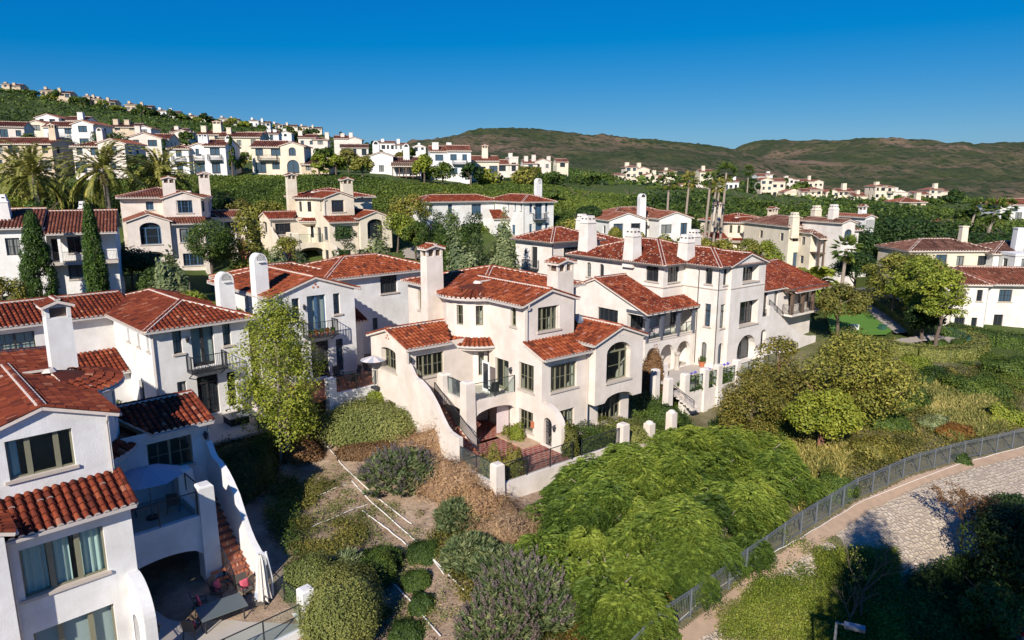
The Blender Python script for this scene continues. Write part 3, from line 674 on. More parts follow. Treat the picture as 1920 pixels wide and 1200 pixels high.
m, t, b = nodes('lime_turf'); c = mixc(t, noisen(t, 3, 5), (.09, .15, .02), (.16, .22, .03)); t.links.new(c, b.inputs['Base Color'])
# ---------------- house type A: gabled villa with a round stair turret, raised terrace and outside stair
def typeA(name, label, pos, az, mir, lod, **k):
    D = dict(uw=-6., g=0., f1=(.76, 3.05, 3.35, 5.12), f0=(.5, 2.9, .33, 1.93), up=(1.1, 3.0, 7.0, 8.62), chL=(-1.45, 10.5, 1.55, 1.0, 11.4),
             chR=(3.6, 2.32, 1.55, 1.15, 10.75), det=lod == 0, curt=None, rw=2, mw=.055, gate=True, stair=True, terr=True, cu1=None, cuU=None, cu0=None, tile='tile_orange', wall='cream', fr='frame_olive', gl='glass_dark')
    D.update(k); u0, g = D['uw'], D['g']
    H = House(name, label, 'house', pos, az, mir, D['wall'], D['tile'], D['fr'], D['gl'], lod); H['D'] = D
    for kk in ('mort', 'gut', 'sillm'):
        if kk in k: H[kk] = k[kk]
    root = H['root']; gnd = g-1.6
    a = D['f1']; b = D['f0']; c = D['up']
    # front block with the lean-to roof
    vol(H, 0, 0, 4.15, 5.6, gnd, 5.72, {'f': [opn('window', a[0], a[1], a[2], a[3], ed=[0, .22, .62, 1] if not mir else [0, .33, .66, 1], rows=D['rw'], mun=D['rw']-1, mw=D['mw'], curtain=D['cu1']), opn('window', b[0], b[1], b[2], b[3], ed=[0, .3, .68, 1], rows=D['rw'], mun=D['rw']-1, mw=D['mw'], curtain=D['cu0'])],
        'l': [opn('window', .8, 2.32, 3.27, 5.08, cols=2, rows=2, mun=1), opn('window', .86, 2.3, .5, 1.9, cols=2, rows=2), opn('door', 3.4, 4.9, 2.68, 4.85, cols=2, rows=1, mun=0),
              opn('door', 3.3, 4.3, g+.02, g+2.1, cols=1, rows=1, mun=0, fr='frame_white')]})
    pan(H, (0, 1.7), (0, 0), [(0, 5.72), (1.7, 5.72), (0, 6.40)], []); pan(H, (4.15, 0), (4.15, 1.7), [(0, 5.72), (1.7, 5.72), (1.7, 6.40)], [])
    shed(H, [(-.12, -.4, 5.72), (4.35, -.4, 5.72), (4.35, 1.69, 6.48), (-.12, 1.69, 6.48)], rk=((0, 3),), gut=True)
    # upper gabled block
    vol(H, 0.004, 1.7, 4.35, 8.6, 5.721, 8.95, {'f': [opn('window', c[0], c[1], c[2], c[3], ed=[0, .25, .68, 1], rows=D['rw'], mun=D['rw']-1, mw=D['mw'], curtain=D['cuU'])],
        'l': [opn('window', 2.62, 3.2, 7.35, 8.62, rise=.29, cols=1, rows=2, mun=1)]}, gab='f', gh=.72)
    hip(H, 0.004, 1.7, 4.35, 9.6, 8.95, .34, .36, gable='fb', gut='l')
    downpipe(H, .1, 1.69, 6.3, 8.85)
    # rear block
    vol(H, -.3, 6.6, 9.2, 16, gnd, 8.94, {'f': [opn('window', 5.4, 6.3, 7.3, 8.4, cols=2)], 'r': [opn('window', 8, 9.6, 3.4, 5, cols=2), opn('window', 12, 13.4, 6.8, 8.4, cols=2)], 'l': [opn('window', 13.5, 14.5, 6.8, 8.4, cols=2)]})
    hip(H, -.3, 6.4, 9.2, 16, 8.95, .24, .4)
    # turret
    cx, cy, r = .8, 8.0, 2.5; A = [128, 150, 172, 194, 214, 228, 246, 254]; P = lambda an, q, z=None: (cx+q*cos(R(an)), cy+q*sin(R(an)))+(() if z is None else (z,))
    for i in range(7):
        p, q = P(A[i], r), P(A[i+1], r); L = math.dist(p, q); ops = []
        if i in (3, 5): w = .5 if i == 3 else .52; ops = [opn('window', L/2-w/2, L/2+w/2, 6.95, 8.35, cols=1, rows=2, mun=2, sill=0)]
        pan(H, p, q, [(0, 5.6), (L, 5.6), (L, 8.95), (0, 8.95)], ops)
    mb = MB(); ap = (cx, cy, 9.62); AF = list(range(120, 262, 14))
    for i in range(len(AF)-1): tile_face(mb, [P(AF[i], r+.38, 8.86), P(AF[i+1], r+.38, 8.86), ap], H, mort=.03)
    ridge(mb, ap, (cx+2, cy, 9.66), H); mb.disc_prism(cx, cy, 9.55, 9.72, .35, 8, 1, .22)
    o = roofobj(H, mb)
    if lod < 2: gb = MB(); gb.tube([P(x, r+.43, 8.78) for x in AF], .07, 6); gb.build('gutter', 'gutter', o)
    # skirt roof over the terrace bay and the bay itself
    mb = MB(); AF = list(range(158, 256, 12))+[255]
    for i in range(len(AF)-1):
        x, y = AF[i], AF[i+1]; tile_face(mb, [P(x, 3.15, 5.62), P(y, 3.15, 5.62), P(y, 2.5, 6.1), P(x, 2.5, 6.1)], H, mort=.0)
    o = roofobj(H, mb)
    if lod < 2:
        gb = MB(); gb.tube([P(x, 3.2, 5.56) for x in AF], .075, 6); gb.build('gutter', 'gutter', o)
        cb = MB()
        for i in range(len(AF)-1):
            x, y = AF[i], AF[i+1]
            for (q0, h0), (q1, h1) in (((3.1, 5.5), (3.02, 5.3)), ((3.02, 5.3), (2.2, 5.12)), ((3.1, 5.5), (2.4, 5.5))): cb.poly([P(x, q0, h0), P(y, q0, h0), P(y, q1, h1), P(x, q1, h1)])
        cb.build('cornice', D['wall'], root)
    r2 = 2.15; A = [150, 178, 186, 202, 210, 226, 233, 247, 252]
    for i in range(8):
        p, q = P(A[i], r2), P(A[i+1], r2); L = math.dist(p, q); ops = []
        if i in (1, 3, 5) or i == 7: pass
        if L > .5 and i in (2, 4, 6): ops = [opn('window', .06, L-.06, 3.3, 5.0, cols=1, rows=2, mun=1, sill=0)]
        pan(H, p, q, [(0, g), (L, g), (L, 5.6), (0, 5.6)], ops)
    # left wing
    vol(H, u0, 6.5, .0, 11.5, gnd, 6.1, {'f': [opn('window', u0+.7, u0+2.85, 3.9, 5.45, ed=[0, .28, .62, 1], rows=2)] if u0 < -5.7 else [opn('window', u0+.9, u0+3.0, 3.95, 5.5, cols=2, rows=2)],
        'l': [opn('window', 7.95, 10.0, 4.1, 5.62, rise=.25, ed=[0, .3, .7, 1], rows=2, depth=.4), opn('window', 8.2, 9.4, .6, 1.9, cols=2)]}, gab='l', gh=.78)
    mb = MB(); zr, ze = 6.93, 6.06; X0 = u0-.12
    tile_face(mb, [(X0, 6.17, ze), (-2.75, 6.17, ze), (-1.3, 9.0, zr), (X0, 9.0, zr)], H); tile_face(mb, [(-.9, 11.83, ze), (X0, 11.83, ze), (X0, 9.0, zr), (-1.3, 9.0, zr)], H)
    ridge(mb, (X0, 9, zr), (-1.3, 9, zr), H); rake(mb, (X0, 6.17, ze), (X0, 9, zr), H); rake(mb, (X0, 11.83, ze), (X0, 9, zr), H); o = roofobj(H, mb)
    if lod < 2: gb = MB(); gb.beam((X0, 6.12, ze-.08), (-2.7, 6.12, ze-.08), .12, .11); gb.build('gutter', 'gutter', o)
    downpipe(H, u0+.08, 6.5, gnd, 6.0)
    if lod < 2:
        vb = MB()
        for i in range(3): vb.tube([(u0-.012, 9.0+.17*(i-1)*(1 if i != 1 else 0), 6.3+(.2 if i == 1 else 0)), (u0-.03, 9.0+.17*(i-1), 6.3+(.2 if i == 1 else 0))], .08, 8)
        vb.build('vent', 'terracotta', root)
    # right bay
    if k.get('bay', True):
        vol(H, 4.152, .3, 8.6, 6, gnd, 2.3, {'f': [opn('window', 5.45, 7.75, .15, 2.05, ed=[0, .25, .6, 1], rows=2)]}, skip='l')
        n = 10; arc = [(.95+2.8*i/n, 1.92+.5*math.sqrt(max(0, 1-((i/n-.5)*2)**2))) for i in range(n+1)]
        poly = [(0, 1.92), (.94, 1.92)]+arc[1:-1]+[(3.76, 1.92), (4.7, 1.92), (4.7, 6.2), (2.35, 7.1), (0, 6.2)]
        T = pan(H, (4.1, -.69), (8.8, -.69), poly, [opn('arched', 1.05, 3.4, 3.3, 6.02, rise=.72, ed=[0, .14, .72, 1], rows=2, mun=0, depth=.45, transom=.74, fw=.09)])
        pan(H, (8.8, -.69), (8.8, 6), [(0, 1.92), (6.69, 1.92), (6.69, 6.2), (0, 6.2)], [opn('window', 3.2, 4.6, 3.6, 5.2)]); pan(H, (4.1, 0.), (4.1, -.69), [(0, 1.92), (.69, 1.92), (.69, 6.2), (0, 6.2)], [])
        pan(H, (4.152, 6), (4.152, 1.6), [(0, 5.7), (4.4, 5.7), (4.4, 6.2), (0, 6.2)], [])
        pb = H['wall']; pp = poly[:2]+arc[1:-1]+poly[-5:-3]
        for (s, z), (s2, z2) in zip(poly[:13], poly[1:14]): pb.poly([T(s, z), T(s2, z2), T(s2, z2, 1.2), T(s, z, 1.2)])
        hip(H, 4.1, -.69, 8.8, 6.6, 6.2, .36, .3, gable='fb', gut='lr')
        downpipe(H, 4.0, 0.0, g-.6, 5.6)
        if lod < 2:
            vb = MB()
            for i in range(3): z = 6.52+(.2 if i == 1 else 0); vb.tube([(6.45+.17*(i-1), -.70, z), (6.45+.17*(i-1), -.725, z)], .08, 8)
            vb.build('vent', 'cream', root)
    x, y, w, d, zt = D['chL']; chimney(H, x, y, 1.5, zt, w, d, 'house', taper=.86)
    x, y, w, d, zt = D['chR']; chimney(H, x, y, 5.9, zt, w, d, 'house', taper=.92)
    # terrace, pillars and glass guard
    wm = D['wall']; px = -3.75
    if D['terr']:
        tb = MB(); tb.box(px+.01, 2.61, 2.3, -.012, 6.49, 2.6); tb.build('terrace_floor', 'concrete', root)
        w = MB(); L = -.0-px
        n = 10; arc = [(.35+(L-.4)*i/n, g+1.75+(.5)*math.sqrt(max(0, 1-((i/n-.5)*2)**2))) for i in range(n+1)]
        zz = g+1.75; hole = dict(kind='hole', loop=[(.35, g+.0), (L-.05, g+.0), (L-.05, zz)]+[(a_, b_) for a_, b_ in arc[1:-1]][::-1]+[(.35, zz)])
        panel(w, (px, 2.6), (-.006, 2.6), [(0, g-.05), (L, g-.05), (L, 2.9), (0, 2.9)], [dict(hole, depth=.3)]); w.poly([(px, 2.6, 2.9), (-.006, 2.6, 2.9), (-.006, 2.9, 2.9), (px, 2.9, 2.9)]); w.poly([(px, 2.9, 2.6), (-.006, 2.9, 2.6), (-.006, 2.9, 2.9), (px, 2.9, 2.9)])
        L2 = 3.3; hole2 = dict(kind='hole', loop=[(.3, g+.0), (L2-.4, g+.0), (L2-.4, zz)]+[(L2-.4-(L2-.7)*i/8, g+1.75+.5*math.sqrt(max(0, 1-((i/8-.5)*2)**2))) for i in range(1, 8)]+[(.3, zz)])
        panel(w, (px, 5.9), (px, 2.6), [(0, g-.05), (L2, g-.05), (L2, 2.9), (0, 2.9)], [dict(hole2, depth=.3)]); w.poly([(px, 5.9, 2.9), (px, 2.6, 2.9), (px+.3, 2.6, 2.9), (px+.3, 5.9, 2.9)]); w.poly([(px+.3, 5.9, 2.6), (px+.3, 2.6, 2.6), (px+.3, 2.6, 2.9), (px+.3, 5.9, 2.9)])
        w.build('terrace_wall', wm, root)
        for (py, zt) in ((2.85, 4.2), (5.55, 4.15)):
            pb = MB(); pb.frustum(px, py, gnd if py < 3 else 2.2, zt, .82, .82, .68, .68); pb.frustum(px, py, zt, zt+.1, .68, .68, .5, .5); pb.build('pillar', wm, root)
        if lod < 2:
            glassguard(H, [(px+.4, 2.7, 2.92), (-.05, 2.7, 2.92)], 1.15); glassguard(H, [(px+.05, 3.3, 2.92), (px+.05, 5.2, 2.92)], 1.15)
    if D['stair']:
        x0, x1 = u0+.28, px-.42; sb = MB(); n = 15; top, y1 = 2.6, 6.1; hh = (top-g)/n; tr = min(.36, (y1-.9)/n)
        for i in range(n):
            y = y1-tr*i; z = top-hh*i
            sb.box(x0, y-tr-.03, z-hh-.05, x1, y, z-hh, 0); sb.box(x0+.002, y-tr+.0, z-2*hh, x1-.002, y-.001, z-hh-.051, 1)
            for q in range(4): sb.box(x0+.05+q*.42, y-.006, z-hh+.015, x0+.42+q*.42, y+.012, z-.055, 2)
        sb.box(x0, y1, top-.3, x1, 6.49, top-.001, 0); yb = y1-tr*n
        sb.build('stair', ['stair_tread', 'mortar', 'terracotta'], root)
        # curved outer stair wall
        prof = [(6.49, 5.05+g*.2), (6.3, 4.98), (6.05, 4.72), (5.8, 4.45), (5.5, 4.28), (5.0, 4.25), (4.85, 4.18), (4.6, 4.1), (4.2, 3.92), (3.7, 3.6), (3.1, 3.1), (2.5, 2.45+g*.3), (2.0, 2.0+g*.5), (1.6, 1.8+g*.7), (1.0, 1.72+g), (.55, 1.74+g)]
        wb = MB(); m = len(prof); t = .28
        for xx in (u0-.0, u0+t): wb.add([(xx, y, z) for y, z in prof]+[(xx, .55, gnd), (xx, 6.49, gnd)], [tuple(range(m+2))])
        for i in range(m-1): (a_, b_), (c_, d_) = prof[i], prof[i+1]; wb.poly([(u0, a_, b_), (u0+t, a_, b_), (u0+t, c_, d_), (u0, c_, d_)])
        wb.poly([(u0, .55, gnd), (u0+t, .55, gnd), (u0+t, .55, prof[-1][1]), (u0, .55, prof[-1][1])]); wb.build('stair_wall', wm, root)
        if lod < 2: railing(H, [(x1, y1, top), (x1, yb+.2, g+.05)], .95)
    if D['gate'] and lod < 2:
        n = 10; prof = [(0.0, 2.75), (.3, 2.8)]+[(.3+1.6*sin(PI/2*i/n), 1.35+1.45*cos(PI/2*i/n)) for i in range(1, n+1)]+[(1.92, g-1.0)]
        w = MB(); poly = [(0, g-1.0)]+[(1.92-0, g-1.0)]+[(s, z) for s, z in prof[:-1]][::-1]
        lp = loop_of(.22, 1.0, g+.02, g+1.98, .38, 8); H2 = [dict(kind='hole', loop=lp, depth=.4)]
        T = panel(w, (0, 0), (0, -1.92), poly, H2)
        T2 = panel(w, (.42, -1.92), (.42, 0), [(1.92-s, z) for s, z in poly][::-1], [dict(kind='hole', loop=[(1.92-s, z) for s, z in lp][::-1], depth=.0)])
        for (s, z), (s2, z2) in zip(prof[:-1], prof[1:]): w.poly([T(s, z), T(s2, z2), T(s2, z2, .42), T(s, z, .42)])
        w.build('gate_wall', wm, root)
        gt = MB()
        for i in range(9):
            s = .24+.74*i/8; c = (s-.61)/.39; zt = g+1.6+.38*math.sqrt(max(0, 1-c*c)); gt.beam(T(s, g+.08, .2), T(s, zt, .2), .022, .022)
        for z in (.12, .95, 1.35, 1.6): gt.beam(T(.22, g+z, .2), T(1.0, g+z, .2), .03, .03)
        for z in (1.1, 1.22, 1.48): gt.tube([T(.61+.3*cos(2*PI*i/12), g+z+.09*sin(2*PI*i/12), .2) for i in range(13)], .012, 4)
        gt.build('gate', 'iron', root)
        sconce(H, -.0, -1.35, g+1.5, (-.14, 0))
    if lod == 0: sconce(H, -.0, 3.05, 4.3, (-.14, 0)); sconce(H, u0+.25, 6.5, 5.25)
    return H
plain('stair_tread', (.28, .10, .06), .8, var=.25, scale=5)

# ---------------- house type B: two storeys, juliet balcony in the gable or hip end
def typeB(name, label, pos, az, mir, lod, gable=False, depth=8., wing=None, **k):
    D = dict(wall='white', tile='tile_red', fr='frame_dark', gl='glass_dark', bal='iron', chim=(5.55, 1.6, 1.1, .8, 9.3), dfr=None); D.update(k)
    H = House(name, label, 'house', pos, az, mir, D['wall'], D['tile'], D['fr'], D['gl'], lod)
    for kk in ('mort', 'gut', 'sillm'):
        if kk in k: H[kk] = k[kk]
    bl = ('blind', [(0, 1, 1)]); gls = k.get('gls')
    e = {} if not gls else dict(glass='glass')
    vol(H, 0, 0, 6.15, depth, -2, 6.5, {'f': [opn('window', 1.28, 1.84, 4.68, 6.22, cols=1, rows=2, mun=2, curtain=bl, **e), opn('door', 2.4, 3.82, 3.6, 6.26, cols=2, rows=1, mun=0, curtain=bl, fr=D['dfr'] or D['fr'], mw=.09, **e), opn('window', 4.42, 4.96, 4.7, 6.22, cols=1, rows=2, mun=2, curtain=bl, **e),
        opn('window', 1.28, 1.84, .6, 2.85, cols=1, rows=2, mun=2, sill=0), opn('door2', 2.5, 3.86, .25, 2.92, cols=2, rows=3, mun=1, transom=.82), opn('window', 4.45, 5.02, .45, 2.85, cols=1, rows=3, mun=1, sill=0, transom=.82)],
        'l': [opn('window', 4.3, 4.75, 5.0, 6.25, cols=1, mun=0), opn('window', 2.2, 2.65, 5.0, 6.25, cols=1, mun=0), opn('window', .35, .8, 5.0, 6.25, cols=1, mun=0), opn('window', 2.4, 3.4, 1.0, 2.6, cols=2)],
        'r': [opn('window', 2, 2.6, 4.8, 6.1, cols=1), opn('window', 2, 3.2, 1, 2.5, cols=2)]}, gab='f' if gable else '', gh=1.05)
    hip(H, 0, 0, 6.15, depth+3, 6.5, .33, .42, gable='f' if gable else '')
    balcony(H, 1.95, 4.25, 0, 3.5, .9, D['bal'], D['bal'] if lod else 'iron')
    if lod < 2:
        downpipe(H, .1, 0, -1, 6.4); sconce(H, 2.12, 0, 5.5)
        if gable:
            vb = MB()
            for i in range(3): z = 6.85+(.2 if i == 1 else 0); vb.tube([(3.1+.17*(i-1), -.012, z), (3.1+.17*(i-1), -.03, z)], .08, 8)
            vb.build('vent', 'terracotta', H['root'])
    if D['chim']: x, y, w, d, zt = D['chim']; chimney(H, x, y, 0 if x < 0 else 6.3, zt, w, d, 'arch')
    return H
# ---------------- the houses of type A and B that stand near

MAIN = typeA('villa', 'cream villa in the middle with round turret, curved stair wall and brick paved yard', (1.89, 41.65, -16.7), 51.5, False, 0,
             wall='cream', tile='tile_orange', gl='glass', cu1=('curtain_cream', [(0, .1, 1), (.88, 1, 1)]), cuU=('curtain_cream', [(.9, 1, 1), (0, .06, 1)]), cu0=('curtain_cream', [(.84, 1, 1)]))
cc = [(0, .32, 1), (.68, 1, 1)]
NL = typeA('villa', 'white villa filling the lower left corner with teal curtains and steep terracotta stair', (-15.12, 25.01, -18.11), 46.0, True, 0,
           uw=-5.5, g=-.8, rw=1, mw=.09, f1=(1.0, 3.7, 3.1, 5.05), f0=(.98, 3.65, -.3, 1.67), up=(1.3, 3.45, 7.1, 8.65), chL=(6.5, 12.5, 1.2, 1.0, 10.6), chR=(-.08, 9.6, 1.12, .95, 11.75), bay=True,
           wall='white', tile='tile_red', mort=.05, gl='glass', cu1=('curtain', [(.0, .32, 1), (.42, .66, 1), (.7, 1, 1)]), cuU=('curtain', [(.82, 1, 1)]), cu0=('blind', [(0, 1, 1)]))
L1 = typeB('house', 'white hip roofed house behind the lower left villa with a rounded chimney', (-22.32, 41.04, -15.45), 45.5, False, 0, depth=9.5, chim=(5.55, 1.9, 1.05, .8, 8.75), fr='frame_dark', gls=1)
M2 = typeB('house', 'white gabled house left of the cream villa with blue balcony doors', (-16.1, 45.4, -14.15), 47, False, 0, gable=True, depth=7.5, tile='tile_orange', chim=(-.05, 1.9, .95, .9, 8.75), dfr='frame_blue', gls=1)
CA = typeA('villa', 'cream villa on the second row with two tall chimneys and a pruned pine before it', (-24.58, 92.57, -11.17), 54.75, False, 1, tile='tile_red', wall='ivory', fr='frame_dark', gl='glass_dark')
PA = typeA('villa', 'pinkish white villa on the second row with a big arched window and two tiled chimneys', (-39.72, 88.96, -11.04), 60.3, True, 1, tile='tile_old', wall='cream', fr='frame_blue', gl='glass_dark')
for _h in (MAIN, NL, L1, M2, CA, PA): 
    MIR[0] = _h['mir']
    if _h is L1:   # rear wing of the left house: face with a wide window, lean-to roof below it
        vol(_h, -16, 7.9, -.004, 13, -2, 6.4, {'f': [opn('window', -7.4, -4.6, 4.5, 5.9, ed=[0, .25, .62, 1], rows=2, mun=2, curtain=('blind', [(0, 1, 1)]), glass='glass'), opn('window', -11.6, -9.4, 4.3, 5.3, cols=2, rows=1)]}, skip='r')
        hip(_h, -16, 7.9, 1.2, 14, 6.45, .31, .4, gable='r', gut='f')
        shed(_h, [(-4.6, 4.9, 2.9), (-.05, 4.9, 2.9), (-.05, 7.88, 3.95), (-4.6, 7.88, 3.95)], gut=True)
        vol(_h, -4.4, 5.2, -.01, 7.8, -2, 2.9, {'f': [opn('window', -2.5, -1.5, .8, 2.2)]}, skip='rb')
        for sy in (1.2,): pass
    if _h is M2:   # rear wing
        vol(_h, 6.9, 5.6, 17.5, 11.5, -2, 6.5, {'f': [opn('window', 11.9, 13.6, 4.7, 6.3, ed=[0, .33, .66, 1], rows=2), opn('window', 8.2, 8.7, 1.6, 2.6, cols=1), opn('window', 11.0, 11.5, 1.7, 2.7, cols=1)],
             'l': [opn('door', 6, 7, .2, 2.4, cols=1)]})
        vol(_h, 3.2, 7.4, 8.6, 12, -2, 6.4, {'f': [opn('window', 5.2, 6.3, 5.2, 6.2)]}, skip='l')
        hip(_h, 6.9, 5.6, 17.5, 13, 6.5, .3, .4); hip(_h, 1, 7.4, 9, 13.0, 6.5, .3, .4)
        shed(_h, [(6.3, 2.9, 3.2), (9.0, 2.9, 3.2), (9.0, 5.59, 4.3), (6.3, 5.59, 4.3)]); vol(_h, 6.2, 3.2, 8.6, 5.5, -2, 3.2, {'f': [opn('door', 6.9, 7.8, .1, 2.2, cols=1)]}, skip='lb')
    finish(_h)

# ---------------- the large white complex on the right: gabled tower, veranda, wooden porch
Cc = House('mansion', 'long white mansion with three storey gabled tower, arcaded veranda and wooden corner porch', 'house', (19.70, 60.74, -16.81), 52, False, 'white', 'tile_red', 'frame_dark', 'glass_dark', 0)
Cc['wm'] = 'mansion_wall'; stucco('mansion_wall', (.80, .74, .68)); Cc['mort'] = .22; Cc['gut'] = 'gutter_dark'
H = Cc
vol(H, 0, 0, 5.4, 6, -1.5, 9.4, {'f': [opn('window', 1.7, 4.25, 7.7, 9.1, ed=[0, .72, 1], rows=2, mun=1, depth=.75, sill=1, fw=.05), opn('window', 1.6, 4.6, 3.6, 5.9, ed=[0, .72, 1], rows=2, mun=1, depth=.75), opn('arched', 1.6, 4.6, .1, 2.65, rise=1.4, cols=2, rows=1, mun=0, depth=.8, sill=0)],
    'r': [opn('window', 2, 2.8, 7.7, 9)]}, gab='f', gh=.85)
vol(H, -1.35, .35, -.002, 6, -1.5, 9.4, {'f': [opn('window', -.75, -.15, 7.65, 9.15, cols=1, rows=2), opn('window', -.85, -.2, 3.7, 5.9, cols=1, rows=3, transom=.7), opn('arched', -.85, -.2, .3, 2.3, rise=.33, cols=1, rows=1, sill=0)],
    'l': [opn('window', 1.1, 1.85, 7.7, 9.15, cols=1, rows=2), opn('window', 1.05, 1.7, 3.8, 5.9, cols=1, rows=3, transom=.7), opn('arched', 1.25, 1.85, .3, 2.3, rise=.3, cols=1, rows=1, sill=0)]}, skip='r')
vol(H, -4.3, 4.2, 5.39, 16.5, -1.5, 9.4, {'f': [opn('window', -3.7, -2.1, 7.7, 9.15, cols=2, rows=2, mw=.1), opn('window', -3.1, -2.1, 3.7, 5.0, cols=2)],
    'l': [opn('window', 4.8, 6.3, 7.75, 9.15, cols=2, rows=2, mw=.1), opn('arched', 11.7, 12.3, 7.3, 8.75, rise=.3, cols=1, rows=3), opn('arched', 13.5, 14.1, 7.3, 8.75, rise=.3, cols=1, rows=3)]})
for P0, P1 in (((0, 0), (5.4, 0)), ((-1.35, .35), (0, .35)),):
    b = MB(); b.box(P0[0]-.03, P0[1]-.05, 7.25, P1[0]+.03, P1[1]+.02, 7.33); b.build('string_course', 'sill', H['root'])
b = MB(); b.box(-1.42, .35, 7.25, -1.33, 4.2, 7.33); b.box(-4.37, 4.13, 7.25, -1.42, 4.22, 7.33); b.box(-4.37, 4.22, 7.25, -4.28, 7.5, 7.33); b.build('string_course', 'sill', H['root'])
hip(H, 0, 0, 5.4, 12, 9.4, .33, .3, gable='f'); hip(H, -1.35, .35, 5.4, 9, 9.4, .33, .35, gable='', gut='lf'); hip(H, -4.3, 4.2, 5.4, 16.5, 9.42, .33, .4)
for x, y, zt, w in ((-4.0, 8.3, 11.7, 1.35), (-.7, 4.6, 11.2, 1.3), (4.2, 7.5, 11.3, 1.2), (-3.2, 15.2, 12.6, 1.5)): chimney(H, x, y, 8.8, zt, w, w, 'pot', taper=.8)
downpipe(H, -1.35, .36, .2, 9.3, (-.07, -.05)); downpipe(H, -1.36, 2.45, .2, 9.2, (-.09, 0))
# veranda block
vol(H, -8.3, 4.8, -4.31, 12.6, -1.5, 3.0, {'f': [opn('arched', -7.2, -5.4, .1, 2.3, rise=.6, sill=0)]})
T = pan(H, (-8.3, 12.6), (-8.3, 4.8), [(0, 3.0), (7.8, 3.0), (7.8, 6.45), (3.9, 8.05), (0, 6.45)], [opn('window', 4.15, 6.7, 4.0, 5.4, cols=4, rows=1, mun=0)])
pan(H, (-8.3, 4.8), (-8.3, 2.7), [(0, 5.35), (2.1, 5.35), (2.1, 5.6), (0, 6.45)], [])
pan(H, (-8.3, 4.8), (-4.31, 4.8), [(0, 3.05), (3.99, 3.05), (3.99, 6.6), (0, 6.4)], [opn('door', .5, 2.3, 3.1, 5.4), opn('window', 2.9, 3.4, 4.6, 5.4, cols=1)])
T = pan(H, (-8.3, 2.6), (-1.36, 2.6), [(0, -1.5), (6.94, -1.5), (6.94, 3.3), (0, 3.3)], [dict(kind='hole', a0=a, a1=b, z0=.02, z1=2.45, rise=(b-a)/2, depth=.35) for a, b in ((.25, 1.75), (2.1, 4.0), (4.4, 6.3))])
pan(H, (-8.3, 4.8), (-8.3, 2.6), [(0, -1.5), (2.2, -1.5), (2.2, 3.3), (0, 3.3)], [dict(kind='hole', a0=.4, a1=1.9, z0=.02, z1=2.3, rise=.7, depth=.35)])
b = MB(); b.box(-8.2, 2.65, 2.85, -1.37, 4.79, 3.05); b.build('veranda_floor', 'concrete', H['root'])
b = MB(); b.box(-8.36, 2.53, 3.18, -1.37, 2.62, 3.26); b.box(-8.34, 2.55, 2.98, -1.37, 2.6, 3.04); b.build('string_course', 'sill', H['root'])
for s in (-6.38, -4.1):
    b = MB(); b.lathe(s, 2.35, [(0, 0), (.3, 0), (.3, .14), (.22, .2), (.19, .3), (.17, 1.3), (.22, 1.36), (.27, 1.45), (.27, 1.6), (0, 1.6)], 14); b.build('column', 'concrete', H['root'], smooth=False)
for s in (-8.1, -6.2, -3.9, -1.7):
    b = MB(); b.box(s-.13, 2.5, 3.06, s+.13, 2.76, 5.5); b.box(s-.45, 2.52, 5.2, s+.45, 2.74, 5.5); b.box(s-.28, 2.52, 5.05, s+.28, 2.74, 5.2); b.build('veranda_post', 'post_grey', H['root'])
b = MB(); b.box(-8.4, 2.48, 5.5, -1.4, 2.78, 5.72); b.box(-8.42, 2.8, 5.5, -8.15, 4.79, 5.72)
for i in range(9): x = -8.05+i*.8; b.box(x, 2.1, 5.56, x+.1, 4.75, 5.68)
b.build('veranda_beam', 'post_grey', H['root'])
glassguard(H, [(-8.2, 2.7, 3.3), (-1.45, 2.7, 3.3)], .85, npost=1.2); railing(H, [(-8.22, 4.7, 3.05), (-8.22, 2.75, 3.05)], 1.05)
for x in (-6.6, -4.9): # cushioned sofas on the veranda, part of its built in seating
    pass
mb = MB(); sl_ = (8.05-5.62)/(8.72-2.2); zf = lambda v: 5.62+(v-2.2)*sl_
tile_face(mb, [(-8.5, 2.2, zf(2.2)), (-1.0, 2.2, zf(2.2)), (-1.37, 4.18, zf(4.18)), (-4.32, 4.18, zf(4.18)), (-4.32, 8.72, zf(8.72)), (-8.5, 8.72, zf(8.72))], H, mort=.22)
tile_face(mb, [(-4.32, 13, zf(4.4)), (-8.5, 13, zf(4.4)), (-8.5, 8.72, zf(8.72)), (-4.32, 8.72, zf(8.72))], H, mort=.22)
ridge(mb, (-8.5, 8.72, zf(8.72)), (-4.32, 8.72, zf(8.72)), H); rake(mb, (-8.5, 2.2, zf(2.2)), (-8.5, 8.72, zf(8.72)), H)
roofobj(H, mb)
# right wing with timber porch and sweeping stair wall
vol(H, 5.402, 2.5, 19.0, 13, -1.5, 6.15, {'f': [opn('door', 9.5, 10.2, 3.1, 5.7, cols=1, rows=1, mun=0, fr='frame_brown'), opn('window', 11.4, 12.1, 4.1, 5.65, cols=1, rows=1, mun=0, fr='frame_brown', sill=0), opn('arched', 7.2, 8.3, .2, 2.5, rise=.5, sill=0)],
     'r': [opn('door', 5, 7, 3.1, 5.4)]})
vol(H, 12.9, 2.9, 19.1, 2.6, -1.5, 6.1, {}, skip='flrb')
b = MB(); b.box(13.0, 1.3, 2.9, 19.5, 2.495, 3.1); b.build('porch_floor', 'mansion_wall', H['root'])
for s in (13.2, 15.25, 17.35, 19.35): b = MB(); b.box(s-.16, 1.34, 3.1, s+.16, 1.62, 5.62); b.box(s-.4, 1.36, 5.35, s+.4, 1.6, 5.62); b.build('porch_post', 'wood', H['root'])
b = MB(); b.box(12.7, 1.3, 5.63, 20, 1.66, 5.85); b.box(12.6, 1.0, 5.7, 12.9, 2.49, 5.86); b.box(12.2, 1.6, 5.5, 13.3, 1.8, 5.68); b.build('porch_beam', 'wood', H['root'])
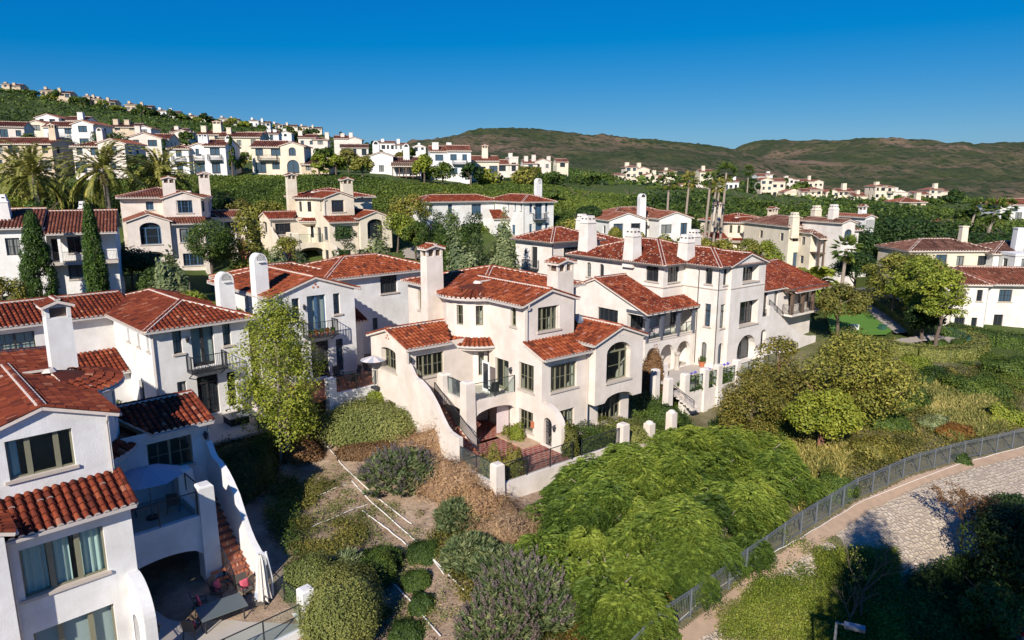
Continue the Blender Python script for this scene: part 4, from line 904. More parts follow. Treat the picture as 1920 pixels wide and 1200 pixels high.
for s in (14.1, 16.2): vol(H, s, 2.44, s+1.1, 2.5, 3.2, 5.2, {}, skip='flrb')
for s in (14.2, 16.2, 18.0): b = MB(); b.box(s, 2.44, 3.2 if s > 17 else 3.9, s+.95, 2.497, 5.2); o = b.build('window', 'frame_brown', H['root']); b = MB(); b.box(s+.12, 2.43, (3.2 if s > 17 else 3.9)+.12, s+.83, 2.438, 5.08); b.build('pane', 'glass_dark', o)
railing(H, [(13.05, 2.4, 3.1), (13.05, 1.4, 3.1), (19.4, 1.4, 3.1), (19.4, 2.4, 3.1)], 1.0); railing(H, [(9.1, 2.45, 3.1), (9.1, 2.0, 3.1), (10.4, 2.0, 3.1), (10.4, 2.45, 3.1)], .95)
mb = MB(); z0, s_ = 5.95, .33
tile_face(mb, [(5.42, 2.1, z0), (13.0, 2.1, z0), (13.0, .95, z0-s_*1.15), (20.3, .95, z0-s_*1.15), (20.3, 7.8, z0+s_*5.7), (5.42, 7.8, z0+s_*5.7)], H, mort=.22)
tile_face(mb, [(20.3, 13.4, z0), (5.42, 13.4, z0), (5.42, 7.8, z0+s_*5.7), (20.3, 7.8, z0+s_*5.7)], H, mort=.2); ridge(mb, (5.42, 7.8, z0+s_*5.7), (20.3, 7.8, z0+s_*5.7), H)
rake(mb, (20.3, .95, z0-s_*1.15), (20.3, 7.8, z0+s_*5.7), H); roofobj(H, mb)
pan(H, (19.0, 2.5), (19.0, 13), [(0, 6.15), (10.5, 6.15), (5.3, 7.85)], [])
n = 14; pr = [(5.5+1.9, 4.9), (7.9, 4.75)]+[(7.9+8.9*i/n, .55+4.0*(1-i/n)**1.7) for i in range(1, n+1)]
b = MB()
for y in (.5, .8): b.add([(s, y, z) for s, z in pr]+[(16.8, y, -1.8), (7.4, y, -1.8)], [tuple(range(len(pr)+2))])
for (s, z), (s2, z2) in zip(pr[:-1], pr[1:]): b.poly([(s, .5, z), (s2, .5, z2), (s2, .8, z2), (s, .8, z)])
b.poly([(7.4, .5, -1.8), (7.4, .8, -1.8), (7.4, .8, 4.9), (7.4, .5, 4.9)]); b.build('stair_wall', 'mansion_wall', H['root'])
pan(H, (5.4, .5), (7.4, .5), [(0, -1.8), (2.0, -1.8), (2.0, 3.9), (0, 3.9)], [dict(kind='hole', a0=.75, a1=1.75, z0=-.2, z1=2.6, rise=.5, depth=.4)])
railing(H, [(7.5, .65, 4.85), (9.0, .65, 3.95), (10.2, .65, 3.2)], .6)
# front patio
b = MB(); b.box(-8.3, -1.9, -.2, 5.0, 4.2, 0.0); b.build('patio_floor', 'concrete', H['root'])
ps = [(-10.6, -1.95), (-8.5, -1.95), (-5.9, -1.95), (-4.0, -1.95), (-1.3, -1.95), (2.2, -1.95)]
for x, y in ps+[(-7.3, 1.3), (-9.4, .4)]: b = MB(); b.frustum(x, y, -2.6, 1.3, .62, .62, .56, .56); b.frustum(x, y, 1.3, 1.38, .56, .56, .4, .4); b.build('pillar', 'mansion_wall', H['root'])
b = MB()
b.box(-8.2, -2.1, -2.6, 2.0, -1.9, -.55); b.box(-8.2, -2.1, -.55, -5.9, -1.9, -.4)
b.build('patio_wall', 'mansion_wall', H['root'])
glassguard(H, [(-8.1, -2.0, -.4), (-6.2, -2.0, -.4)], 1.35, npost=1); glassguard(H, [(-5.6, -2.0, -.4), (-4.3, -2.0, -.4)], 1.35, npost=.8); glassguard(H, [(-3.7, -2.0, -.5), (-1.6, -2.0, -.5)], 1.4); glassguard(H, [(-1, -2.0, -.5), (2, -2.0, -.5)], 1.4); glassguard(H, [(2.4, -2, -.4), (5, -2, -.4)], 1.4)
b = MB()
for i in range(7): b.box(-9.4+i*.05, -1.5-i*.3, -.2-i*.17-.17, -8.2, -1.2-i*.3, -.2-i*.17)
b.build('stair', 'mansion_wall', H['root']); railing(H, [(-9.6, -1.2, -.2), (-8.8, -3.2, -1.5)], .9)
finish(H)

# ---------------- square hipped block behind the cream villa
H = House('house', 'square white block with low hipped red roof just behind the cream villa chimney', 'house', (4.22, 72.2, -14.6), 52, False, 'white', 'tile_red', 'frame_dark', 'glass_dark', 0); H['mort'] = .15; H['gut'] = 'gutter_dark'; H['wm'] = 'mansion_wall'
vol(H, 0, 0, 7.1, 6.2, -2.5, 8.35, {'l': [opn('door', 2.4, 3.4, 5.3, 7.6, cols=2, rows=1, mun=0)], 'f': [opn('window', 1.7, 4.05, 5.9, 7.6, cols=4, rows=1, mun=0, curtain=('blind', [(0, 1, 1)])), opn('door', 4.35, 5.1, 5.3, 7.6, cols=1, rows=1, mun=0, fr='frame_dark')]})
hip(H, 0, 0, 7.1, 6.2, 8.35, .36, .45); vol(H, 7.12, 2, 14, 8, -2, 7.4, {}); hip(H, 6.5, 2, 14, 8, 7.45, .33, .4)
b = MB(); b.box(-.8, 2.1, 5.1, -.01, 4.1, 5.22); o = b.build('balcony', 'iron', H['root']); railing(H, [(-.02, 2.12, 5.2), (-.78, 2.12, 5.2), (-.78, 4.08, 5.2), (-.02, 4.08, 5.2)], .95, parent=o)
sconce(H, 0, 4.3, 6.9, (-.14, 0)); downpipe(H, 0, 0, 0, 8.2); chimney(H, 8.3, 4.2, 8.0, 10.1, 1.2, 1.2, 'pot', taper=.8)
finish(H)
# ---------------- vegetation library
def rdir(n, up=0.):
    v = RNG.normal(size=(n, 3)); v[:, 2] += up; return v/np.linalg.norm(v, axis=1, keepdims=True)
def leafquads(pos, nrm, size, asp, droop=None):
    """pos,nrm (n,3); size (n,); quads facing nrm, long side random or along droop"""
    n = len(pos); a = rdir(n) if droop is None else droop+RNG.normal(size=(n, 3))*.35
    t = np.cross(nrm, a); t /= np.linalg.norm(t, axis=1, keepdims=True)+1e-9; b = np.cross(nrm, t)
    s = size[:, None]; t = t*s*.5/asp; b = b*s*.5
    V = np.stack([pos-b, pos+t-b*.1, pos+b, pos-t-b*.1], 1).reshape(-1, 3)       # leaf shaped kite
    return V, np.arange(n*4).reshape(n, 4)
def leafobj(name, pos, nrm, size, asp, tint, mat, parent=None, droop=None):
    V, Fq = leafquads(pos, nrm, size, asp, droop); return fastmesh(name, V, Fq, mat, parent, tint)
def clump_leaves(cl, per, size, up=.5, shell=.55, flat=1.):
    """cl: list of (x,y,z, rx,ry,rz, tint)"""
    P, Nn, T = [], [], []; mr = sum(c[3] for c in cl)/len(cl)
    for (x, y, z, rx, ry, rz, ti) in cl:
        k = max(3, int(per*(rx/mr)**2)); d = rdir(k, .25); r = shell+(1.08-shell)*RNG.random((k, 1))**.6
        P.append(np.array([x, y, z])+d*r*np.array([rx, ry, rz])); q = d+rdir(k)*.75; q[:, 2] += up; Nn.append(q/np.linalg.norm(q, axis=1, keepdims=True))
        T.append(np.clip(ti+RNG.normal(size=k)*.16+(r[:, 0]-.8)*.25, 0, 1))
    return np.concatenate(P), np.concatenate(Nn), np.concatenate(T)
def crown_clumps(kind, n, seed=0):
    """unit crown, radius about 1 and height 0..1"""
    rg = np.random.default_rng(seed); out = []
    for i in range(n):
        if kind == 'broad':      # spreading dome of cloud-like clumps
            d = rg.normal(size=3); d /= np.linalg.norm(d); d[2] = abs(d[2])*.9-.15; r = .5+.5*rg.random(); s = .15+.26*rg.random()**1.5
            out.append((d[0]*r, d[1]*r, .42+d[2]*.42, s, s, s*.62, .35+.35*rg.random()))
        elif kind == 'round':
            d = rg.normal(size=3); d /= np.linalg.norm(d); r = .72+.12*rg.random(); s = .25+.1*rg.random(); out.append((d[0]*r, d[1]*r, .5+d[2]*.38, s, s, s*.6, .35+.3*rg.random()))
        elif kind == 'tall':
            z = rg.random(); w = (math.sin(PI*min(1, z*.85+.12)))**.6; a = rg.random()*6.28; r = w*(.35+.7*rg.random()); s = .14+.26*rg.random()**1.4; out.append((cos(a)*r, sin(a)*r, .06+z*.88, s, s, s*.42, .35+.35*rg.random()))
        elif kind == 'layer':    # flat layered plates
            z = rg.choice([.25, .45, .62, .8, .93])+rg.normal()*.03; w = 1.05-.55*abs(z-.5)*1.5; a = rg.random()*6.28; r = w*math.sqrt(rg.random())*.85; s = .22+.16*rg.random(); out.append((cos(a)*r, sin(a)*r, z, s, s, s*.28, .35+.35*rg.random()))
        elif kind == 'cypress':
            z = rg.random(); w = (1-z**2.2)*.9*min(1, .55+z*4); a = rg.random()*6.28; r = w*(.75+.15*rg.random()); out.append((cos(a)*r, sin(a)*r, z*.97, .3, .3, .07, .3+.4*rg.random()))
    return out
CACHE = {}
def crown(kind, n, per, leaf, mat, seed, R_, Hh, asp=1.7, up=.5, key=None):
    """crown mesh scaled to radius R_ and height Hh; cached so that copies share it"""
    k = (kind, n, per, round(leaf, 3), mat, seed, round(R_, 1), round(Hh, 1))
    if k in CACHE: return CACHE[k]
    cl = [(x*R_, y*R_, z*Hh, a*R_, b*R_, c*Hh if kind in ('tall', 'cypress', 'layer') else c*min(Hh, R_*1.6), t) for x, y, z, a, b, c, t in crown_clumps(kind, n, seed)]
    P, Nn, T = clump_leaves(cl, per, leaf, up); sz = leaf*(.6+.8*RNG.random(len(P)))
    V, Fq = leafquads(P, Nn, sz, asp, np.tile([0, 0, 1.], (len(P), 1)) if kind == 'cypress' else None)
    # dim inner mass so that the sky does not show through the middle everywhere
    o = fastmesh('crown', V, Fq, mat, None, T); me = o.data; bpy.data.objects.remove(o); CACHE[k] = me; return me
def addmesh(name, me, parent, loc=(0, 0, 0), rz=0, sc=(1, 1, 1)):
    o = bpy.data.objects.new(name, me); C.objects.link(o); o.parent = parent; o.location = loc; o.rotation_euler = (0, 0, rz); o.scale = sc; return o
def trunkmesh(Hh, cr, r, nl=5, seed=0, multi=1, mat='bark', top=.75):
    rg = random.Random(seed); mb = MB()
    for m_ in range(multi):
        a = rg.random()*6.28; b0 = (cos(a)*.25*(multi > 1), sin(a)*.25*(multi > 1)); lean = (rg.uniform(-.12, .12), rg.uniform(-.12, .12))
        pts = [(b0[0]+lean[0]*z*Hh*.5+.04*Hh*rg.uniform(-.3, .3), b0[1]+lean[1]*z*Hh*.5, z*Hh*top-(.4 if z == 0 else 0)) for z in (0, .25, .5, .75, 1)]
        mb.tube(pts, r, 7, 0, r*.35)
        for i in range(nl):
            k = rg.uniform(.35, .95); j = min(3, int(k*4)); f = k*4-j; p = Vector(pts[j]).lerp(Vector(pts[j+1]), f); a = rg.random()*6.28; L = cr*rg.uniform(.5, .85)
            q = p+Vector((cos(a)*L*.5, sin(a)*L*.5, L*.3)); e = p+Vector((cos(a)*L, sin(a)*L, L*.75)); mb.tube([p, q, e], r*.45, 5, 0, r*.1)
    return mb
def tree(name, label, x, y, kind, rad, hgt, mat, leaf, n, per, seed=1, group=None, cat='tree', trunk=.35, tr=.16, multi=1, bark='bark', z=None, clear=.25, asp=1.7, sx=1.):
    z = gz(x, y) if z is None else z; e = empty(name, (x, y, z-.1), random.random()*6.28, label, cat, group)
    mb = trunkmesh(hgt, rad, tr, 5 if n > 12 else 3, seed, multi); mb.build('trunk', bark, e, mir=False)
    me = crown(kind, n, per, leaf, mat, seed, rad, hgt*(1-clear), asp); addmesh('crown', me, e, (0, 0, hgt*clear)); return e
def tcopy(src, label, x, y, s=1., rz=None, z=None, sz=None, group=None):
    z = gz(x, y) if z is None else z; r = src.copy(); C.objects.link(r); r.location = (x, y, z-.1); r.rotation_euler = (0, 0, random.random()*6.28 if rz is None else rz); r.scale = (s, s, sz or s)
    r['label'] = label
    if group: r['group'] = group
    for ch in list(src.children):
        c = ch.copy(); C.objects.link(c); c.parent = r
    return r
def shrub(name, label, x, y, rx, ry, h, mat, leaf, n, cat='shrub', group=None, flat=2.4, rz=0, z=None, per_area=None, core=True, asp=1.6, lump=.12, cols=(.5, .16), fuzz=.045):
    """clipped or mounding bush: leaves in a shell over a lumpy superellipsoid, with a leafy core inside"""
    z = gz(x, y) if z is None else z; rg = RNG; seed = rg.random()*50
    th = rg.random(n)*2*PI; v = rg.random(n); ph = np.arcsin(v**.8)          # more towards the rim and top
    d = np.stack([np.cos(th)*np.cos(ph), np.sin(th)*np.cos(ph), np.sin(ph)], 1)
    k = (np.abs(d[:, 0])**flat+np.abs(d[:, 1])**flat+np.abs(d[:, 2])**flat)**(-1/flat)
    lp = 1+lump*(np.sin(d[:, 0]*5+seed)*np.cos(d[:, 1]*6+seed*2)+np.sin(d[:, 2]*7+d[:, 0]*4+seed)*.6)
    r = k*lp*(1+RNG.normal(size=n)*fuzz-.10*RNG.random(n)); P = d*r[:, None]*np.array([rx, ry, h])
    Nn = d/np.array([rx, ry, h]); Nn /= np.linalg.norm(Nn, axis=1, keepdims=True); Nn += rdir(n)*.6; Nn[:, 2] += .25; Nn /= np.linalg.norm(Nn, axis=1, keepdims=True)
    T = np.clip(cols[0]+RNG.normal(size=n)*cols[1]+.16*np.sin(P[:, 0]*1.3+seed)*np.cos(P[:, 1]*1.7), 0, 1)
    V, Fq = leafquads(P, Nn, leaf*(.6+.8*RNG.random(n)), asp)
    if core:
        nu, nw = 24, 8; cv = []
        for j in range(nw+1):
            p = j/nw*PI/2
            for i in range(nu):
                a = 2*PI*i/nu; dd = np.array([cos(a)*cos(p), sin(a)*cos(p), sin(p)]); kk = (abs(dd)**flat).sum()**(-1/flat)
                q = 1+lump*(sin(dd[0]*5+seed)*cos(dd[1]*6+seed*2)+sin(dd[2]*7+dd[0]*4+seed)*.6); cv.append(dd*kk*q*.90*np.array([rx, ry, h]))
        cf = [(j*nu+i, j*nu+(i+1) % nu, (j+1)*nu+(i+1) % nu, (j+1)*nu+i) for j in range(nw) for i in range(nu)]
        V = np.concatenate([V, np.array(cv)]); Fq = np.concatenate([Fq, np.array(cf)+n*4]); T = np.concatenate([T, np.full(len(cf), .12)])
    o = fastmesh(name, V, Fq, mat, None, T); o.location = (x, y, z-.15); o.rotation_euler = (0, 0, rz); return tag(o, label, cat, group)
def scatter(name, P, n, mat, leaf, hgt=.3, asp=1.8, dens=None, up=1.2, off=.02, tuft=6, kind='stuff', cols=(.5, .2), spread=.25, droop=False, pf=.35, pa=.5, label=None, cat=None, holes=()):
    """low ground cover of leaf tufts over polygon P (world xy)"""
    xs = [p[0] for p in P]; ys = [p[1] for p in P]; m_ = int(n*2.2); X = RNG.uniform(min(xs), max(xs), m_); Y = RNG.uniform(min(ys), max(ys), m_)
    ok = inpoly(X, Y, P)
    if dens is not None:
        nv = np.array([noise.fractal(Vector((x*dens, y*dens, 9.7)), 1, 2, 3) for x, y in zip(X, Y)]); ok &= nv > RNG.normal(size=m_)*.08
    for h_ in holes: ok &= ~inpoly(X, Y, h_)
    X, Y = X[ok][:n], Y[ok][:n]; k = len(X); Z = ground_np(X, Y)+off
    B = np.repeat(np.stack([X, Y, Z], 1), tuft, 0); q = k*tuft; d = rdir(q, .6); d[:, 2] = np.abs(d[:, 2]); S_ = spread*(.5+RNG.random(q))[:, None]
    Pp = B+d*S_*np.array([1, 1, hgt/spread]); Nn = rdir(q, up) if not droop else np.cross(d, rdir(q)); Nn /= np.linalg.norm(Nn, axis=1, keepdims=True)+1e-9
    pn = np.repeat(np.array([noise.fractal(Vector((x*pf, y*pf, 1)), 1, 2, 3) for x, y in zip(X, Y)])*pa, tuft)
    T = np.clip(cols[0]+RNG.normal(size=q)*cols[1]+pn, 0, 1)
    o = leafobj(name, Pp, Nn, leaf*(.6+.8*RNG.random(q)), asp, T, mat, None, d if droop else None)
    if kind: o['kind'] = kind
    return o if not label else tag(o, label, cat)
# ---------------- placing plants: photo column, camera depth, photo row of the top, width in photo pixels
def foot(px, Zc):
    X = (px-960)/F*Zc; z = -15.; Y = Zc
    for _ in range(12): Y = (Zc+ST*z)/CT; z = gz(X, Y)
    return X, Y, z
def spec(px, Zc, ytop, w):
    X, Y, z = foot(px, Zc); b = (600-ytop)/F; zt = b*Zc*CT-ST*Zc; return X, Y, z, max(.6, zt-z), w/2*Zc/F
def PT(name, label, px, Zc, ytop, w, kind, mat, leaf, n, per, **k):
    X, Y, z, h, r = spec(px, Zc, ytop, w); return tree(name, label, X, Y, kind, r, h, mat, leaf, n, per, z=z, **k)
def frondset(nf, L, droop, mat, seed, leaflets=22, wl=.42, dead=6):
    rg = np.random.default_rng(seed); P, Nn, D, S_, T = [], [], [], [], []
    for i in range(nf):
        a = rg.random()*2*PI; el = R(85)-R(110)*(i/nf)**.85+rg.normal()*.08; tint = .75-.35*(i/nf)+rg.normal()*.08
        if i > nf-dead: tint = .95
        hd = np.array([cos(a), sin(a), 0]); p = np.zeros(3); e = el; seg = L/leaflets
        for j in range(leaflets):
            d = hd*cos(e)+np.array([0, 0, sin(e)]); p = p+d*seg*(.8+.4*rg.random()); e -= droop/leaflets*(1+j/leaflets)
            side = np.cross(d, [0, 0, 1]); side /= np.linalg.norm(side)+1e-9; up = np.cross(side, d)
            if j < 2: continue
            ll = wl*(1-.75*abs(j/leaflets-.45)**1.3)
            for sg in (-1, 1):
                ld = side*sg*.8+d*.65-np.array([0, 0, .25])+rg.normal(size=3)*.06; ld /= np.linalg.norm(ld); P.append(p+ld*ll*.5); D.append(ld); Nn.append(np.cross(ld, up)); S_.append(ll); T.append(np.clip(tint+rg.normal()*.1, 0, 1))
    return np.array(P), np.array(Nn), np.array(D), np.array(S_), np.array(T)
def aligned(name, P, Nn, D, S_, T, mat, wdt=.10, parent=None):
    D = D/(np.linalg.norm(D, axis=1, keepdims=True)+1e-9); t = np.cross(D, np.cross(D, Nn)+RNG.normal(size=D.shape)*.3); t /= np.linalg.norm(t, axis=1, keepdims=True)+1e-9
    b = D*S_[:, None]*.5; t = t*(S_*wdt)[:, None]; V = np.stack([P-b, P+t-b*.2, P+b, P-t-b*.2], 1).reshape(-1, 3)
    return fastmesh(name, V, np.arange(len(P)*4).reshape(-1, 4), mat, parent, T)
def canary(label, px, Zc, yc, ybot, r, lean=0, seed=1):
    X, Y, z = foot(px, Zc); zc = (600-yc)/F*Zc*CT-ST*Zc; h = zc-z; e = empty('palm_tree', (X, Y, z-.2), 0, label, 'palm tree', 'feathery palms on the green bank')
    mb = MB(); mb.tube([(lean, 0, 0), (lean*.6, 0, h*.5), (0, 0, h-.9)], .38, 9, 0, .30); mb.lathe(0, 0, [(.3, h-2.2), (.62, h-1.6), (.75, h-.9), (.5, h-.3), (0, h)], 10); mb.build('trunk', 'bark_pale', e, mir=False)
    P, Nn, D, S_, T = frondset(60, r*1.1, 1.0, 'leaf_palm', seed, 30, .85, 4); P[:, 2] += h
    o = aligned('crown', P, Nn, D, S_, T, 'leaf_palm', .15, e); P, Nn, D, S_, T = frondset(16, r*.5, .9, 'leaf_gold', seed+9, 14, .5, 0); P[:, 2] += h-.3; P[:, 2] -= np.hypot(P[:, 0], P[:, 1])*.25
    aligned('frond_skirt', P, Nn, D, S_, T, 'leaf_gold', .12, e); return e
def fanpalm(label, px, Zc, ytop, w, seed=1, lean=0., group='slender fan palms behind the mansion', pxb=None, dead=.3):
    X, Y, z, h, r = spec(pxb or px, Zc, ytop, w); xt = (px-(pxb or px))/F*Zc; e = empty('palm_tree', (X, Y, z-.2), 0, label, 'palm tree', group); hc = h-r*.75
    mb = MB(); mb.tube([(0, 0, 0), (xt*.35, 0, hc*.4), (xt*.8, 0, hc*.8), (xt, 0, hc)], .26*max(.8, r/2), 8, 0, .16); mb.build('trunk', 'bark_pale', e, mir=False)
    rg = np.random.default_rng(seed); P, Nn, D, S_, T = [], [], [], [], []
    nf = 34
    for i in range(nf):
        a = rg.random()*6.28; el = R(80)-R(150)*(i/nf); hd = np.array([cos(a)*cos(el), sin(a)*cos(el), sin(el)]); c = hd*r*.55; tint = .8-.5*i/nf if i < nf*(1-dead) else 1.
        side = np.cross(hd, [0, 0, 1]); side /= np.linalg.norm(side)+1e-9; upv = np.cross(side, hd)
        for q in np.linspace(-1.25, 1.25, 9):
            d = hd*cos(q)+side*sin(q)-np.array([0, 0, .18]); d /= np.linalg.norm(d); L = r*.55*(1-.12*abs(q)); P.append(c+d*L*.5+[xt, 0, hc]); D.append(d); Nn.append(upv); S_.append(L); T.append(np.clip(tint+rg.normal()*.08, 0, 1))
    T = np.array(T); P, Nn, D, S_ = map(np.array, (P, Nn, D, S_)); g = T < .99
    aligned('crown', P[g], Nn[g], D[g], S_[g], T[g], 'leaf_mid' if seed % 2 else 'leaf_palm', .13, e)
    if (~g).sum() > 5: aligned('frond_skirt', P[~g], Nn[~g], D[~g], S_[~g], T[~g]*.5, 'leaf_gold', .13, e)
    return e
def fern(label, px, py, w, hgt, seed, mat='leaf_fern', n=3000, group='feathery green bushes below the garden wall', depthr=.9, leafn=7):
    """mound of drooping feathery sprays"""
    p = hit(px, py); Zc = CT*p.y-ST*p.z; r = w/2*Zc/F; rg = np.random.default_rng(seed)
    K = max(7, int(r*r*3.6)); lt = rg.random(K)*2*PI; lq = np.sqrt(rg.random(K)); lr = .5+.55*rg.random(K)
    lx = np.cos(lt)*lq*r; ly = np.sin(lt)*lq*r*depthr; lz = hgt*np.sqrt(np.clip(1.02-lq**2.4, .04, 1))*(.55+.7*rg.random(K)); ltint = rg.normal(size=K)*.15
    k = rg.integers(0, K, n); a0 = rg.random(n)*2*PI; q = np.sqrt(rg.random(n)); rr = lr[k]*q; x = lx[k]+np.cos(a0)*rr; y = ly[k]+np.sin(a0)*rr
    lay = rg.random(n)**2.5*.5; hh = lz[k]*(1-lay*.8)-.85*lr[k]*q**2+.1; hh = np.maximum(hh, .08); a0 = a0+rg.normal(size=n)*.35; el = rg.normal(size=n)*.25+.75*(1-q)+.05
    d0 = np.stack([np.cos(a0)*np.cos(el), np.sin(a0)*np.cos(el), np.sin(el)], 1)
    L = .40+.32*rg.random(n); tint = np.clip(.50+ltint[k]+rg.normal(size=n)*.14+(hh/hgt-.6)*.30-lay*.6, 0, 1)
    P, Nn, D, S_, T = [], [], [], [], []; base = np.stack([x, y, hh], 1)
    for j in range(leafn):
        f = (j+.5)/leafn; dj = d0.copy(); dj[:, 2] -= f*1.3; dj /= np.linalg.norm(dj, axis=1, keepdims=True); c = base+d0*(L*f)[:, None]; c[:, 2] -= (f**2)*L*.55
        side = np.cross(dj, [0, 0, 1.]); side /= np.linalg.norm(side, axis=1, keepdims=True)+1e-9
        for sg in (-1, 1):
            ld = side*sg+dj*.8; ld /= np.linalg.norm(ld, axis=1, keepdims=True); ll = L*.36*(1-.6*abs(f-.4)); P.append(c+ld*(ll*.5)[:, None]); D.append(ld); u = np.cross(side, dj); Nn.append(u+rg.normal(size=u.shape)*.25); S_.append(ll); T.append(np.clip(tint+rg.normal(size=n)*.07, 0, 1))
    e = empty('feathery_bush', (p.x, p.y, gz(p.x, p.y)), 0, label, 'bush', group)
    aligned('foliage', np.concatenate(P), np.concatenate(Nn), np.concatenate(D), np.concatenate(S_), np.concatenate(T), mat, .16, e)
    mb = MB(); 
    for i in range(6): a = i+seed; mb.tube([(0, 0, -.3), (cos(a)*r*.3, sin(a)*r*.3, hgt*.5), (cos(a)*r*.6, sin(a)*r*.55, hgt*.78)], .07, 5, 0, .02)
    mb.build('stem', 'bark_pale', e, mir=False); return e
def echium(label, px, py, w, dz, hgt, n, seed, purple=.5, group='spiky purple flowered bushes on the slope', mat='leaf_grey'):
    """shrub of upright rosettes, part of them carrying cone shaped flower spikes"""
    p = hit(px, py); Zc = CT*p.y-ST*p.z; r = w/2*Zc/F; rg = np.random.default_rng(seed); e = empty('spiky_bush', (p.x, p.y, gz(p.x, p.y)), 0, label, 'bush', group)
    P, Nn, D, S_, T = [], [], [], [], []; Q = [[] for _ in range(5)]
    for i in range(n):
        a = rg.random()*6.28; q = math.sqrt(rg.random()); x, y = cos(a)*q*r, sin(a)*q*r*dz; z = hgt*math.sqrt(max(0, 1-q**2.4))*(.8+.25*rg.random())+.1; tilt = np.array([cos(a)*q*.55, sin(a)*q*.55, 1.]); tilt /= np.linalg.norm(tilt); tn = .5+rg.normal()*.18
        for j in range(16):
            b = rg.random()*6.28; k = .25+rg.random()*.6; d = np.array([cos(b), sin(b), 0])*(1-k*.6)+tilt*k; d /= np.linalg.norm(d); L = .30+.12*rg.random()
            P.append(np.array([x, y, z])-tilt*rg.random()*.25+d*L*.5); D.append(d); Nn.append(np.cross(d, rg.normal(size=3))); S_.append(L); T.append(np.clip(tn+rg.normal()*.1, 0, 1))
        if rg.random() < purple:
            Ls = .34+.25*rg.random()
            for j in range(34):
                f = j/34; b = j*2.4; d = np.array([cos(b), sin(b), .5]); d /= np.linalg.norm(d); rr = .075*(1-f*.75); Q[0].append(np.array([x, y, z])+tilt*(f*Ls+.05)+d*rr); Q[1].append(tilt+rg.normal(size=3)*.4); Q[2].append(d); Q[3].append(.11*(1-f*.5)); Q[4].append(np.clip(.55+rg.normal()*.2, 0, 1))
    aligned('foliage', *map(np.array, (P, Nn, D, S_, T)), mat, .13, e)
    if Q[0]: aligned('flower_spike', *map(np.array, Q), 'leaf_purple', .4, e)
    return e
# ---------------- near plants
b = spec(534, 43, 553, 158); tree('street_tree', 'leafy yellow green tree on three thin trunks between the two white houses', b[0], b[1], 'tall', b[4], b[3], 'leaf_lime', .15, 110, 210, seed=13, z=b[2], multi=3, tr=.11, clear=.2, bark='bark_pale')
PT('cypress_tree', 'narrow dark cypress on the far left, wider one with a rounded tip', 80, 62, 396, 62, 'cypress', 'leaf_cypress', .22, 190, 120, clear=.03, tr=.15, asp=2.5, seed=4, group='columnar cypresses by the balcony house')
PT('cypress_tree', 'narrow pointed cypress against the corner of the pinkish villa', 193, 60, 376, 48, 'cypress', 'leaf_cypress', .2, 190, 120, clear=.03, tr=.15, asp=2.5, seed=5, group='columnar cypresses by the balcony house')
PT('pine_tree', 'round clipped dark green pine before the pinkish villa', 400, 81, 408, 82, 'round', 'leaf_mid', .3, 70, 120, clear=.42, tr=.2, asp=3, seed=6)
PT('pine_tree', 'small cloud pruned pine before the cream villa bay', 651, 82, 423, 64, 'layer', 'leaf_dark', .3, 20, 110, clear=.3, tr=.16, asp=3, seed=7)
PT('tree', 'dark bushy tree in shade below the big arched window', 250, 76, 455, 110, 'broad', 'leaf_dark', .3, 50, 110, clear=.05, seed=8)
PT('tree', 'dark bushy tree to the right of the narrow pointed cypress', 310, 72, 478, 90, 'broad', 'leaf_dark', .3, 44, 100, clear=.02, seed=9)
PT('tree', 'yellowish tree between the two second row villas', 470, 84, 392, 74, 'tall', 'leaf_yellow', .28, 50, 100, clear=.12, seed=10)
PT('tree', 'olive yellow tree higher up between the second row villas', 455, 100, 358, 56, 'broad', 'leaf_gold', .3, 36, 90, clear=.2, seed=11)
PT('tree', 'bright green tree left of the cream villa chimney', 505, 100, 360, 66, 'broad', 'leaf_yellow', .3, 44, 90, clear=.1, seed=12)
PT('tree', 'dark tree right behind the pinkish villa roof', 412, 104, 350, 60, 'broad', 'leaf_dark', .3, 40, 90, clear=.1, seed=13)
PT('tree', 'wispy yellow tree over the cream villa terrace', 543, 80, 421, 54, 'broad', 'leaf_yellow', .24, 26, 60, clear=.3, seed=14)
PT('tree', 'small yellow green tree in the far left garden', 28, 52, 488, 92, 'broad', 'leaf_yellow', .2, 30, 110, clear=.3, seed=15)
PT('tree', 'yellow green tree behind the rounded lattice chimney', 430, 50, 508, 80, 'broad', 'leaf_lime', .2, 46, 130, clear=.1, seed=16)
PT('tree', 'yellow green shrubby tree left of the rounded chimney', 375, 54, 500, 96, 'broad', 'leaf_lime', .2, 46, 120, clear=.02, seed=17)
gg = 'grey green bushes behind the roofs'
for i, (px, Zc, yt, w, lb) in enumerate(((330, 60, 498, 90, 'pale grey green bush behind the roof ridge of the left white house'), (560, 66, 474, 110, 'grey green bush between the cream villa and the gabled white house'), (700, 64, 462, 110, 'grey green bush behind the long red roof left of the tall chimney'), (880, 66, 448, 110, 'large pale grey green bush behind the turret roof'), (940, 70, 440, 70, 'dark grey green bush left of the square white block'))):
    b = spec(px, Zc, yt, w); shrub('bush', lb, b[0], b[1], b[4], b[4]*.8, b[3], 'leaf_grey', .3, 5200, group=gg, flat=2.1, z=b[2], lump=.2)
gd = 'dark pines in front of the long white house'
for px, Zc, yt, w, s, lb in ((812, 94, 392, 60, 20, 'dark pine leftmost in front of the long white house'), (848, 92, 398, 62, 21, 'dark pine second from left in front of the long white house'), (893, 93, 396, 60, 22, 'dark green pine below the blue window of the long white house'), (838, 86, 430, 60, 23, 'low dark pine nearest the grey green bushes')):
    PT('pine_tree', lb, px, Zc, yt, w, 'tall', 'leaf_mid' if s % 2 else 'leaf_dark', .34, 44, 90, clear=.06, seed=s, group=gd, asp=3)
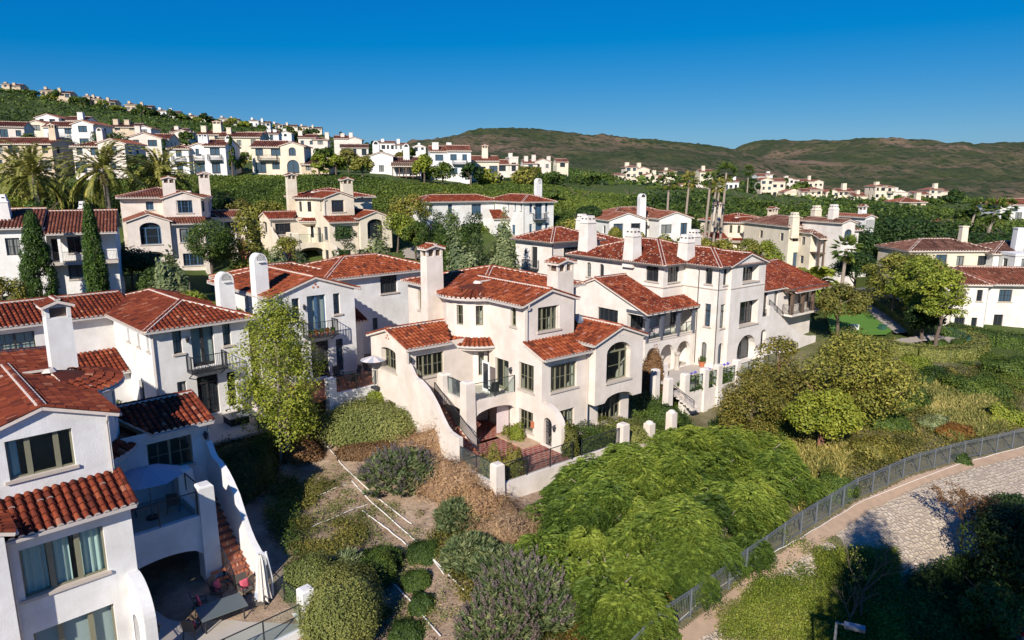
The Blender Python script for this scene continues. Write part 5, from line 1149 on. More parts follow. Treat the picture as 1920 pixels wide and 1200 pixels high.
for px, Zc, yt, w, mt, s, lb in ((770, 106, 350, 82, 'leaf_yellow', 24, 'round yellow green tree left of the long white house'), (745, 98, 384, 84, 'leaf_lime', 25, 'bright green tree right of the green arched window'), (780, 96, 398, 60, 'leaf_mid', 26, 'green tree at the left corner of the long white house'), (830, 122, 352, 44, 'leaf_yellow', 27, 'pale blossoming tree just above the long white house'),
    (1078, 100, 388, 62, 'leaf_yellow', 28, 'yellow blossoming tree right of the juliet balcony'), (1105, 112, 380, 60, 'leaf_dark', 29, 'dark tree behind the yellow blossoming tree'), (1150, 96, 402, 40, 'leaf_yellow', 30, 'yellow green tree against the white twin gable house'), (1130, 92, 420, 60, 'leaf_lime', 31, 'green tree over the square block roof')):
    PT('tree', lb, px, Zc, yt, w, 'broad', mt, .3, 44, 100, clear=.08, seed=s)
gt = 'yellow green trees behind the mansion roof'
_src = None
for i, (px, Zc, yt, w) in enumerate(((1195, 84, 414, 60), (1238, 82, 418, 70), (1272, 80, 424, 64), (1315, 80, 438, 66), (1352, 79, 440, 62), (1395, 92, 440, 74), (1430, 96, 446, 60))):
    X, Y, z, h, r = spec(px, Zc, yt, w)
    lb = ['leftmost', 'second', 'third', 'fourth', 'fifth', 'sixth', 'rightmost'][i]+' of the yellow green trees behind the mansion roof'
    if i % 3 == 0: _src = (tree('tree', lb, X, Y, 'round' if i else 'broad', r, h, 'leaf_yellow' if i < 4 else 'leaf_lime', .3, 40, 95, z=z, clear=.3, seed=40+i, group=gt), h)
    else: tcopy(_src[0], lb, X, Y, h/_src[1], z=z)
# right side trees
for px, Zc, yt, w, kd, mt, s, lb in ((1672, 82, 472, 104, 'tall', 'leaf_yellow', 50, 'tall yellowish tree leftmost of the cluster beside the road'), (1716, 75, 480, 104, 'tall', 'leaf_lime', 51, 'tall tree in the middle of the cluster beside the road'), (1752, 70, 506, 96, 'layer', 'leaf_lime', 52, 'layered lime green tree beside the right hand house'),
    (1696, 90, 462, 90, 'broad', 'leaf_gold', 53, 'golden green tree top at the back of the roadside cluster'), (1730, 88, 478, 90, 'broad', 'leaf_yellow', 54, 'yellow green tree top at the back right of the roadside cluster'), (1572, 72, 512, 90, 'broad', 'leaf_gold', 55, 'tree with reddish trunk between the wooden porch and the lawn'), (1600, 90, 455, 80, 'broad', 'leaf_dark', 56, 'dark shrubby tree behind the reddish trunked tree'),
    (1728, 73, 562, 56, 'tall', 'leaf_dark', 57, 'dark small tree in the shade under the roadside cluster')):
    PT('tree', lb, px, Zc, yt, w, kd, mt, .27, 64, 110, clear=.38 if kd != 'broad' else .3, seed=s, tr=.22, bark='bark')
plain('bark_red', (.24, .11, .07), .9, var=.25, scale=5)
for px, Zc, yt, w, kd, mt, s, lb, n in ((1452, 54, 628, 124, 'tall', 'leaf_gold', 60, 'olive tree with a reddish trunk left of the big layered tree', 46), (1592, 52, 616, 190, 'tall', 'leaf_yellow', 61, 'largest layered yellow green tree in front of the stair wall', 100), (1540, 47, 705, 120, 'broad', 'leaf_lime', 62, 'low spreading part tree below the layered yellow green one', 60), (1660, 54, 655, 110, 'broad', 'leaf_gold', 63, 'small olive tree right of the big layered tree', 44)):
    PT('tree', lb, px, Zc, yt, w, kd, mt, .2, n, 170, clear=.14, seed=s, tr=.14, multi=2, bark='bark_red')
PT('tree', 'dense dark olive bushy tree beside the patio wall', 1405, 50, 690, 118, 'round', 'leaf_gold', .16, 80, 150, clear=.03, seed=64)
# hedges and mounds
gh = 'clipped hedges and mounds'
def SH(lb, px, py, w, hgt, mat, leaf, n, dz=.85, flat=2.4, cat='bush', name='bush', group=None, rz=0, lump=.1, cols=(.5, .16), asp=1.6, fuzz=.06):
    p = hit(px, py); Zc = CT*p.y-ST*p.z; r = w/2*Zc/F; return shrub(name, lb, p.x, p.y, r, r*dz, hgt, mat, leaf, n, cat, group, flat, rz, gz(p.x, p.y), lump=lump, cols=cols, asp=asp, fuzz=fuzz)
SH('large rounded light green hedge in front of the cream villa gable', 690, 812, 190, 2.1, 'leaf_hedge', .11, 26000, .62, 2.8, cat='hedge', name='hedge')
SH('bright yellow green strip of hedge against the cream villa corner', 700, 762, 90, 1.25, 'leaf_lime', .11, 7000, .5, 2.6, cat='hedge', name='hedge')
SH('rounded pale green hedge under the three trunked tree', 540, 790, 115, 1.4, 'leaf_hedge', .12, 13000, .75, 2.6, cat='hedge', name='hedge')
SH('bronze brown mound left of the large rounded hedge', 556, 850, 100, 1.2, 'leaf_bronze', .12, 9000, .8)
SH('bronze green fringe bush under the large rounded hedge', 690, 850, 120, .9, 'leaf_bronze', .12, 8000, .5)
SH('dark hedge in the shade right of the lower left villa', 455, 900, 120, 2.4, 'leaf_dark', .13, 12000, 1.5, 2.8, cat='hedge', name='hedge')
SH('tall rounded hedge at the bottom beside the white corner post', 642, 1170, 138, 2.3, 'leaf_hedge', .085, 30000, 1.25, 3., cat='hedge', name='hedge')
SH('smaller hedge mound behind the white corner post', 580, 1105, 92, 1.7, 'leaf_hedge', .09, 12000, .9, 2.6, cat='hedge', name='hedge', cols=(.35, .15))
SH('dark green mound above the tall rounded hedge', 700, 1075, 90, 1.2, 'leaf_mid', .10, 9000, .8)
sm = 'small dark round bushes on the bare slope'
for lb, px, py, w in (('topmost small dark bush on the bare slope beside the white pipe', 795, 1040, 66), ('small dark bush second from top on the bare slope', 782, 1095, 58), ('small dark bush next to the tall rounded hedge top', 722, 1050, 72), ('tiny dark bush third down on the bare slope', 793, 1138, 50), ('small dark bush cut by the bottom edge of the photo', 765, 1194, 74), ('little dark tuft at the right of the tall rounded hedge', 716, 1150, 34)):
    SH(lb, px, py, w, .75 if w > 40 else .4, 'leaf_mid', .09, 4200, .9, group=sm, lump=.18, cols=(.4, .16))
dry = 'dry brown twiggy bushes along the stair wall'
for lb, px, py, w, h in (('dry brown bush nearest the curved stair wall', 806, 856, 110, 1.7), ('dry brown bush below the foot of the outside stair', 856, 915, 115, 1.6), ('dry brown bush left of the white garden post', 902, 965, 110, 1.4), ('dry reddish bush below the white garden post', 955, 1010, 120, 1.4), ('lowest dry brown bush beside the feathery green ones', 955, 1070, 90, .9)):
    SH(lb, px, py, w, h, 'leaf_dry', .24, 9000, .8, group=dry, lump=.3, asp=9, cols=(.5, .26), fuzz=.16)
SH('round lime green clipped mound near the oval path', 1708, 705, 82, 1.9, 'leaf_lime', .14, 12000, .8, 2.3)
SH('olive mound at the right above the pale aloe patch', 1830, 735, 120, 1.5, 'leaf_mid', .16, 9000, .7, lump=.2, cols=(.62, .2))
SH('dark green mound left of the pale aloe patch', 1660, 800, 90, 1.2, 'leaf_mid', .16, 7000, .7, lump=.2)
SH('reddish bush just above the right end of the iron fence', 1790, 815, 70, .8, 'leaf_red', .14, 4500, .7, lump=.2)
SH('green bush right of the feathery mass under the olive tree', 1520, 800, 110, 1.3, 'leaf_mid', .15, 9000, .7, lump=.2, cols=(.6, .2))
SH('dark clump hanging over the fence on the stone slope', 1803, 866, 32, .7, 'leaf_mid', .10, 1800, .9, lump=.2)
SH('dark shrub ball with bronze tint left of the patio', 1222, 735, 44, 3.6, 'leaf_bronze', .14, 6000, .8, 2.2)
SH('green shrub below the mansion patio steps', 1240, 790, 80, 1.4, 'leaf_mid', .14, 7000, .8)
SH('low hedge strip behind the iron garden fence', 1130, 832, 120, 1.1, 'leaf_hedge', .11, 8000, .35, 3., cat='hedge', name='hedge', rz=R(38))
SH('round green bush inside the oval of the path', 1760, 655, 40, 1.1, 'leaf_mid', .14, 3500, .8)
SH('spiky green plant inside the oval of the path', 1800, 650, 36, 1.0, 'leaf_mid', .3, 1400, .8, asp=5)
for lb, px, py, w, h, mt in (('rounded green shrub right of the layered trees', 1700, 760, 80, 1.3, 'leaf_mid'), ('rounded olive shrub in the middle of the right slope', 1640, 850, 80, 1.1, 'leaf_gold'), ('lime rounded shrub beside the pale aloe patch', 1880, 790, 70, 1.2, 'leaf_lime'), ('green shrub near the right border under the hedge', 1890, 700, 90, 1.5, 'leaf_mid'),
    ('dark green shrub under the round lime mound', 1740, 715, 70, 1.3, 'leaf_dark'), ('green shrub right behind the fence bend', 1560, 925, 80, 1.1, 'leaf_mid'), ('bushy green shrub between the aloe patches', 1610, 780, 90, 1.3, 'leaf_lime'), ('small grey green shrub on the right slope', 1750, 800, 50, .8, 'leaf_grey')):
    SH(lb, px, py, w, h, mt, .15, 6500, .85, group='rounded shrubs on the right slope', lump=.28, cols=(.6, .22), fuzz=.08)
def hedgeline(lb, pts, w, h, mat, leaf, dens, name='hedge'):
    W_ = [Vector(hit(*p)) for p in pts]; P = []; Nn = []; V = []; Fc = []
    for a, b in zip(W_[:-1], W_[1:]):
        d = b-a; L = math.hypot(d.x, d.y); t_ = Vector((d.x/L, d.y/L, 0)); s = Vector((t_.y, -t_.x, 0)); n = int(L*dens); k = RNG.random(n); c = RNG.random(n)
        side = np.where(c < .4, -1, np.where(c < .8, 1, 0)); off = np.where(side == 0, RNG.uniform(-1, 1, n), side)*w/2*(1+RNG.normal(size=n)*.06); zz = np.where(side == 0, h, RNG.random(n)*h)*(1+RNG.normal(size=n)*.04)
        x = a.x+d.x*k+s.x*off; y = a.y+d.y*k+s.y*off; z = ground_np(x, y)+zz; P.append(np.stack([x, y, z], 1)); nn = np.stack([s.x*side, s.y*side, (side == 0)*1.+.3], 1)+rdir(n)*.6; Nn.append(nn/np.linalg.norm(nn, axis=1, keepdims=True))
        m_ = max(1, int(L/2))
        for i in range(m_):
            p, q = a.lerp(b, i/m_), a.lerp(b, (i+1)/m_); p.z = gz(p.x, p.y); q.z = gz(q.x, q.y); o = s*w*.45; u = Vector((0, 0, h*.93)); k0 = len(V); V += [p-o, p+o, p+o+u, p-o+u, q-o, q+o, q+o+u, q-o+u]; Fc += [(k0+1, k0+5, k0+6, k0+2), (k0+2, k0+6, k0+7, k0+3), (k0+3, k0+7, k0+4, k0), (k0, k0+1, k0+2, k0+3), (k0+4, k0+7, k0+6, k0+5)]
    P = np.concatenate(P); Nn = np.concatenate(Nn); n = len(P); Vq, Fq = leafquads(P, Nn, leaf*(.6+.8*RNG.random(n)), 1.6); T = np.clip(.5+RNG.normal(size=n)*.17, 0, 1)
    Vq = np.concatenate([Vq, np.array([v[:] for v in V])]); Fq = np.concatenate([Fq, np.array(Fc)+n*4]); T = np.concatenate([T, np.full(len(Fc), .1)])
    return tag(fastmesh(name, Vq, Fq, mat, None, T), lb, 'hedge')
hedgeline('long low hedge along the right edge of the straight path', [(1612, 560), (1650, 578), (1690, 605), (1722, 632)], 1.6, 1.3, 'leaf_hedge', .2, 500)
hedgeline('curved hedge round the lower side of the oval path', [(1670, 664), (1720, 672), (1770, 676), (1815, 672), (1838, 660), (1830, 645), (1800, 636)], 1.5, 1.2, 'leaf_hedge', .18, 600)
hedgeline('straight green hedge below the right hand house', [(1770, 628), (1810, 636), (1860, 644), (1925, 652)], 2.4, 1.2, 'leaf_mid', .2, 700)
# feathery mass
fl = [(1040, 990, 120, 1.5), (1105, 935, 130, 1.8), (1175, 900, 150, 1.8), (1260, 862, 150, 1.5), (1345, 850, 150, 1.3), (1420, 880, 150, 2.2), (1455, 935, 120, 1.8), (1330, 920, 190, 2.8), (1230, 960, 190, 2.8), (1130, 1020, 180, 2.4), (1060, 1090, 150, 1.9), (1150, 1130, 170, 2.0), (1250, 1070, 190, 2.5), (1350, 1010, 170, 2.4), (1420, 980, 110, 1.6), (1190, 1180, 110, 1.3)]
nm = ['nearest the white garden post', 'left along the garden wall', 'under the iron garden fence', 'below the round topped posts', 'below the mansion patio wall', 'under the olive trees', 'at the right end by the aloes', 'at the middle of the top row', 'in the very centre of the mass', 'left of the centre', 'at the lower left edge', 'at the bottom above the red ground cover', 'below the centre', 'right of the centre near the fence', 'small one at the right beside the fence', 'lowest beside the iron fence']
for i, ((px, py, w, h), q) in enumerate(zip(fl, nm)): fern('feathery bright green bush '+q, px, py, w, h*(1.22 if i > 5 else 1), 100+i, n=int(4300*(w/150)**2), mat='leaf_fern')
# flowering spikes
echium('purple flowered spiky bush below the large rounded hedge', 752, 905, 150, 1.0, 1.7, 520, 1, .35, mat='leaf_echium')
echium('green spiky bush between the purple one and the dry bushes', 860, 985, 90, .9, 1.2, 190, 2, 0, mat='leaf_echium')
echium('bluish green spiky bush halfway down the slope', 885, 1060, 110, .9, 1.3, 230, 3, 0, mat='leaf_echium')
echium('largest grey spiked bush at the bottom of the slope', 990, 1140, 200, 1.0, 1.9, 760, 4, .3, mat='leaf_echium')
echium('grey spiked bush cut by the bottom edge of the photo', 935, 1195, 150, .9, 1.3, 360, 5, .35, mat='leaf_echium')
echium('tall green spiked bush between the bluish bush and the feathery mass', 930, 1090, 110, .9, 1.5, 260, 7, 0, mat='leaf_echium')
echium('low grey bush above the tall rounded hedge', 650, 1065, 60, .8, .6, 90, 6, 0)
# ground covers nobody could count
def SC(name, pts, n, mat, leaf, **k): return scatter(name, pxpoly(pts), n, mat, leaf, **k)
SC('ground_cover', [(510, 900), (600, 890), (660, 940), (700, 1000), (640, 1060), (560, 1050), (500, 980)], 2600, 'leaf_gold', .10, hgt=.3, dens=.5, tuft=9)
SC('ground_cover', [(590, 925), (665, 925), (655, 975), (600, 975)], 900, 'leaf_mid', .10, hgt=.25, tuft=8, dens=.4, cols=(.7, .2))
SC('ground_cover', [(500, 890), (560, 900), (560, 1060), (500, 1000)], 700, 'leaf_mid', .12, hgt=.5, tuft=8, cols=(.4, .2))
SC('ground_cover', [(660, 900), (900, 1200), (700, 1200), (560, 850)], 1200, 'leaf_bronze', .09, hgt=.12, tuft=5, dens=.7)
SC('twigs', [(560, 850), (700, 900), (900, 1190), (720, 1190), (560, 1040)], 700, 'leaf_dry', .22, hgt=.06, tuft=4, asp=12, dens=.6)
SC('ground_cover', [(1190, 1080), (1290, 1080), (1215, 1190), (1130, 1230), (1050, 1210), (1080, 1160)], 3800, 'leaf_red', .10, hgt=.3, tuft=8, cols=(.35, .3))
SC('ground_cover', [(1190, 1080), (1400, 1000), (1480, 970), (1215, 1200), (1130, 1230), (1040, 1200)], 5200, 'leaf_mid', .10, hgt=.3, tuft=8, cols=(.75, .2))
SC('aloe_patch', [(1470, 800), (1560, 810), (1600, 850), (1560, 930), (1500, 965), (1470, 900)], 1500, 'leaf_aloe', .38, hgt=.35, tuft=11, asp=6, droop=True, spread=.32)
SC('aloe_patch', [(1730, 715), (1850, 740), (1900, 800), (1790, 830), (1740, 780), (1715, 740)], 2200, 'leaf_aloe', .40, hgt=.35, tuft=11, asp=6, droop=True, spread=.32)
SC('ground_cover', [(1600, 760), (1720, 700), (1760, 800), (1700, 860), (1560, 900), (1590, 830)], 6000, 'leaf_gold', .13, hgt=.35, tuft=8, cols=(.35, .25), dens=.25)
SC('ground_cover', [(1540, 830), (1700, 850), (1560, 930), (1480, 985)], 3500, 'leaf_gold', .12, hgt=.3, tuft=8, cols=(.3, .2), dens=.3)
SC('ground_cover', [(1760, 680), (1920, 655), (1920, 790), (1880, 800), (1850, 720)], 6000, 'leaf_mid', .15, hgt=.4, tuft=8, cols=(.6, .25), dens=.25)
SC('ground_cover', [(1370, 770), (1480, 780), (1500, 830), (1400, 850), (1330, 800)], 3500, 'leaf_mid', .13, hgt=.5, tuft=8, cols=(.6, .2))
SC('ground_cover', [(1620, 640), (1680, 640), (1672, 668), (1640, 700)], 1800, 'leaf_gold', .16, hgt=.4, tuft=8, cols=(.4, .25))
SC('shrubby_cover', [(1480, 1025), (1660, 1020), (1690, 1200), (1340, 1200), (1420, 1090)], 15000, 'leaf_lime', .085, hgt=.35, tuft=9, dens=.22, cols=(.42, .22))
SC('shrubby_cover', [(1340, 1120), (1480, 1040), (1640, 1030), (1690, 1200), (1350, 1210)], 8000, 'leaf_hedge', .08, hgt=.3, tuft=8, dens=.6, cols=(.4, .2))
SC('ground_cover', [(1180, 740), (1250, 740), (1300, 800), (1190, 810)], 1800, 'leaf_mid', .13, hgt=.5, tuft=8)
SC('ground_cover', [(620, 860), (760, 960), (860, 1060), (960, 1200), (700, 1200), (560, 1040), (520, 930)], 3200, 'leaf_hedge', .09, hgt=.22, tuft=8, dens=.8, cols=(.4, .25))
SC('ground_cover', [(780, 960), (900, 960), (1010, 1090), (1100, 1200), (900, 1200), (840, 1080)], 3000, 'leaf_gold', .11, hgt=.35, tuft=8, dens=.5, cols=(.4, .25))
SC('ground_cover', [(1440, 770), (1700, 690), (1920, 690), (1920, 800), (1700, 870), (1500, 980)], 9000, 'leaf_gold', .13, hgt=.3, tuft=7, cols=(.4, .3))
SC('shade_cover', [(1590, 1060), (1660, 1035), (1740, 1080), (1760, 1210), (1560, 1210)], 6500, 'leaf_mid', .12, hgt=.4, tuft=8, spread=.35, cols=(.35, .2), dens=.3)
SC('shrubby_cover', [(1530, 1040), (1680, 1035), (1700, 1215), (1530, 1215)], 8000, 'leaf_lime', .09, hgt=.35, tuft=8, cols=(.38, .2))
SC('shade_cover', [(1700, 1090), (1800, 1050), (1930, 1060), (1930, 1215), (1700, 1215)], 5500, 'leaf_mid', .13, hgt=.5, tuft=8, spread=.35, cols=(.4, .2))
# hillside brush
def BR(name, pts, n, mat, leaf, **k):
    k.setdefault('pf', .05); k.setdefault('pa', .55); P = [(_p.x, _p.y) for _p in pts]; return scatter(name, P, n, mat, leaf, **k)
BR('hillside_brush', [hit(-60, 395), hit(300, 402), hit(740, 400), hit(760, 345), hit(400, 331), hit(-60, 345)], 20000, 'leaf_mid', .38, hgt=.35, tuft=6, spread=.8, cols=(.7, .22))
BR('hillside_brush', [hit(740, 400), hit(1130, 420), hit(1330, 420), hit(1200, 372), hit(1040, 348), hit(760, 345)], 24000, 'leaf_mid', .40, hgt=.45, tuft=6, spread=.9, cols=(.75, .22))
BR('hillside_brush', [hit(1130, 420), hit(1720, 470), hit(1940, 480), hit(1940, 400), hit(1500, 388), hit(1200, 372)], 16000, 'leaf_mid', .65, hgt=1.5, tuft=7, spread=1.5, cols=(.6, .3))
BR('hillside_brush', [Vector((-420, 130, 0)), Vector((-140, 175, 0)), Vector((20, 175, 0)), Vector((120, 560, 0)), Vector((-60, 640, 0)), Vector((-300, 400, 0))], 17000, 'leaf_mid', 1.1, hgt=1.0, tuft=6, spread=2.2, cols=(.45, .28))
BR('hillside_brush', [Vector((20, 175, 0)), Vector((160, 270, 0)), Vector((420, 420, 0)), Vector((520, 700, 0)), Vector((120, 640, 0))], 9000, 'leaf_mid', 1.7, hgt=2.4, tuft=5, spread=2.8, cols=(.5, .3), dens=.02)
# dark evergreen mass left of the right hand palms
for px, Zc, yt, w, s, lb in ((1560, 112, 402, 150, 70, 'broad dark evergreen left of the right hand palms'), (1640, 116, 398, 160, 71, 'widest dark evergreen crown beyond the brown roofs'), (1720, 124, 404, 120, 72, 'dark evergreen crown nearest the right hand palms'), (1800, 112, 432, 110, 73, 'dark evergreen behind the low cream house'), (1880, 130, 430, 110, 74, 'dark evergreen at the right border of the photo')):
    PT('evergreen_tree', lb, px, Zc, yt, w, 'broad', 'leaf_dark', .5, 70, 130, clear=.02, seed=s, group='dark evergreens beyond the brown roofs')
# palms
canary('feathery palm at far left, front one of the pair', 72, 104, 328, 400, 6.6, .5, 1); canary('feathery palm at far left, rear one of the pair', 48, 110, 326, 400, 6.4, -.5, 2); canary('feathery palm second from left with a thick pale boot', 205, 104, 318, 370, 6.4, .2, 3); canary('feathery palm right behind the chimney of the pinkish villa', 306, 110, 328, 370, 6.2, 0, 4)
for px, pxb, Zc, yt, w, s, lb in ((1249, 1247, 118, 322, 38, 1, 'leftmost slender fan palm with a golden skirt'), (1285, 1278, 118, 322, 36, 2, 'slender fan palm second from the left'), (1322, 1314, 104, 322, 34, 3, 'slender fan palm third from the left with the lowest foot'), (1334, 1318, 110, 334, 30, 4, 'short slender fan palm leaning beside the third one'), (1352, 1347, 122, 306, 42, 5, 'tallest fan palm at the right end of the group'), (1340, 1332, 116, 336, 26, 6, 'smallest fan palm between the tall ones')):
    fanpalm(lb, px, Zc, yt, w, s, pxb=pxb)
for px, pxb, Zc, yt, w, s, lb in ((1826, 1820, 150, 372, 34, 7, 'right hand palm group, the left and smallest palm'), (1858, 1846, 132, 374, 54, 9, 'right hand palm group, the big middle palm'), (1884, 1874, 165, 372, 40, 11, 'right hand palm group, the rear right palm'), (1575, 1572, 84, 440, 56, 13, 'palm with pale trunk in front of the mansion porch neighbours'), (1400, 1400, 300, 310, 24, 15, 'lone far palm above the distant village')):
    fanpalm(lb, px, Zc, yt, w, s, pxb=pxb, group='palms on the right', dead=.12)
for px, Zc, yt, w, lb in ((1524, 84, 478, 70, 'large leaved banana clump behind the wooden porch'), (1490, 84, 490, 40, 'smaller banana clump left of the big one')):
    X, Y, z, h, r = spec(px, Zc, yt, w); e = empty('banana_plant', (X, Y, z), 0, lb, 'plant', 'banana clumps'); P, Nn, D, S_, T = frondset(26, r*1.2, 1.0, '', 5, 10, 1.3, 0); P[:, 2] += h*.55; aligned('foliage', P, Nn, D, S_, T, 'leaf_lime', .3, e); mb = MB(); mb.tube([(0, 0, 0), (0, 0, h*.6)], .3, 6); mb.build('trunk', 'bark_pale', e, mir=False)
# ---------------- houses further away: each its own mass, roofs, windows and chimneys
def far(label, xl, xr, yt, yb, Zc, blocks, wall='white', tile='tile_far', ch=(), az=84., gl='glass_dark', fr='frame_dark', lod=2, group=None, depth=8., win=1., zoff=0.):
    if group == 'large houses along the ridge': yt += (yb-yt)*.12
    if wall == 'white' and Zc > 120 and int(xl) % 5 in (0, 2): wall = 'cream'
    Wd = (xr-xl)*Zc/F; Ht = (yb-yt)*Zc/F; p = atc(xl, yb, Zc); p.z = max(p.z, gz(p.x, p.y)+(.6 if group == 'large houses along the ridge' else .3)) if Zc > 160 else p.z; H = House('house', label, 'house', (p.x, p.y, p.z+zoff), az, False, wall, tile, fr, gl, lod, group); rg = random.Random(int(xl*7+yb))
    for i, bl in enumerate(blocks):
        f0, f1, hf, kd = bl[:4]; y0 = bl[4] if len(bl) > 4 else rg.choice([0, .0, 1.2]); x0, x1 = f0*Wd, f1*Wd; w = x1-x0; rh = min(w, depth)*.17 if kd != 'm' else 0.1; he = max(1.6, Ht*hf-rh); y0 += i*.013
        ns = max(1, round(he/3.1)); ops = []; sh = he/ns; fl = bl[5] if len(bl) > 5 else ''
        for s in range(ns):
            n = max(1, int(w/2.7*win)) if w > 1.8 else 0
            for q in range(n):
                c = x0+w*(q+.5)/n+rg.uniform(-.2, .2)*(n > 1); ww = rg.choice([.55, .75, .95]) if w/n > 1.7 else .35
                if s == 0 and rg.random() < .55: ops.append(opn('door', c-ww*1.1, c+ww*1.1, .15, min(2.5, sh-.4), cols=2, rows=1, mun=0))
                elif s == ns-1 and 'a' in fl and q == n//2: ops.append(opn('window', c-.7, c+.7, s*sh+.8, s*sh+min(2.6, sh-.3), rise=.6, cols=2, rows=2, mun=0))
                else: ops.append(opn('window', c-ww, c+ww, s*sh+.9, s*sh+min(2.3, sh-.35), cols=2, rows=2, mun=0))
        if 'A' in fl: ops = [o for o in ops if not (o['z0'] < 2.6)]+[opn('door', x0+w/2-1.2, x0+w/2+1.2, .1, 2.8, rise=1.2, cols=2, rows=1, mun=0)]
        ops2 = [opn('window', y0+1.4+2.9*q, y0+2.3+2.9*q, s*sh+.9, s*sh+2.1) for s in range(ns) for q in range(int((depth-1.5)/2.9)) if rg.random() < .7] if w > 3 else []
        vol(H, x0, y0, x1, y0+depth, -5, he, {'f': ops, 'r': ops2, 'l': ops2}, gab='f' if kd == 'g' else ('lr' if kd == 's' else ''), gh=rh if kd == 'g' else depth*.15 if kd == 's' else 0)
        if kd == 'm': b = MB(); b.box(x0-.1, y0-.1, he, x1+.1, y0+depth+.1, he+.35); b.build('parapet', wall, H['root'])
        else: hip(H, x0, y0, x1, y0+depth, he, .32, .4, gable={'g': 'fb', 's': 'lr', 'h': ''}[kd], gut=False)
        if 'b' in fl: balcony(H, x0+w*.2, x0+w*.8, y0, sh*(ns-1)+.05, 1.0)
        if 'v' in fl:   # timber veranda along the front
            b = MB()
            for q in range(5): x = x0+.2+(w-.4)*q/4; b.box(x-.1, y0-2, -.5, x+.1, y0-1.8, sh*(ns-1)+2.3)
            b.box(x0, y0-2.05, sh*(ns-1)-.15, x1, y0-.01, sh*(ns-1)); b.box(x0, y0-2.05, sh*(ns-1)+2.3, x1, y0-1.75, sh*(ns-1)+2.5); b.build('veranda', 'wood', H['root'])
            shed(H, [(x0-.2, y0-2.4, he-.75), (x1+.2, y0-2.4, he-.75), (x1+.2, y0-.02, he+.02), (x0-.2, y0-.02, he+.02)])
    for c in ch:
        fx, hf, kd = c[:3]; w = c[3] if len(c) > 3 else .9; zt = Ht*hf; chimney(H, fx*Wd, (c[4] if len(c) > 4 else 2.5), zt-3.2, zt, w, w*.9, kd)
    FARS.append((label, xl, xr, yb, Zc)); finish(H); return H
FARS = []
def B(f0=0, f1=1, hf=1, k='h', y=None, fl=''): return (f0, f1, hf, k)+((y,) if y is not None else (0,))+(fl,)
# ---- second and third rows
WB = typeB('house', 'long white two storey house with a thin rounded chimney at its right end', (1.79, 112.91, -9.79), 57.84, False, 1, depth=9, wall='white', tile='tile_red', chim=(5.0, 3.0, 1.1, .9, 9.6), fr='frame_blue', gl='glass_blue')
H = WB; vol(H, -14, 9.2, -.01, 15, -3, 6.5, {'f': [opn('window', -4.5, -2.6, 4.3, 6.0, cols=4, rows=2, mun=0, fr='frame_blue'), opn('window', -9, -8.2, 4.4, 6, cols=1), opn('window', -12.5, -11.8, 4.4, 6, cols=1), opn('window', -6.6, -2.4, .4, 2.6, cols=4, rows=1, mun=0)]}, skip='r')
hip(H, -14, 9.2, 1, 15, 6.5, .32, .45); vol(H, -2.9, 4.2, -.02, 8.0, -3, 3.6, {'f': [opn('door', -2.3, -.6, .2, 2.6)]}); shed(H, [(-3.3, 3.9, 3.6), (-.02, 3.9, 3.6), (-.02, 7.2, 5.0), (-2.2, 7.2, 5.0)]); finish(H)
RA = typeA('villa', 'ivory villa beyond the mansion with two brick topped chimneys and an arched window', (43.97, 118.25, -16.13), 62.1, False, 1, wall='ivory', tile='tile_red'); MIR[0] = False; finish(RA)
far('white twin gabled house with a rounded chimney behind the yellow green trees', 1142, 1306, 393, 450, 106, [B(0, .46, .88, 'g', 0), B(.40, .62, .8, 'h', 2), B(.58, 1, .9, 'g', -1.5), B(.1, .98, 1.0, 'h', 3)], ch=[(.44, 1.35, 'arch', 1.1, 1.0)], tile='tile_old', az=72, depth=7)
far('house with wide brown roof and dark timber veranda right of the ivory villa', 1496, 1584, 412, 508, 104, [B(0, 1, 1, 'h', 3), B(.25, .75, .82, 'h', 0, 'v')], wall='ivory', tile='tile_brown', ch=[(.1, 1.02, 'pot', 1.3, 3), (.62, 1.15, 'pot', 1.3, 3)], az=78, depth=13)
far('white tower house with arched upper window behind the tall palm', 1572, 1626, 408, 510, 100, [B(0, .55, .95, 'g', 0, 'a'), B(.5, 1, .8, 'h', 1)], tile='tile_brown', ch=[(.25, 1.12, 'pot', 1.2, 3)], az=70, wall='mansion_wall')
far('white house with a tiled chimney at the right end of the brown roofed row', 1618, 1660, 404, 470, 112, [B(0, .5, 1, 'g', 0), B(.4, 1, .62, 'h', 1)], tile='tile_old', ch=[(.32, 1.12, 'house', 1.1, 2)], az=70)
far('low cream house with dark red roof behind the bare branched trees', 1702, 1862, 452, 510, 98, [B(0, 1, 1, 'h', 0)], wall='ivory', tile='tile_brown', ch=[(.78, 1.4, 'plain', 1.0, 3)], az=88)
far('flat white house cut by the right border, tall chimney and dark openings', 1868, 1990, 452, 512, 96, [B(0, 1, .9, 'h', 1), B(.1, .7, .6, 'm', -2)], ch=[(.42, 1.35, 'plain', 1.2, 2)], tile='tile_brown', az=90)
far('white house with small dark windows under the palms at the right border', 1868, 1990, 402, 446, 165, [B(0, 1, 1, 'h', 0)], tile='tile_old', az=90)
far('little brown roofed pavilion between the dark evergreens', 1768, 1802, 414, 434, 150, [B(0, 1, 1, 'h', 0)], wall='sand', tile='tile_old', az=88)
far('low tiled roof with a small chimney above the evergreen slope', 1684, 1734, 388, 408, 200, [B(0, 1, 1, 'h', 0)], tile='tile_old', wall='ivory', ch=[(.85, 1.4, 'plain', 1.5)], az=88)
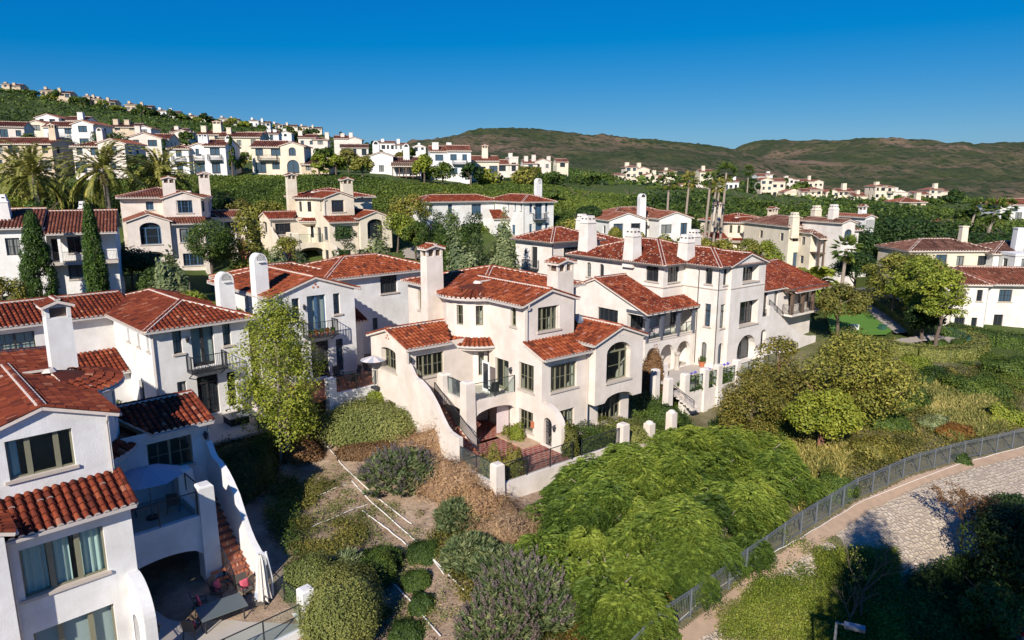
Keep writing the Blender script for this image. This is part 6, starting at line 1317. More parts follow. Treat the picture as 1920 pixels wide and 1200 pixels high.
# right hand house, faceted corner
RH = House('house', 'white faceted house with faded tile roof at the right border below the lime tree', 'house', (48.3, 76.5, -17.4), 96, False, 'mansion_wall', 'tile_old', 'frame_dark', 'glass_dark', 0); H = RH
def fv(H, pts, z0, z1, opl):
    for (P, Q), ops in zip(zip(pts[:-1], pts[1:]), opl):
        L = math.dist(P, Q); pan(H, P, Q, [(0, z0), (L, z0), (L, z1), (0, z1)], ops)
w2 = lambda a, b: [opn('window', a, b, 4.1, 5.4, cols=2, rows=2), opn('window', a, b, .9, 2.2, cols=2, rows=2)]
fv(H, [(.6, 8), (0, 1.6), (1.7, .1), (5.3, 0), (5.9, .9), (5.9, 4)], -3, 6.0, [[], w2(.5, 1.5), [opn('window', 2.5, 3.1, 4.1, 5.4, cols=1, rows=2), opn('window', .5, 1.6, .9, 2.2, cols=2, rows=2), opn('window', 2.3, 2.9, .9, 2.2, cols=1, rows=2)], [], []])
vol(H, 5.9, 1.2, 16, 9, -3, 6.0, {'f': [opn('window', 7.2, 8.6, 3.9, 5.3, cols=2, rows=2), opn('door', 7.0, 8.0, .2, 2.4)]}); mb = MB(); ap = (3.2, 4.2, 7.35); E_ = [(-.3, 8.5, 6), (-.45, 1.45, 6), (1.55, -.35, 6), (5.5, -.45, 6), (6.6, .9, 6)]
for P_, Q_ in zip(E_[:-1], E_[1:]): tile_face(mb, [P_, Q_, ap] if P_[1] < 8 else [P_, Q_, ap, (3.2, 8.5, 7.35)], H); ridge(mb, Q_, ap, H)
roofobj(H, mb); hip(H, 4.5, 1.0, 16, 9, 6.0, .33, .4, gable='l'); downpipe(H, 1.72, .1, 0, 5.9); finish(H)
# left house with balcony, faces the camera
LB = House('house', 'white balcony house at the left border between the two cypresses, brown tile roof', 'house', (-44.3, 65.4, -10.35), 63, False, 'white', 'tile_old', 'frame_dark', 'glass_dark', 0); H = LB
vol(H, -9, -1.0, -.01, 8, -3, 6.1, {'f': [opn('window', -3.2, -2.1, 3.6, 5.2, cols=2, rows=2, sill=0), opn('door', -6.8, -5.6, 2.6, 5.0)]})
vol(H, 0, 0, 5.6, 8, -3, 5.5, {'f': [opn('door', .2, 1.0, 2.85, 4.95, cols=1, rows=1), opn('window', 1.5, 2.65, 3.5, 5.1, cols=2, rows=1, mun=0), opn('window', 2.85, 4.05, 3.5, 5.1, cols=2, rows=1, mun=0), opn('window', 1.3, 2.8, .95, 2.45, cols=2, rows=1, mun=0), opn('door', 3.5, 4.6, .0, 2.3)]})
b = MB(); b.box(-.3, -1.5, 2.5, 5.7, -.005, 2.8); b.build('balcony_floor', 'concrete', H['root'])
for x in (.9, 3.1): b = MB(); b.box(x, -1.45, 2.8, x+.24, -1.21, 5.3); b.build('post', 'white', H['root'])
railing(H, [(-.1, -1.42, 2.8), (5.6, -1.42, 2.8)], .95)
shed(H, [(-.15, -1.8, 5.5), (5.9, -1.8, 5.5), (5.9, 3.2, 7.42), (-.15, 3.2, 7.42)], rd=((3, 2),), gut=True); shed(H, [(-9.3, -1.4, 6.1), (-.16, -1.4, 6.1), (-.16, 3.2, 7.7), (-9.3, 3.2, 7.7)], rd=((3, 2),), gut=True)
shed(H, [(5.9, 8.2, 5.5), (-9.3, 8.2, 5.5), (-9.3, 3.21, 7.4), (5.9, 3.21, 7.4)])
chimney(H, 2.8, 4.2, 6, 7.6, .9, .9, 'pot', taper=.8); chimney(H, -3.4, 1.0, 6.0, 8.4, 1.4, 1.2, 'pot', taper=.8)
finish(H)
# ---- row above the green bank
w_ = 'white'
far('brown roofed house at the far left above the feathery palms', -40, 103, 258, 322, 132, [B(0, 1, 1, 's', 0)], wall='sand', tile='tile_old', ch=[(.94, 1.25, 'house', 1.4)], az=90)
far('white house with a small bell chimney partly behind the second palm', 142, 240, 262, 326, 130, [B(0, .55, .93, 'h', 0), B(.5, 1, 1, 'g', -.5)], tile='tile_old', ch=[(.42, 1.22, 'arch', 1.2)], az=88, gl='glass_blue')
far('white balcony house with twin bell chimneys beside the dark cypress', 321, 425, 268, 327, 134, [B(0, .34, .9, 'h', 0, 'b'), B(.30, .66, .97, 'g', 1, 'b'), B(.62, 1, 1, 's', 0, 'b')], tile='tile_old', ch=[(.53, 1.16, 'arch', .9, 1.5), (.62, 1.16, 'arch', .9, 1.5), (.99, 1.1, 'arch', 1.2)], az=88, gl='glass_blue')
far('beige house with a timber balcony and a round arched door at its right', 472, 570, 266, 326, 138, [B(0, .6, 1, 's', 1.0, 'b'), B(.56, 1, .98, 'g', 0, 'aA')], wall='ivory', tile='tile_old', az=84, gl='glass_blue')
far('low annex with dark windows right of the beige arched house', 566, 616, 300, 328, 139, [B(0, 1, 1, 's', 0)], wall='sand', tile='tile_brown', az=84)
far('low white house with a pergola, two bell chimneys and a dark red roof', 694, 788, 286, 330, 150, [B(0, .46, 1, 'g', 0), B(.44, 1, .75, 's', 0, 'v')], tile='tile_brown', ch=[(.12, 1.3, 'arch', 1.5), (.72, 1.2, 'arch', 1.4)], az=84)
far('white modern house with a big blue window and stout chimney', 808, 884, 276, 334, 158, [B(0, .45, .95, 's', 1), B(.42, 1, 1, 's', 0, 'b')], tile='tile_old', ch=[(.14, 1.12, 'plain', 1.6), (.5, 1.05, 'pot', 1.6, 5)], az=80, gl='glass_blue', fr='frame_blue')
far('beige house behind the dark tree right of the white modern house', 874, 936, 292, 330, 170, [B(0, 1, 1, 's', 0)], wall='ivory', tile='tile_old', ch=[(.6, 1.35, 'house', 1.6)], az=82)
far('small white house end with a chimney above the lime hedge', 930, 972, 296, 322, 190, [B(0, 1, .8, 's', 0), B(.6, 1, 1, 'm', 0)], tile='tile_old', ch=[(.7, 1.3, 'plain', 1.2)], az=82)
far('white house with three dormered chimneys right of the lime hedge', 982, 1034, 298, 320, 240, [B(0, .5, .8, 's', 0), B(.4, 1, 1, 'g', 0)], ch=[(.12, 1.2, 'plain', 1.5), (.4, 1.3, 'plain', 1.5), (.95, 1.2, 'plain', 1.4)], az=82)
far('tiny cream house at the top of the bank far right of the lime hedge', 1044, 1066, 300, 314, 280, [B(0, 1, 1, 's', 0)], wall='ivory', az=82)
# ---- left hillside
far('white gabled house at the left border below the hill', -30, 36, 226, 262, 158, [B(0, 1, 1, 's', 0)], tile='tile_old', az=70, gl='glass_blue')
far('small beige garage house with pale double doors', 51, 84, 226, 246, 172, [B(0, 1, 1, 'g', 0)], wall='ivory', az=86)
far('brown timber balcony house with a white gabled wing', 86, 182, 229, 280, 150, [B(0, .62, 1, 's', 0, 'b'), B(.6, 1, 1.02, 'g', -1)], tile='tile_old', az=88, gl='glass_blue')
far('white houses top with a chimney behind the brown balcony house', 68, 150, 214, 238, 190, [B(0, .5, 1, 'g', 0), B(.5, 1, .85, 's', 2)], ch=[(.9, 1.15, 'plain', 1.6)], az=84)
far('white gabled house with a small round window and thin chimney', 240, 306, 249, 282, 150, [B(0, .9, 1, 'g', 0), B(.5, 1, .85, 's', 3)], ch=[(.22, 1.35, 'plain', 1.2)], tile='tile_old', az=80, gl='glass_blue')
far('white block peeking above the round window house', 258, 282, 236, 254, 185, [B(0, 1, 1, 'g', 0)], az=80)
far('dark roofed houses with two white chimneys behind the big green tree', 208, 258, 230, 250, 200, [B(0, 1, 1, 's', 0)], wall='sand', tile='tile_brown', ch=[(.1, 1.3, 'plain', 1.5), (.5, 1.25, 'plain', 1.5)], az=84)
far('dark roofed house with white dormer below the ridge', 320, 358, 243, 258, 215, [B(0, .7, 1, 's', 0), B(.3, 1, .7, 'g', -2)], tile='tile_brown', ch=[(.2, 1.4, 'plain', 1.4)], az=84)
far('cream house with a big stepped chimney above the cypress', 372, 420, 242, 268, 190, [B(0, 1, .9, 's', 0)], wall='ivory', tile='tile_old', ch=[(.15, 1.2, 'plain', 1.5), (.68, 1.35, 'house', 2.4)], az=84)
far('cream house with dark upstairs windows right of the stepped chimney', 412, 486, 247, 280, 170, [B(0, 1, 1, 's', 0)], wall='ivory', tile='tile_old', ch=[(.2, 1.2, 'plain', 1.2)], az=82)
far('cream house end above the beige arched house', 458, 494, 250, 274, 178, [B(0, 1, 1, 's', 0)], wall='ivory', tile='tile_brown', az=80)
far('white chimney topped house below the ridge end', 496, 522, 247, 266, 260, [B(0, 1, 1, 's', 0)], ch=[(.3, 1.2, 'plain', 1.6), (.7, 1.2, 'plain', 1.5)], az=80)
far('small white gable above the cypress hill garden', 524, 546, 246, 260, 280, [B(0, 1, 1, 'g', 0)], ch=[(.4, 1.3, 'plain', 1.5)], az=80)
far('wide white house in the middle of the upper slope', 560, 614, 253, 276, 240, [B(0, .6, 1, 's', 0), B(.5, 1, .8, 'h', -1)], ch=[(.05, 1.3, 'plain', 1.5), (.95, 1.2, 'plain', 1.5)], tile='tile_old', az=82)
far('white row house with awnings left of the dark round trees', 627, 678, 256, 282, 260, [B(0, .5, 1, 's', 0), B(.45, 1, .95, 'g', 0)], ch=[(.3, 1.2, 'plain', 1.6), (.6, 1.25, 'plain', 1.5)], az=82)
far('second white row house with brown roof beneath the crest', 640, 690, 270, 292, 240, [B(0, 1, 1, 's', 0)], tile='tile_brown', az=80)
far('long white house on the crest before the brown hill', 706, 764, 264, 280, 400, [B(0, .6, 1, 's', 0), B(.55, 1, .8, 's', 0)], ch=[(.2, 1.2, 'plain', 2), (.7, 1.2, 'plain', 2)], az=82)
far('small roof cluster right of the long crest house', 774, 798, 271, 284, 400, [B(0, 1, 1, 'g', 0)], tile='tile_brown', ch=[(.5, 1.2, 'plain', 1.6)], az=82)
far('pair of dim houses under the brown hill', 816, 846, 276, 288, 420, [B(0, 1, 1, 's', 0)], wall='sand', az=82)
gr_ = 'large houses along the ridge'
for xl, xr, yt, yb, Zc, wl, lb in ((4, 34, 160, 172, 335, 'sand', 'brown ridge house at the left border of the hill crest'), (78, 127, 172, 190, 340, 'sand', 'brown ridge house with an arcade, second from the left'), (160, 181, 184, 203, 345, 'sand', 'narrow sandstone tower house on the ridge'), (179, 213, 190, 207, 345, 'sand', 'sandstone ridge house right of the narrow tower'), (236, 281, 198, 216, 355, 'sand', 'sandstone ridge house in the middle of the crest'), (294, 334, 210, 226, 370, 'white', 'white terraced ridge house'), (351, 392, 219, 232, 380, 'ivory', 'pale flat ridge house right of the white terraced one'),
    (411, 446, 222, 236, 420, 'greige', 'grey ridge house with wide terraces'), (468, 505, 226, 242, 450, 'white', 'white ridge house near the right end of the crest'), (508, 556, 232, 244, 500, 'ivory', 'long cream ridge house with palms'), (560, 602, 235, 247, 560, 'ivory', 'last house at the right end of the ridge')):
    far(lb, xl, xr, yt, yb, Zc, [B(0, .45, 1, 'h', 0, 'b' if wl != 'sand' else ''), B(.4, 1, .82, 's', 1)], wall=wl, tile='tile_brown', ch=[(.12, 1.2, 'plain', 1.4), (.6, 1.12, 'plain', 1.4)], az=80, group=gr_, win=1.1)
# ---- distant village on the right
gv = 'houses of the distant village'
for xl, xr, yt, yb, Zc, wl, bl, c_, lb in (
    (1151, 1173, 331, 350, 320, 'ivory', [B(0, 1, 1, 'h')], [], 'small cream pavilion at the left end of the distant village'),
    (1172, 1218, 314, 350, 325, 'ivory', [B(0, .5, 1, 'h'), B(.5, 1, .9, 'g')], [(.1, 1.12, 'plain', 2), (.6, 1.1, 'plain', 2)], 'tall ivory three storey house at the left of the distant village'),
    (1205, 1252, 326, 352, 320, 'ivory', [B(0, .6, 1, 'g', 0, 'A'), B(.5, 1, .8, 's', 2)], [(.5, 1.2, 'plain', 1.8)], 'ivory house with arched windows below the leftmost fan palm'),
    (1243, 1268, 318, 345, 360, 'ivory', [B(0, 1, 1, 'h')], [(.3, 1.1, 'plain', 1.8)], 'brown roofed house seen over the leftmost fan palm'),
    (1262, 1290, 348, 366, 300, 'white', [B(0, .5, .9, 's'), B(.5, 1, 1, 'g')], [], 'white twin house between the first and second fan palms'),
    (1290, 1330, 346, 366, 300, 'white', [B(0, 1, 1, 'g')], [(.5, 1.2, 'plain', 1.5)], 'white house behind the third fan palm'),
    (1312, 1340, 318, 334, 400, 'ivory', [B(0, 1, 1, 's')], [(.3, 1.4, 'plain', 2)], 'reddish roofed house high above the fan palms'),
    (1356, 1386, 336, 356, 330, 'white', [B(0, 1, 1, 's')], [(.8, 1.2, 'plain', 1.5)], 'white house right behind the tallest fan palm'),
    (1421, 1449, 325, 344, 380, 'white', [B(0, .6, .85, 's'), B(.5, 1, 1, 'h')], [(.8, 1.15, 'plain', 1.8)], 'white house with a dark bay high in the village'),
    (1450, 1500, 334, 356, 370, 'white', [B(0, .5, .8, 's'), B(.45, .8, 1, 'g'), B(.75, 1, .8, 'm')], [(.55, 1.15, 'plain', 2)], 'white terraced house group in the upper village'),
    (1496, 1546, 336, 352, 400, 'ivory', [B(0, .6, 1, 's'), B(.6, 1, .9, 'g')], [(.5, 1.35, 'plain', 1.6)], 'cream houses left of the bare scree'),
    (1424, 1472, 346, 382, 330, 'ivory', [B(0, .5, 1, 'g'), B(.45, 1, .95, 's')], [(.35, 1.1, 'plain', 2)], 'big cream stepped house in front of the distant village'),
    (1470, 1506, 358, 380, 325, 'ivory', [B(0, 1, 1, 'g')], [], 'low cream gabled house right of the big stepped one'),
    (1503, 1552, 352, 380, 320, 'ivory', [B(0, .6, .9, 's'), B(.3, .8, 1, 'h')], [(.7, 1.12, 'plain', 1.8)], 'cream house with a broad reddish roof in the village centre'),
    (1548, 1574, 356, 380, 320, 'ivory', [B(0, 1, 1, 'g')], [], 'narrow cream house in the middle of the village'),
    (1570, 1602, 354, 380, 320, 'ivory', [B(0, 1, 1, 's')], [(.5, 1.35, 'plain', 2)], 'cream house with a thick white chimney'),
    (1600, 1642, 362, 384, 315, 'ivory', [B(0, 1, 1, 's')], [(.3, 1.2, 'plain', 1.6)], 'long low cream house left of the tall one'),
    (1638, 1676, 350, 390, 310, 'ivory', [B(0, .55, 1, 'h'), B(.5, 1, .95, 'h', 0, 'b')], [(.2, 1.1, 'plain', 2)], 'tallest cream house at the right of the village'),
    (1672, 1702, 356, 378, 330, 'white', [B(0, 1, 1, 'g')], [(.4, 1.15, 'plain', 1.8)], 'white gabled house beside the tallest cream one'),
    (1713, 1780, 352, 376, 340, 'ivory', [B(0, .5, .7, 's'), B(.45, .85, 1, 'h'), B(.8, 1, .8, 's')], [(.7, 1.3, 'plain', 2)], 'lone cream house with a tower below the far hill')):
    far(lb, xl, xr, yt, yb, Zc, bl, wall=wl, tile='tile_far', ch=c_, az=84, group=gv, win=1.1)
# ---- trees among the far houses
TRR = []
for px, Zc, yt, w, mt, kd, lb in (
    (438, 133, 256, 14, 'leaf_cypress', 'cypress', 'thin dark cypress right of the twin bell chimney house'), (312, 140, 262, 8, 'leaf_cypress', 'cypress', 'slim cypress left of the twin bell chimney house'),
    (120, 142, 276, 44, 'leaf_lime', 'broad', 'yellow green tree between the first and second palms'), (208, 142, 234, 70, 'leaf_mid', 'broad', 'broad green tree above the second palm'), (60, 160, 244, 50, 'leaf_mid', 'broad', 'low green bush by the garage house'),
    (270, 132, 290, 60, 'leaf_mid', 'round', 'clipped green hedge tree below the round window house'), (425, 145, 275, 26, 'leaf_mid', 'broad', 'small tree at the foot of the thin cypress'), (455, 140, 290, 30, 'leaf_yellow', 'broad', 'yellowish bush left of the beige arched house'),
    (600, 134, 290, 34, 'leaf_lime', 'layer', 'spiky lime bush right of the beige arched house'), (630, 136, 284, 36, 'leaf_lime', 'broad', 'lime tree left of the leaning yellow tree'), (680, 136, 284, 44, 'leaf_yellow', 'broad', 'yellow tree with a pale trunk left of the pergola house'), (655, 150, 272, 40, 'leaf_gold', 'broad', 'golden tree behind the yellow pale trunked tree'),
    (795, 146, 282, 44, 'leaf_lime', 'broad', 'bright tree left of the white modern house'), (830, 148, 300, 50, 'leaf_mid', 'broad', 'round bush under the blue window'), (882, 146, 298, 44, 'leaf_dark', 'broad', 'dark spreading tree in front of the beige house'), (915, 152, 316, 50, 'leaf_lime', 'round', 'green hedge end right of the dark spreading tree'),
    (985, 150, 318, 50, 'leaf_yellow', 'round', 'bright lime yellow hedge block'), (1035, 160, 318, 44, 'leaf_mid', 'broad', 'green bush right of the lime yellow block'), (1110, 190, 322, 90, 'leaf_mid', 'broad', 'large green mound right of the last bank house'), (1165, 230, 340, 70, 'leaf_mid', 'broad', 'green mound below the tall ivory house'),
    (610, 190, 268, 40, 'leaf_mid', 'broad', 'green tree under the wide white slope house'), (595, 170, 284, 34, 'leaf_mid', 'broad', 'green tree beside the annex roof'), (700, 260, 262, 26, 'leaf_dark', 'round', 'round dark tree on the crest line'), (690, 300, 266, 22, 'leaf_dark', 'round', 'smaller dark tree left of the crest line one'), (580, 420, 240, 16, 'leaf_dark', 'round', 'dark dot of a tree at the end of the ridge'), (640, 470, 246, 14, 'leaf_dark', 'round', 'single round tree on the sloping skyline'),
    (40, 330, 168, 60, 'leaf_mid', 'broad', 'green trees patch right of the leftmost ridge house'), (150, 340, 180, 36, 'leaf_mid', 'broad', 'tree between the ridge arcade and the tower'), (220, 345, 198, 30, 'leaf_mid', 'broad', 'tree left of the middle sandstone ridge house'), (286, 350, 204, 24, 'leaf_dark', 'broad', 'dark tree right of the middle sandstone ridge house'), (343, 360, 212, 24, 'leaf_mid', 'broad', 'tree right of the white terraced ridge house'), (400, 380, 222, 26, 'leaf_mid', 'broad', 'tree left of the grey terraced ridge house'), (458, 400, 226, 24, 'leaf_lime', 'broad', 'light tree before the white ridge house'), (548, 300, 240, 30, 'leaf_dark', 'broad', 'dark tree under the long cream ridge house'),
    (1290, 290, 340, 24, 'leaf_dark', 'broad', 'dark tree behind the second fan palm trunk'), (1380, 300, 350, 40, 'leaf_mid', 'broad', 'green tree right of the tallest fan palm'), (1410, 320, 332, 26, 'leaf_dark', 'round', 'dark round tree at the village edge'), (1500, 330, 332, 34, 'leaf_mid', 'broad', 'green tree above the broad reddish roof'), (1440, 300, 372, 36, 'leaf_mid', 'broad', 'bush in front of the big stepped house'), (1490, 300, 368, 44, 'leaf_mid', 'broad', 'bush row left part before the village'), (1530, 300, 370, 40, 'leaf_mid', 'broad', 'bush row middle part before the village'), (1580, 300, 372, 40, 'leaf_mid', 'broad', 'bush row right part before the village'), (1620, 290, 374, 40, 'leaf_mid', 'round', 'clipped hedge block beside the tallest cream house'), (1700, 290, 368, 44, 'leaf_mid', 'broad', 'green tree right of the tallest cream house'), (1740, 300, 370, 50, 'leaf_mid', 'broad', 'green tree under the lone tower house'), (1345, 290, 352, 30, 'leaf_dark', 'broad', 'dark tree between the fan palm trunks'),
    (1470, 340, 330, 16, 'leaf_cypress', 'cypress', 'thin cypress in the upper village'), (1555, 310, 356, 8, 'leaf_cypress', 'cypress', 'slim cypress in the village centre'),
    (1250, 170, 388, 80, 'leaf_mid', 'broad', 'broad green crown beyond the twin gable roof'), (1320, 165, 392, 90, 'leaf_mid', 'broad', 'broad green crown behind the fan palm feet'), (1400, 160, 392, 90, 'leaf_mid', 'broad', 'broad green crown above the ivory villa'), (1480, 160, 392, 80, 'leaf_dark', 'broad', 'dark green crown above the brown roofed house'), (1180, 150, 372, 70, 'leaf_mid', 'broad', 'bushy crown on the right end of the bank'), (1090, 145, 372, 80, 'leaf_mid', 'broad', 'bushy crown above the thin rounded chimney'), (1030, 132, 352, 56, 'leaf_mid', 'broad', 'bush at the right of the thin rounded chimney'),
    (90, 92, 352, 90, 'leaf_mid', 'broad', 'bushy tree behind the left palm trunks'), (20, 96, 350, 80, 'leaf_lime', 'broad', 'lighter bushy tree at the left border'), (150, 88, 372, 50, 'leaf_gold', 'broad', 'golden bush behind the balcony house chimney'), (170, 90, 380, 40, 'leaf_gold', 'broad', 'second golden bush near the pinkish villa')):
    X, Y, z, h, r = spec(px, Zc, yt, w); lf = max(.3, Zc/260)
    TRR.append(tree('cypress_tree' if kd == 'cypress' else 'tree', lb, X, Y, kd, r, h, mt, lf, 30 if w > 20 else 16, 46, seed=int(px) % 7, z=z, clear=.03 if kd in ('cypress', 'round') else .1, tr=.2))
hedgeline('bright clipped hedge along the bank top under the white modern house', [(795, 334), (860, 335)], 2.5, 2.2, 'leaf_mid', .5, 120)
hedgeline('lime yellow clipped hedge block right of the beige bank house', [(962, 333), (1008, 333)], 3, 3.2, 'leaf_yellow', .5, 200)

_gm = {}
for i, (lb, xl, xr, yb, Zc) in enumerate(FARS):
    if len(lb.split()) > 10 or Zc < 110: continue
    for sd in (0, 1) if (xr-xl) > 30 else (i % 2,):
        mt = ('leaf_mid', 'leaf_lime', 'leaf_mid', 'leaf_gold', 'leaf_dark')[(i*2+sd) % 5]; px = xl+(xr-xl)*(.12 if sd == 0 else .86)+(i % 3)*2; X = (px-960)/F*(Zc-4); Y = (Zc-4)*1.01; z = gz(X, Y); r = min(4.2, .16*(xr-xl)*Zc/F+1.2)
        k = (mt, round(r)); L_ = ('green', 'lime', 'leafy', 'olive', 'dark')[(i*2+sd) % 5]+' bush '+('left' if sd == 0 else 'right')+' before the '+lb
        if k in _gm: tcopy(_gm[k][0], L_, X, Y, r/_gm[k][1], z=z)
        else: _gm[k] = (tree('garden_bush', L_, X, Y, 'broad', r, r*1.15, mt, max(.3, Zc/300), 22, 42, seed=i % 7, z=z, clear=.02, tr=.15, cat='bush'), r)

for i, (lb, xl, xr, yb, Zc) in enumerate(FARS):
    if len(lb.split()) > 10 or Zc < 125 or Zc > 420: continue
    px = xr+(4 if xr-xl < 40 else 6); D_c = Zc+(3 if i % 2 else -2); X = (px-960)/F*D_c; Y = D_c*1.01; z = gz(X, Y); r = min(4.5, .12*(xr-xl)*Zc/F+1.6); mt = ('leaf_mid', 'leaf_dark', 'leaf_lime', 'leaf_mid')[i % 4]; k = ('t', mt, round(r))
    L_ = ('green', 'dark', 'lime', 'leafy')[i % 4]+' tree just right of the '+lb
    if k in _gm: tcopy(_gm[k][0], L_, X, Y, r/_gm[k][1], z=z)
    else: _gm[k] = (tree('tree', L_, X, Y, 'broad', r, r*2.1, mt, max(.32, Zc/300), 26, 46, seed=i % 5, z=z, clear=.15, tr=.15), r)
# ---------------- yards, furniture and small things
def loc(Hh, u, v, h):
    r = Hh['root']; a = r.rotation_euler[2]; x = -u if Hh['mir'] else u
    return (r.location[0]+cos(a)*x-sin(a)*v, r.location[1]+sin(a)*x+cos(a)*v, r.location[2]+h)
plain('brick_yard', (.30, .085, .055), .8, var=.35, scale=2)
m = MAT['brick_yard']; t = m.node_tree; b = t.nodes['Principled BSDF']; br = N(t, 'ShaderNodeTexBrick'); br.inputs['Scale'].default_value = 1; br.inputs['Brick Width'].default_value = .42; br.inputs['Row Height'].default_value = .28; br.inputs['Mortar Size'].default_value = .018
br.inputs['Color1'].default_value = (.33, .085, .05, 1); br.inputs['Color2'].default_value = (.19, .045, .035, 1); br.inputs['Mortar'].default_value = (.42, .33, .27, 1); t.links.new(objpos(t), br.inputs[0]); t.links.new(br.outputs[0], b.inputs['Base Color']); bump(t, b, br.outputs['Fac'], -.4, .02)
def yard(H, u0, v0, u1, g, u_end, mat, zt):
    """paved yard, low wall, corner post and glass guard of a type A villa"""
    MIR[0] = H['mir']; r = H['root']; wm = H['wm']
    b = MB(); b.box(u0, v0, g-.25, u_end, 6.4, g+.0); b.build('yard_floor', mat, r)
    b = MB(); b.box(u0-.1, v0-.14, g-2.2, u1, v0+.14, g+.12); b.box(u0-.12, v0+.15, g-2.2, u0+.12, .5, g+.12); b.build('garden_wall', wm, r)
    for x, y in ((u0, v0), (u1, v0)): b = MB(); b.frustum(x, y, g-2.3, zt, .66, .66, .58, .58); b.frustum(x, y, zt, zt+.08, .58, .58, .42, .42); b.build('garden_post', wm, r)
    glassguard(H, [(u0+.35, v0, g+.12), (-.3, v0, g+.12)], 1.15, npost=1.7); glassguard(H, [(u0, v0+.4, g+.12), (u0, .4, g+.12)], 1.15, npost=1.6); MIR[0] = False
yard(MAIN, -6.0, -3.2, 4.2, 0., 0.0, 'brick_yard', 1.35)
H = MAIN; railing(H, [(.5, -3.2, .12), (3.85, -3.2, .12)], 1.05)
for x, y in ((7.4, -2.7), (10.4, -2.2)): b = MB(); b.frustum(x, y, -2.6, .55, .6, .6, .56, .56); b.lathe(x, y, [(.3, .55), (.24, .66), (.12, .73), (0, .75)], 12); b.build('garden_post', 'cream', H['root'], mir=False)
b = MB(); b.box(4.5, -3.3, -2.6, 10.4, -3.06, -.5); b.build('garden_wall', 'cream', H['root'], mir=False); b = MB(); b.box(-1.4, .1, 0.003, -.02, 3.0, .10); b.build('planting_bed', 'dirt_strip', H['root'], mir=False)
b = MB(); b.box(-.06, .7, .9, -.005, 1.0, 1.35); b.build('utility_box', 'terracotta', H['root'], mir=False)
b = MB(); b.box(-1.0, 4.25, 2.62, -.93, 5.05, 4.75); MB.build(b, 'door', 'frame_white', H['root'], mir=False); b = MB(); b.box(-1.008, 4.37, 2.85, -1.002, 4.93, 4.62); b.build('pane', 'glass_dark', H['root'].children[-1], mir=False)
b = MB(); b.box(-1.05, 3.32, .02, -.06, 3.38, 2.08); b.build('door', 'cloth_light', H['root'], mir=False)
yard(NL, -5.4, -3.5, 4, -.8, 0.0, 'concrete', 1.05)
# satellite dish on the low roof
e = empty('satellite_dish', loc(MAIN, 5.6, 2.6, 6.75), R(40), 'grey satellite dish on the tiled roof right of the cream villa gable window', 'satellite dish')
b = MB(); b.tube([(0, 0, -.3), (0, 0, .35)], .025, 6); b.tube([(0, 0, .3), (.15, -.45, .25)], .012, 4); b.tube([(-.25, .3, -.3), (0, 0, .2)], .012, 4); b.build('mast', 'metal_grey', e, mir=False)
b = MB(); b.lathe(0, 0, [(0, 0), (.18, .02), (.3, .07), (.38, .13)], 14); o = b.build('dish', 'metal_grey', e, smooth=True, mir=False); o.location = (0, 0, .4); o.rotation_euler = (R(60), 0, 0)
def pshrub(H, lb, u, v, h, r, hh, mat, leaf, n, **k):
    p = loc(H, u, v, h); return shrub('potted_plant' if k.pop('pot', 0) else 'bush', lb, p[0], p[1], r, r*.9, hh, mat, leaf, n, k.pop('cat', 'bush'), None, 2.1, 0, p[2]+.15, lump=.25, core=k.pop('core', False), **k)
pshrub(MAIN, 'yellow green shrub in the bed under the small lower window', -.75, 1.6, 0, .55, 1.1, 'leaf_lime', .12, 1600)
pshrub(MAIN, 'low yellow shrub at the door end of the brick yard bed', -.7, 2.6, 0, .4, .7, 'leaf_yellow', .1, 900)
pshrub(MAIN, 'golden shrub behind the glass left of the garden post', -5.2, -1.6, 0, .7, 1.5, 'leaf_gold', .12, 2200)
pshrub(MAIN, 'golden green shrub behind the glass right of the garden post', -4.3, -2.5, 0, .7, 1.6, 'leaf_gold', .12, 2200)
pshrub(MAIN, 'slim green shrub beside the arched garden gate', .25, -2.5, 0, .5, 2.1, 'leaf_gold', .13, 1800)
pshrub(MAIN, 'dark planter shrub under the terrace arch', -2.3, 5.3, 0, .6, 1.2, 'leaf_mid', .12, 1200)
pshrub(MAIN, 'green hedge below the lower front windows', 2.6, -1.1, -.3, 2.1, 1.1, 'leaf_mid', .11, 9000)
pshrub(MAIN, 'pale green hedge below the bay window', 6.3, -1.3, -.6, 1.9, 1.2, 'leaf_hedge', .11, 9000)
for i, u in enumerate((-7.6, -7.0, -6.5, -5.5, -5.0, -4.6, -3.4, -2.9, -2.4, -1.9)):
    p = loc(Cc, u, -1.4, 0); e = empty('agapanthus', p, 0, 'blue flowered lily behind the patio glass, number '+['one', 'two', 'three', 'four', 'five', 'six', 'seven', 'eight', 'nine', 'ten'][i]+' from the steps', 'flower', 'blue lilies on the mansion patio')
    P, Nn, D, S_, T = frondset(22, .7, .9, '', i, 4, .4, 0); aligned('foliage', P, Nn, D, S_, T, 'leaf_mid', .2, e)
    b = MB(); b.tube([(0, 0, 0), (.05, 0, .95)], .012, 4); b.build('stem', 'leaf_mid', e, mir=False); b = MB()
    for q in range(26): d = rdir(1)[0]; b.beam((.05, 0, .98), (.05+d[0]*.15, d[1]*.15, .98+d[2]*.13), .035, .035)
    b.build('flower_head', 'flower_blue', e, mir=False)
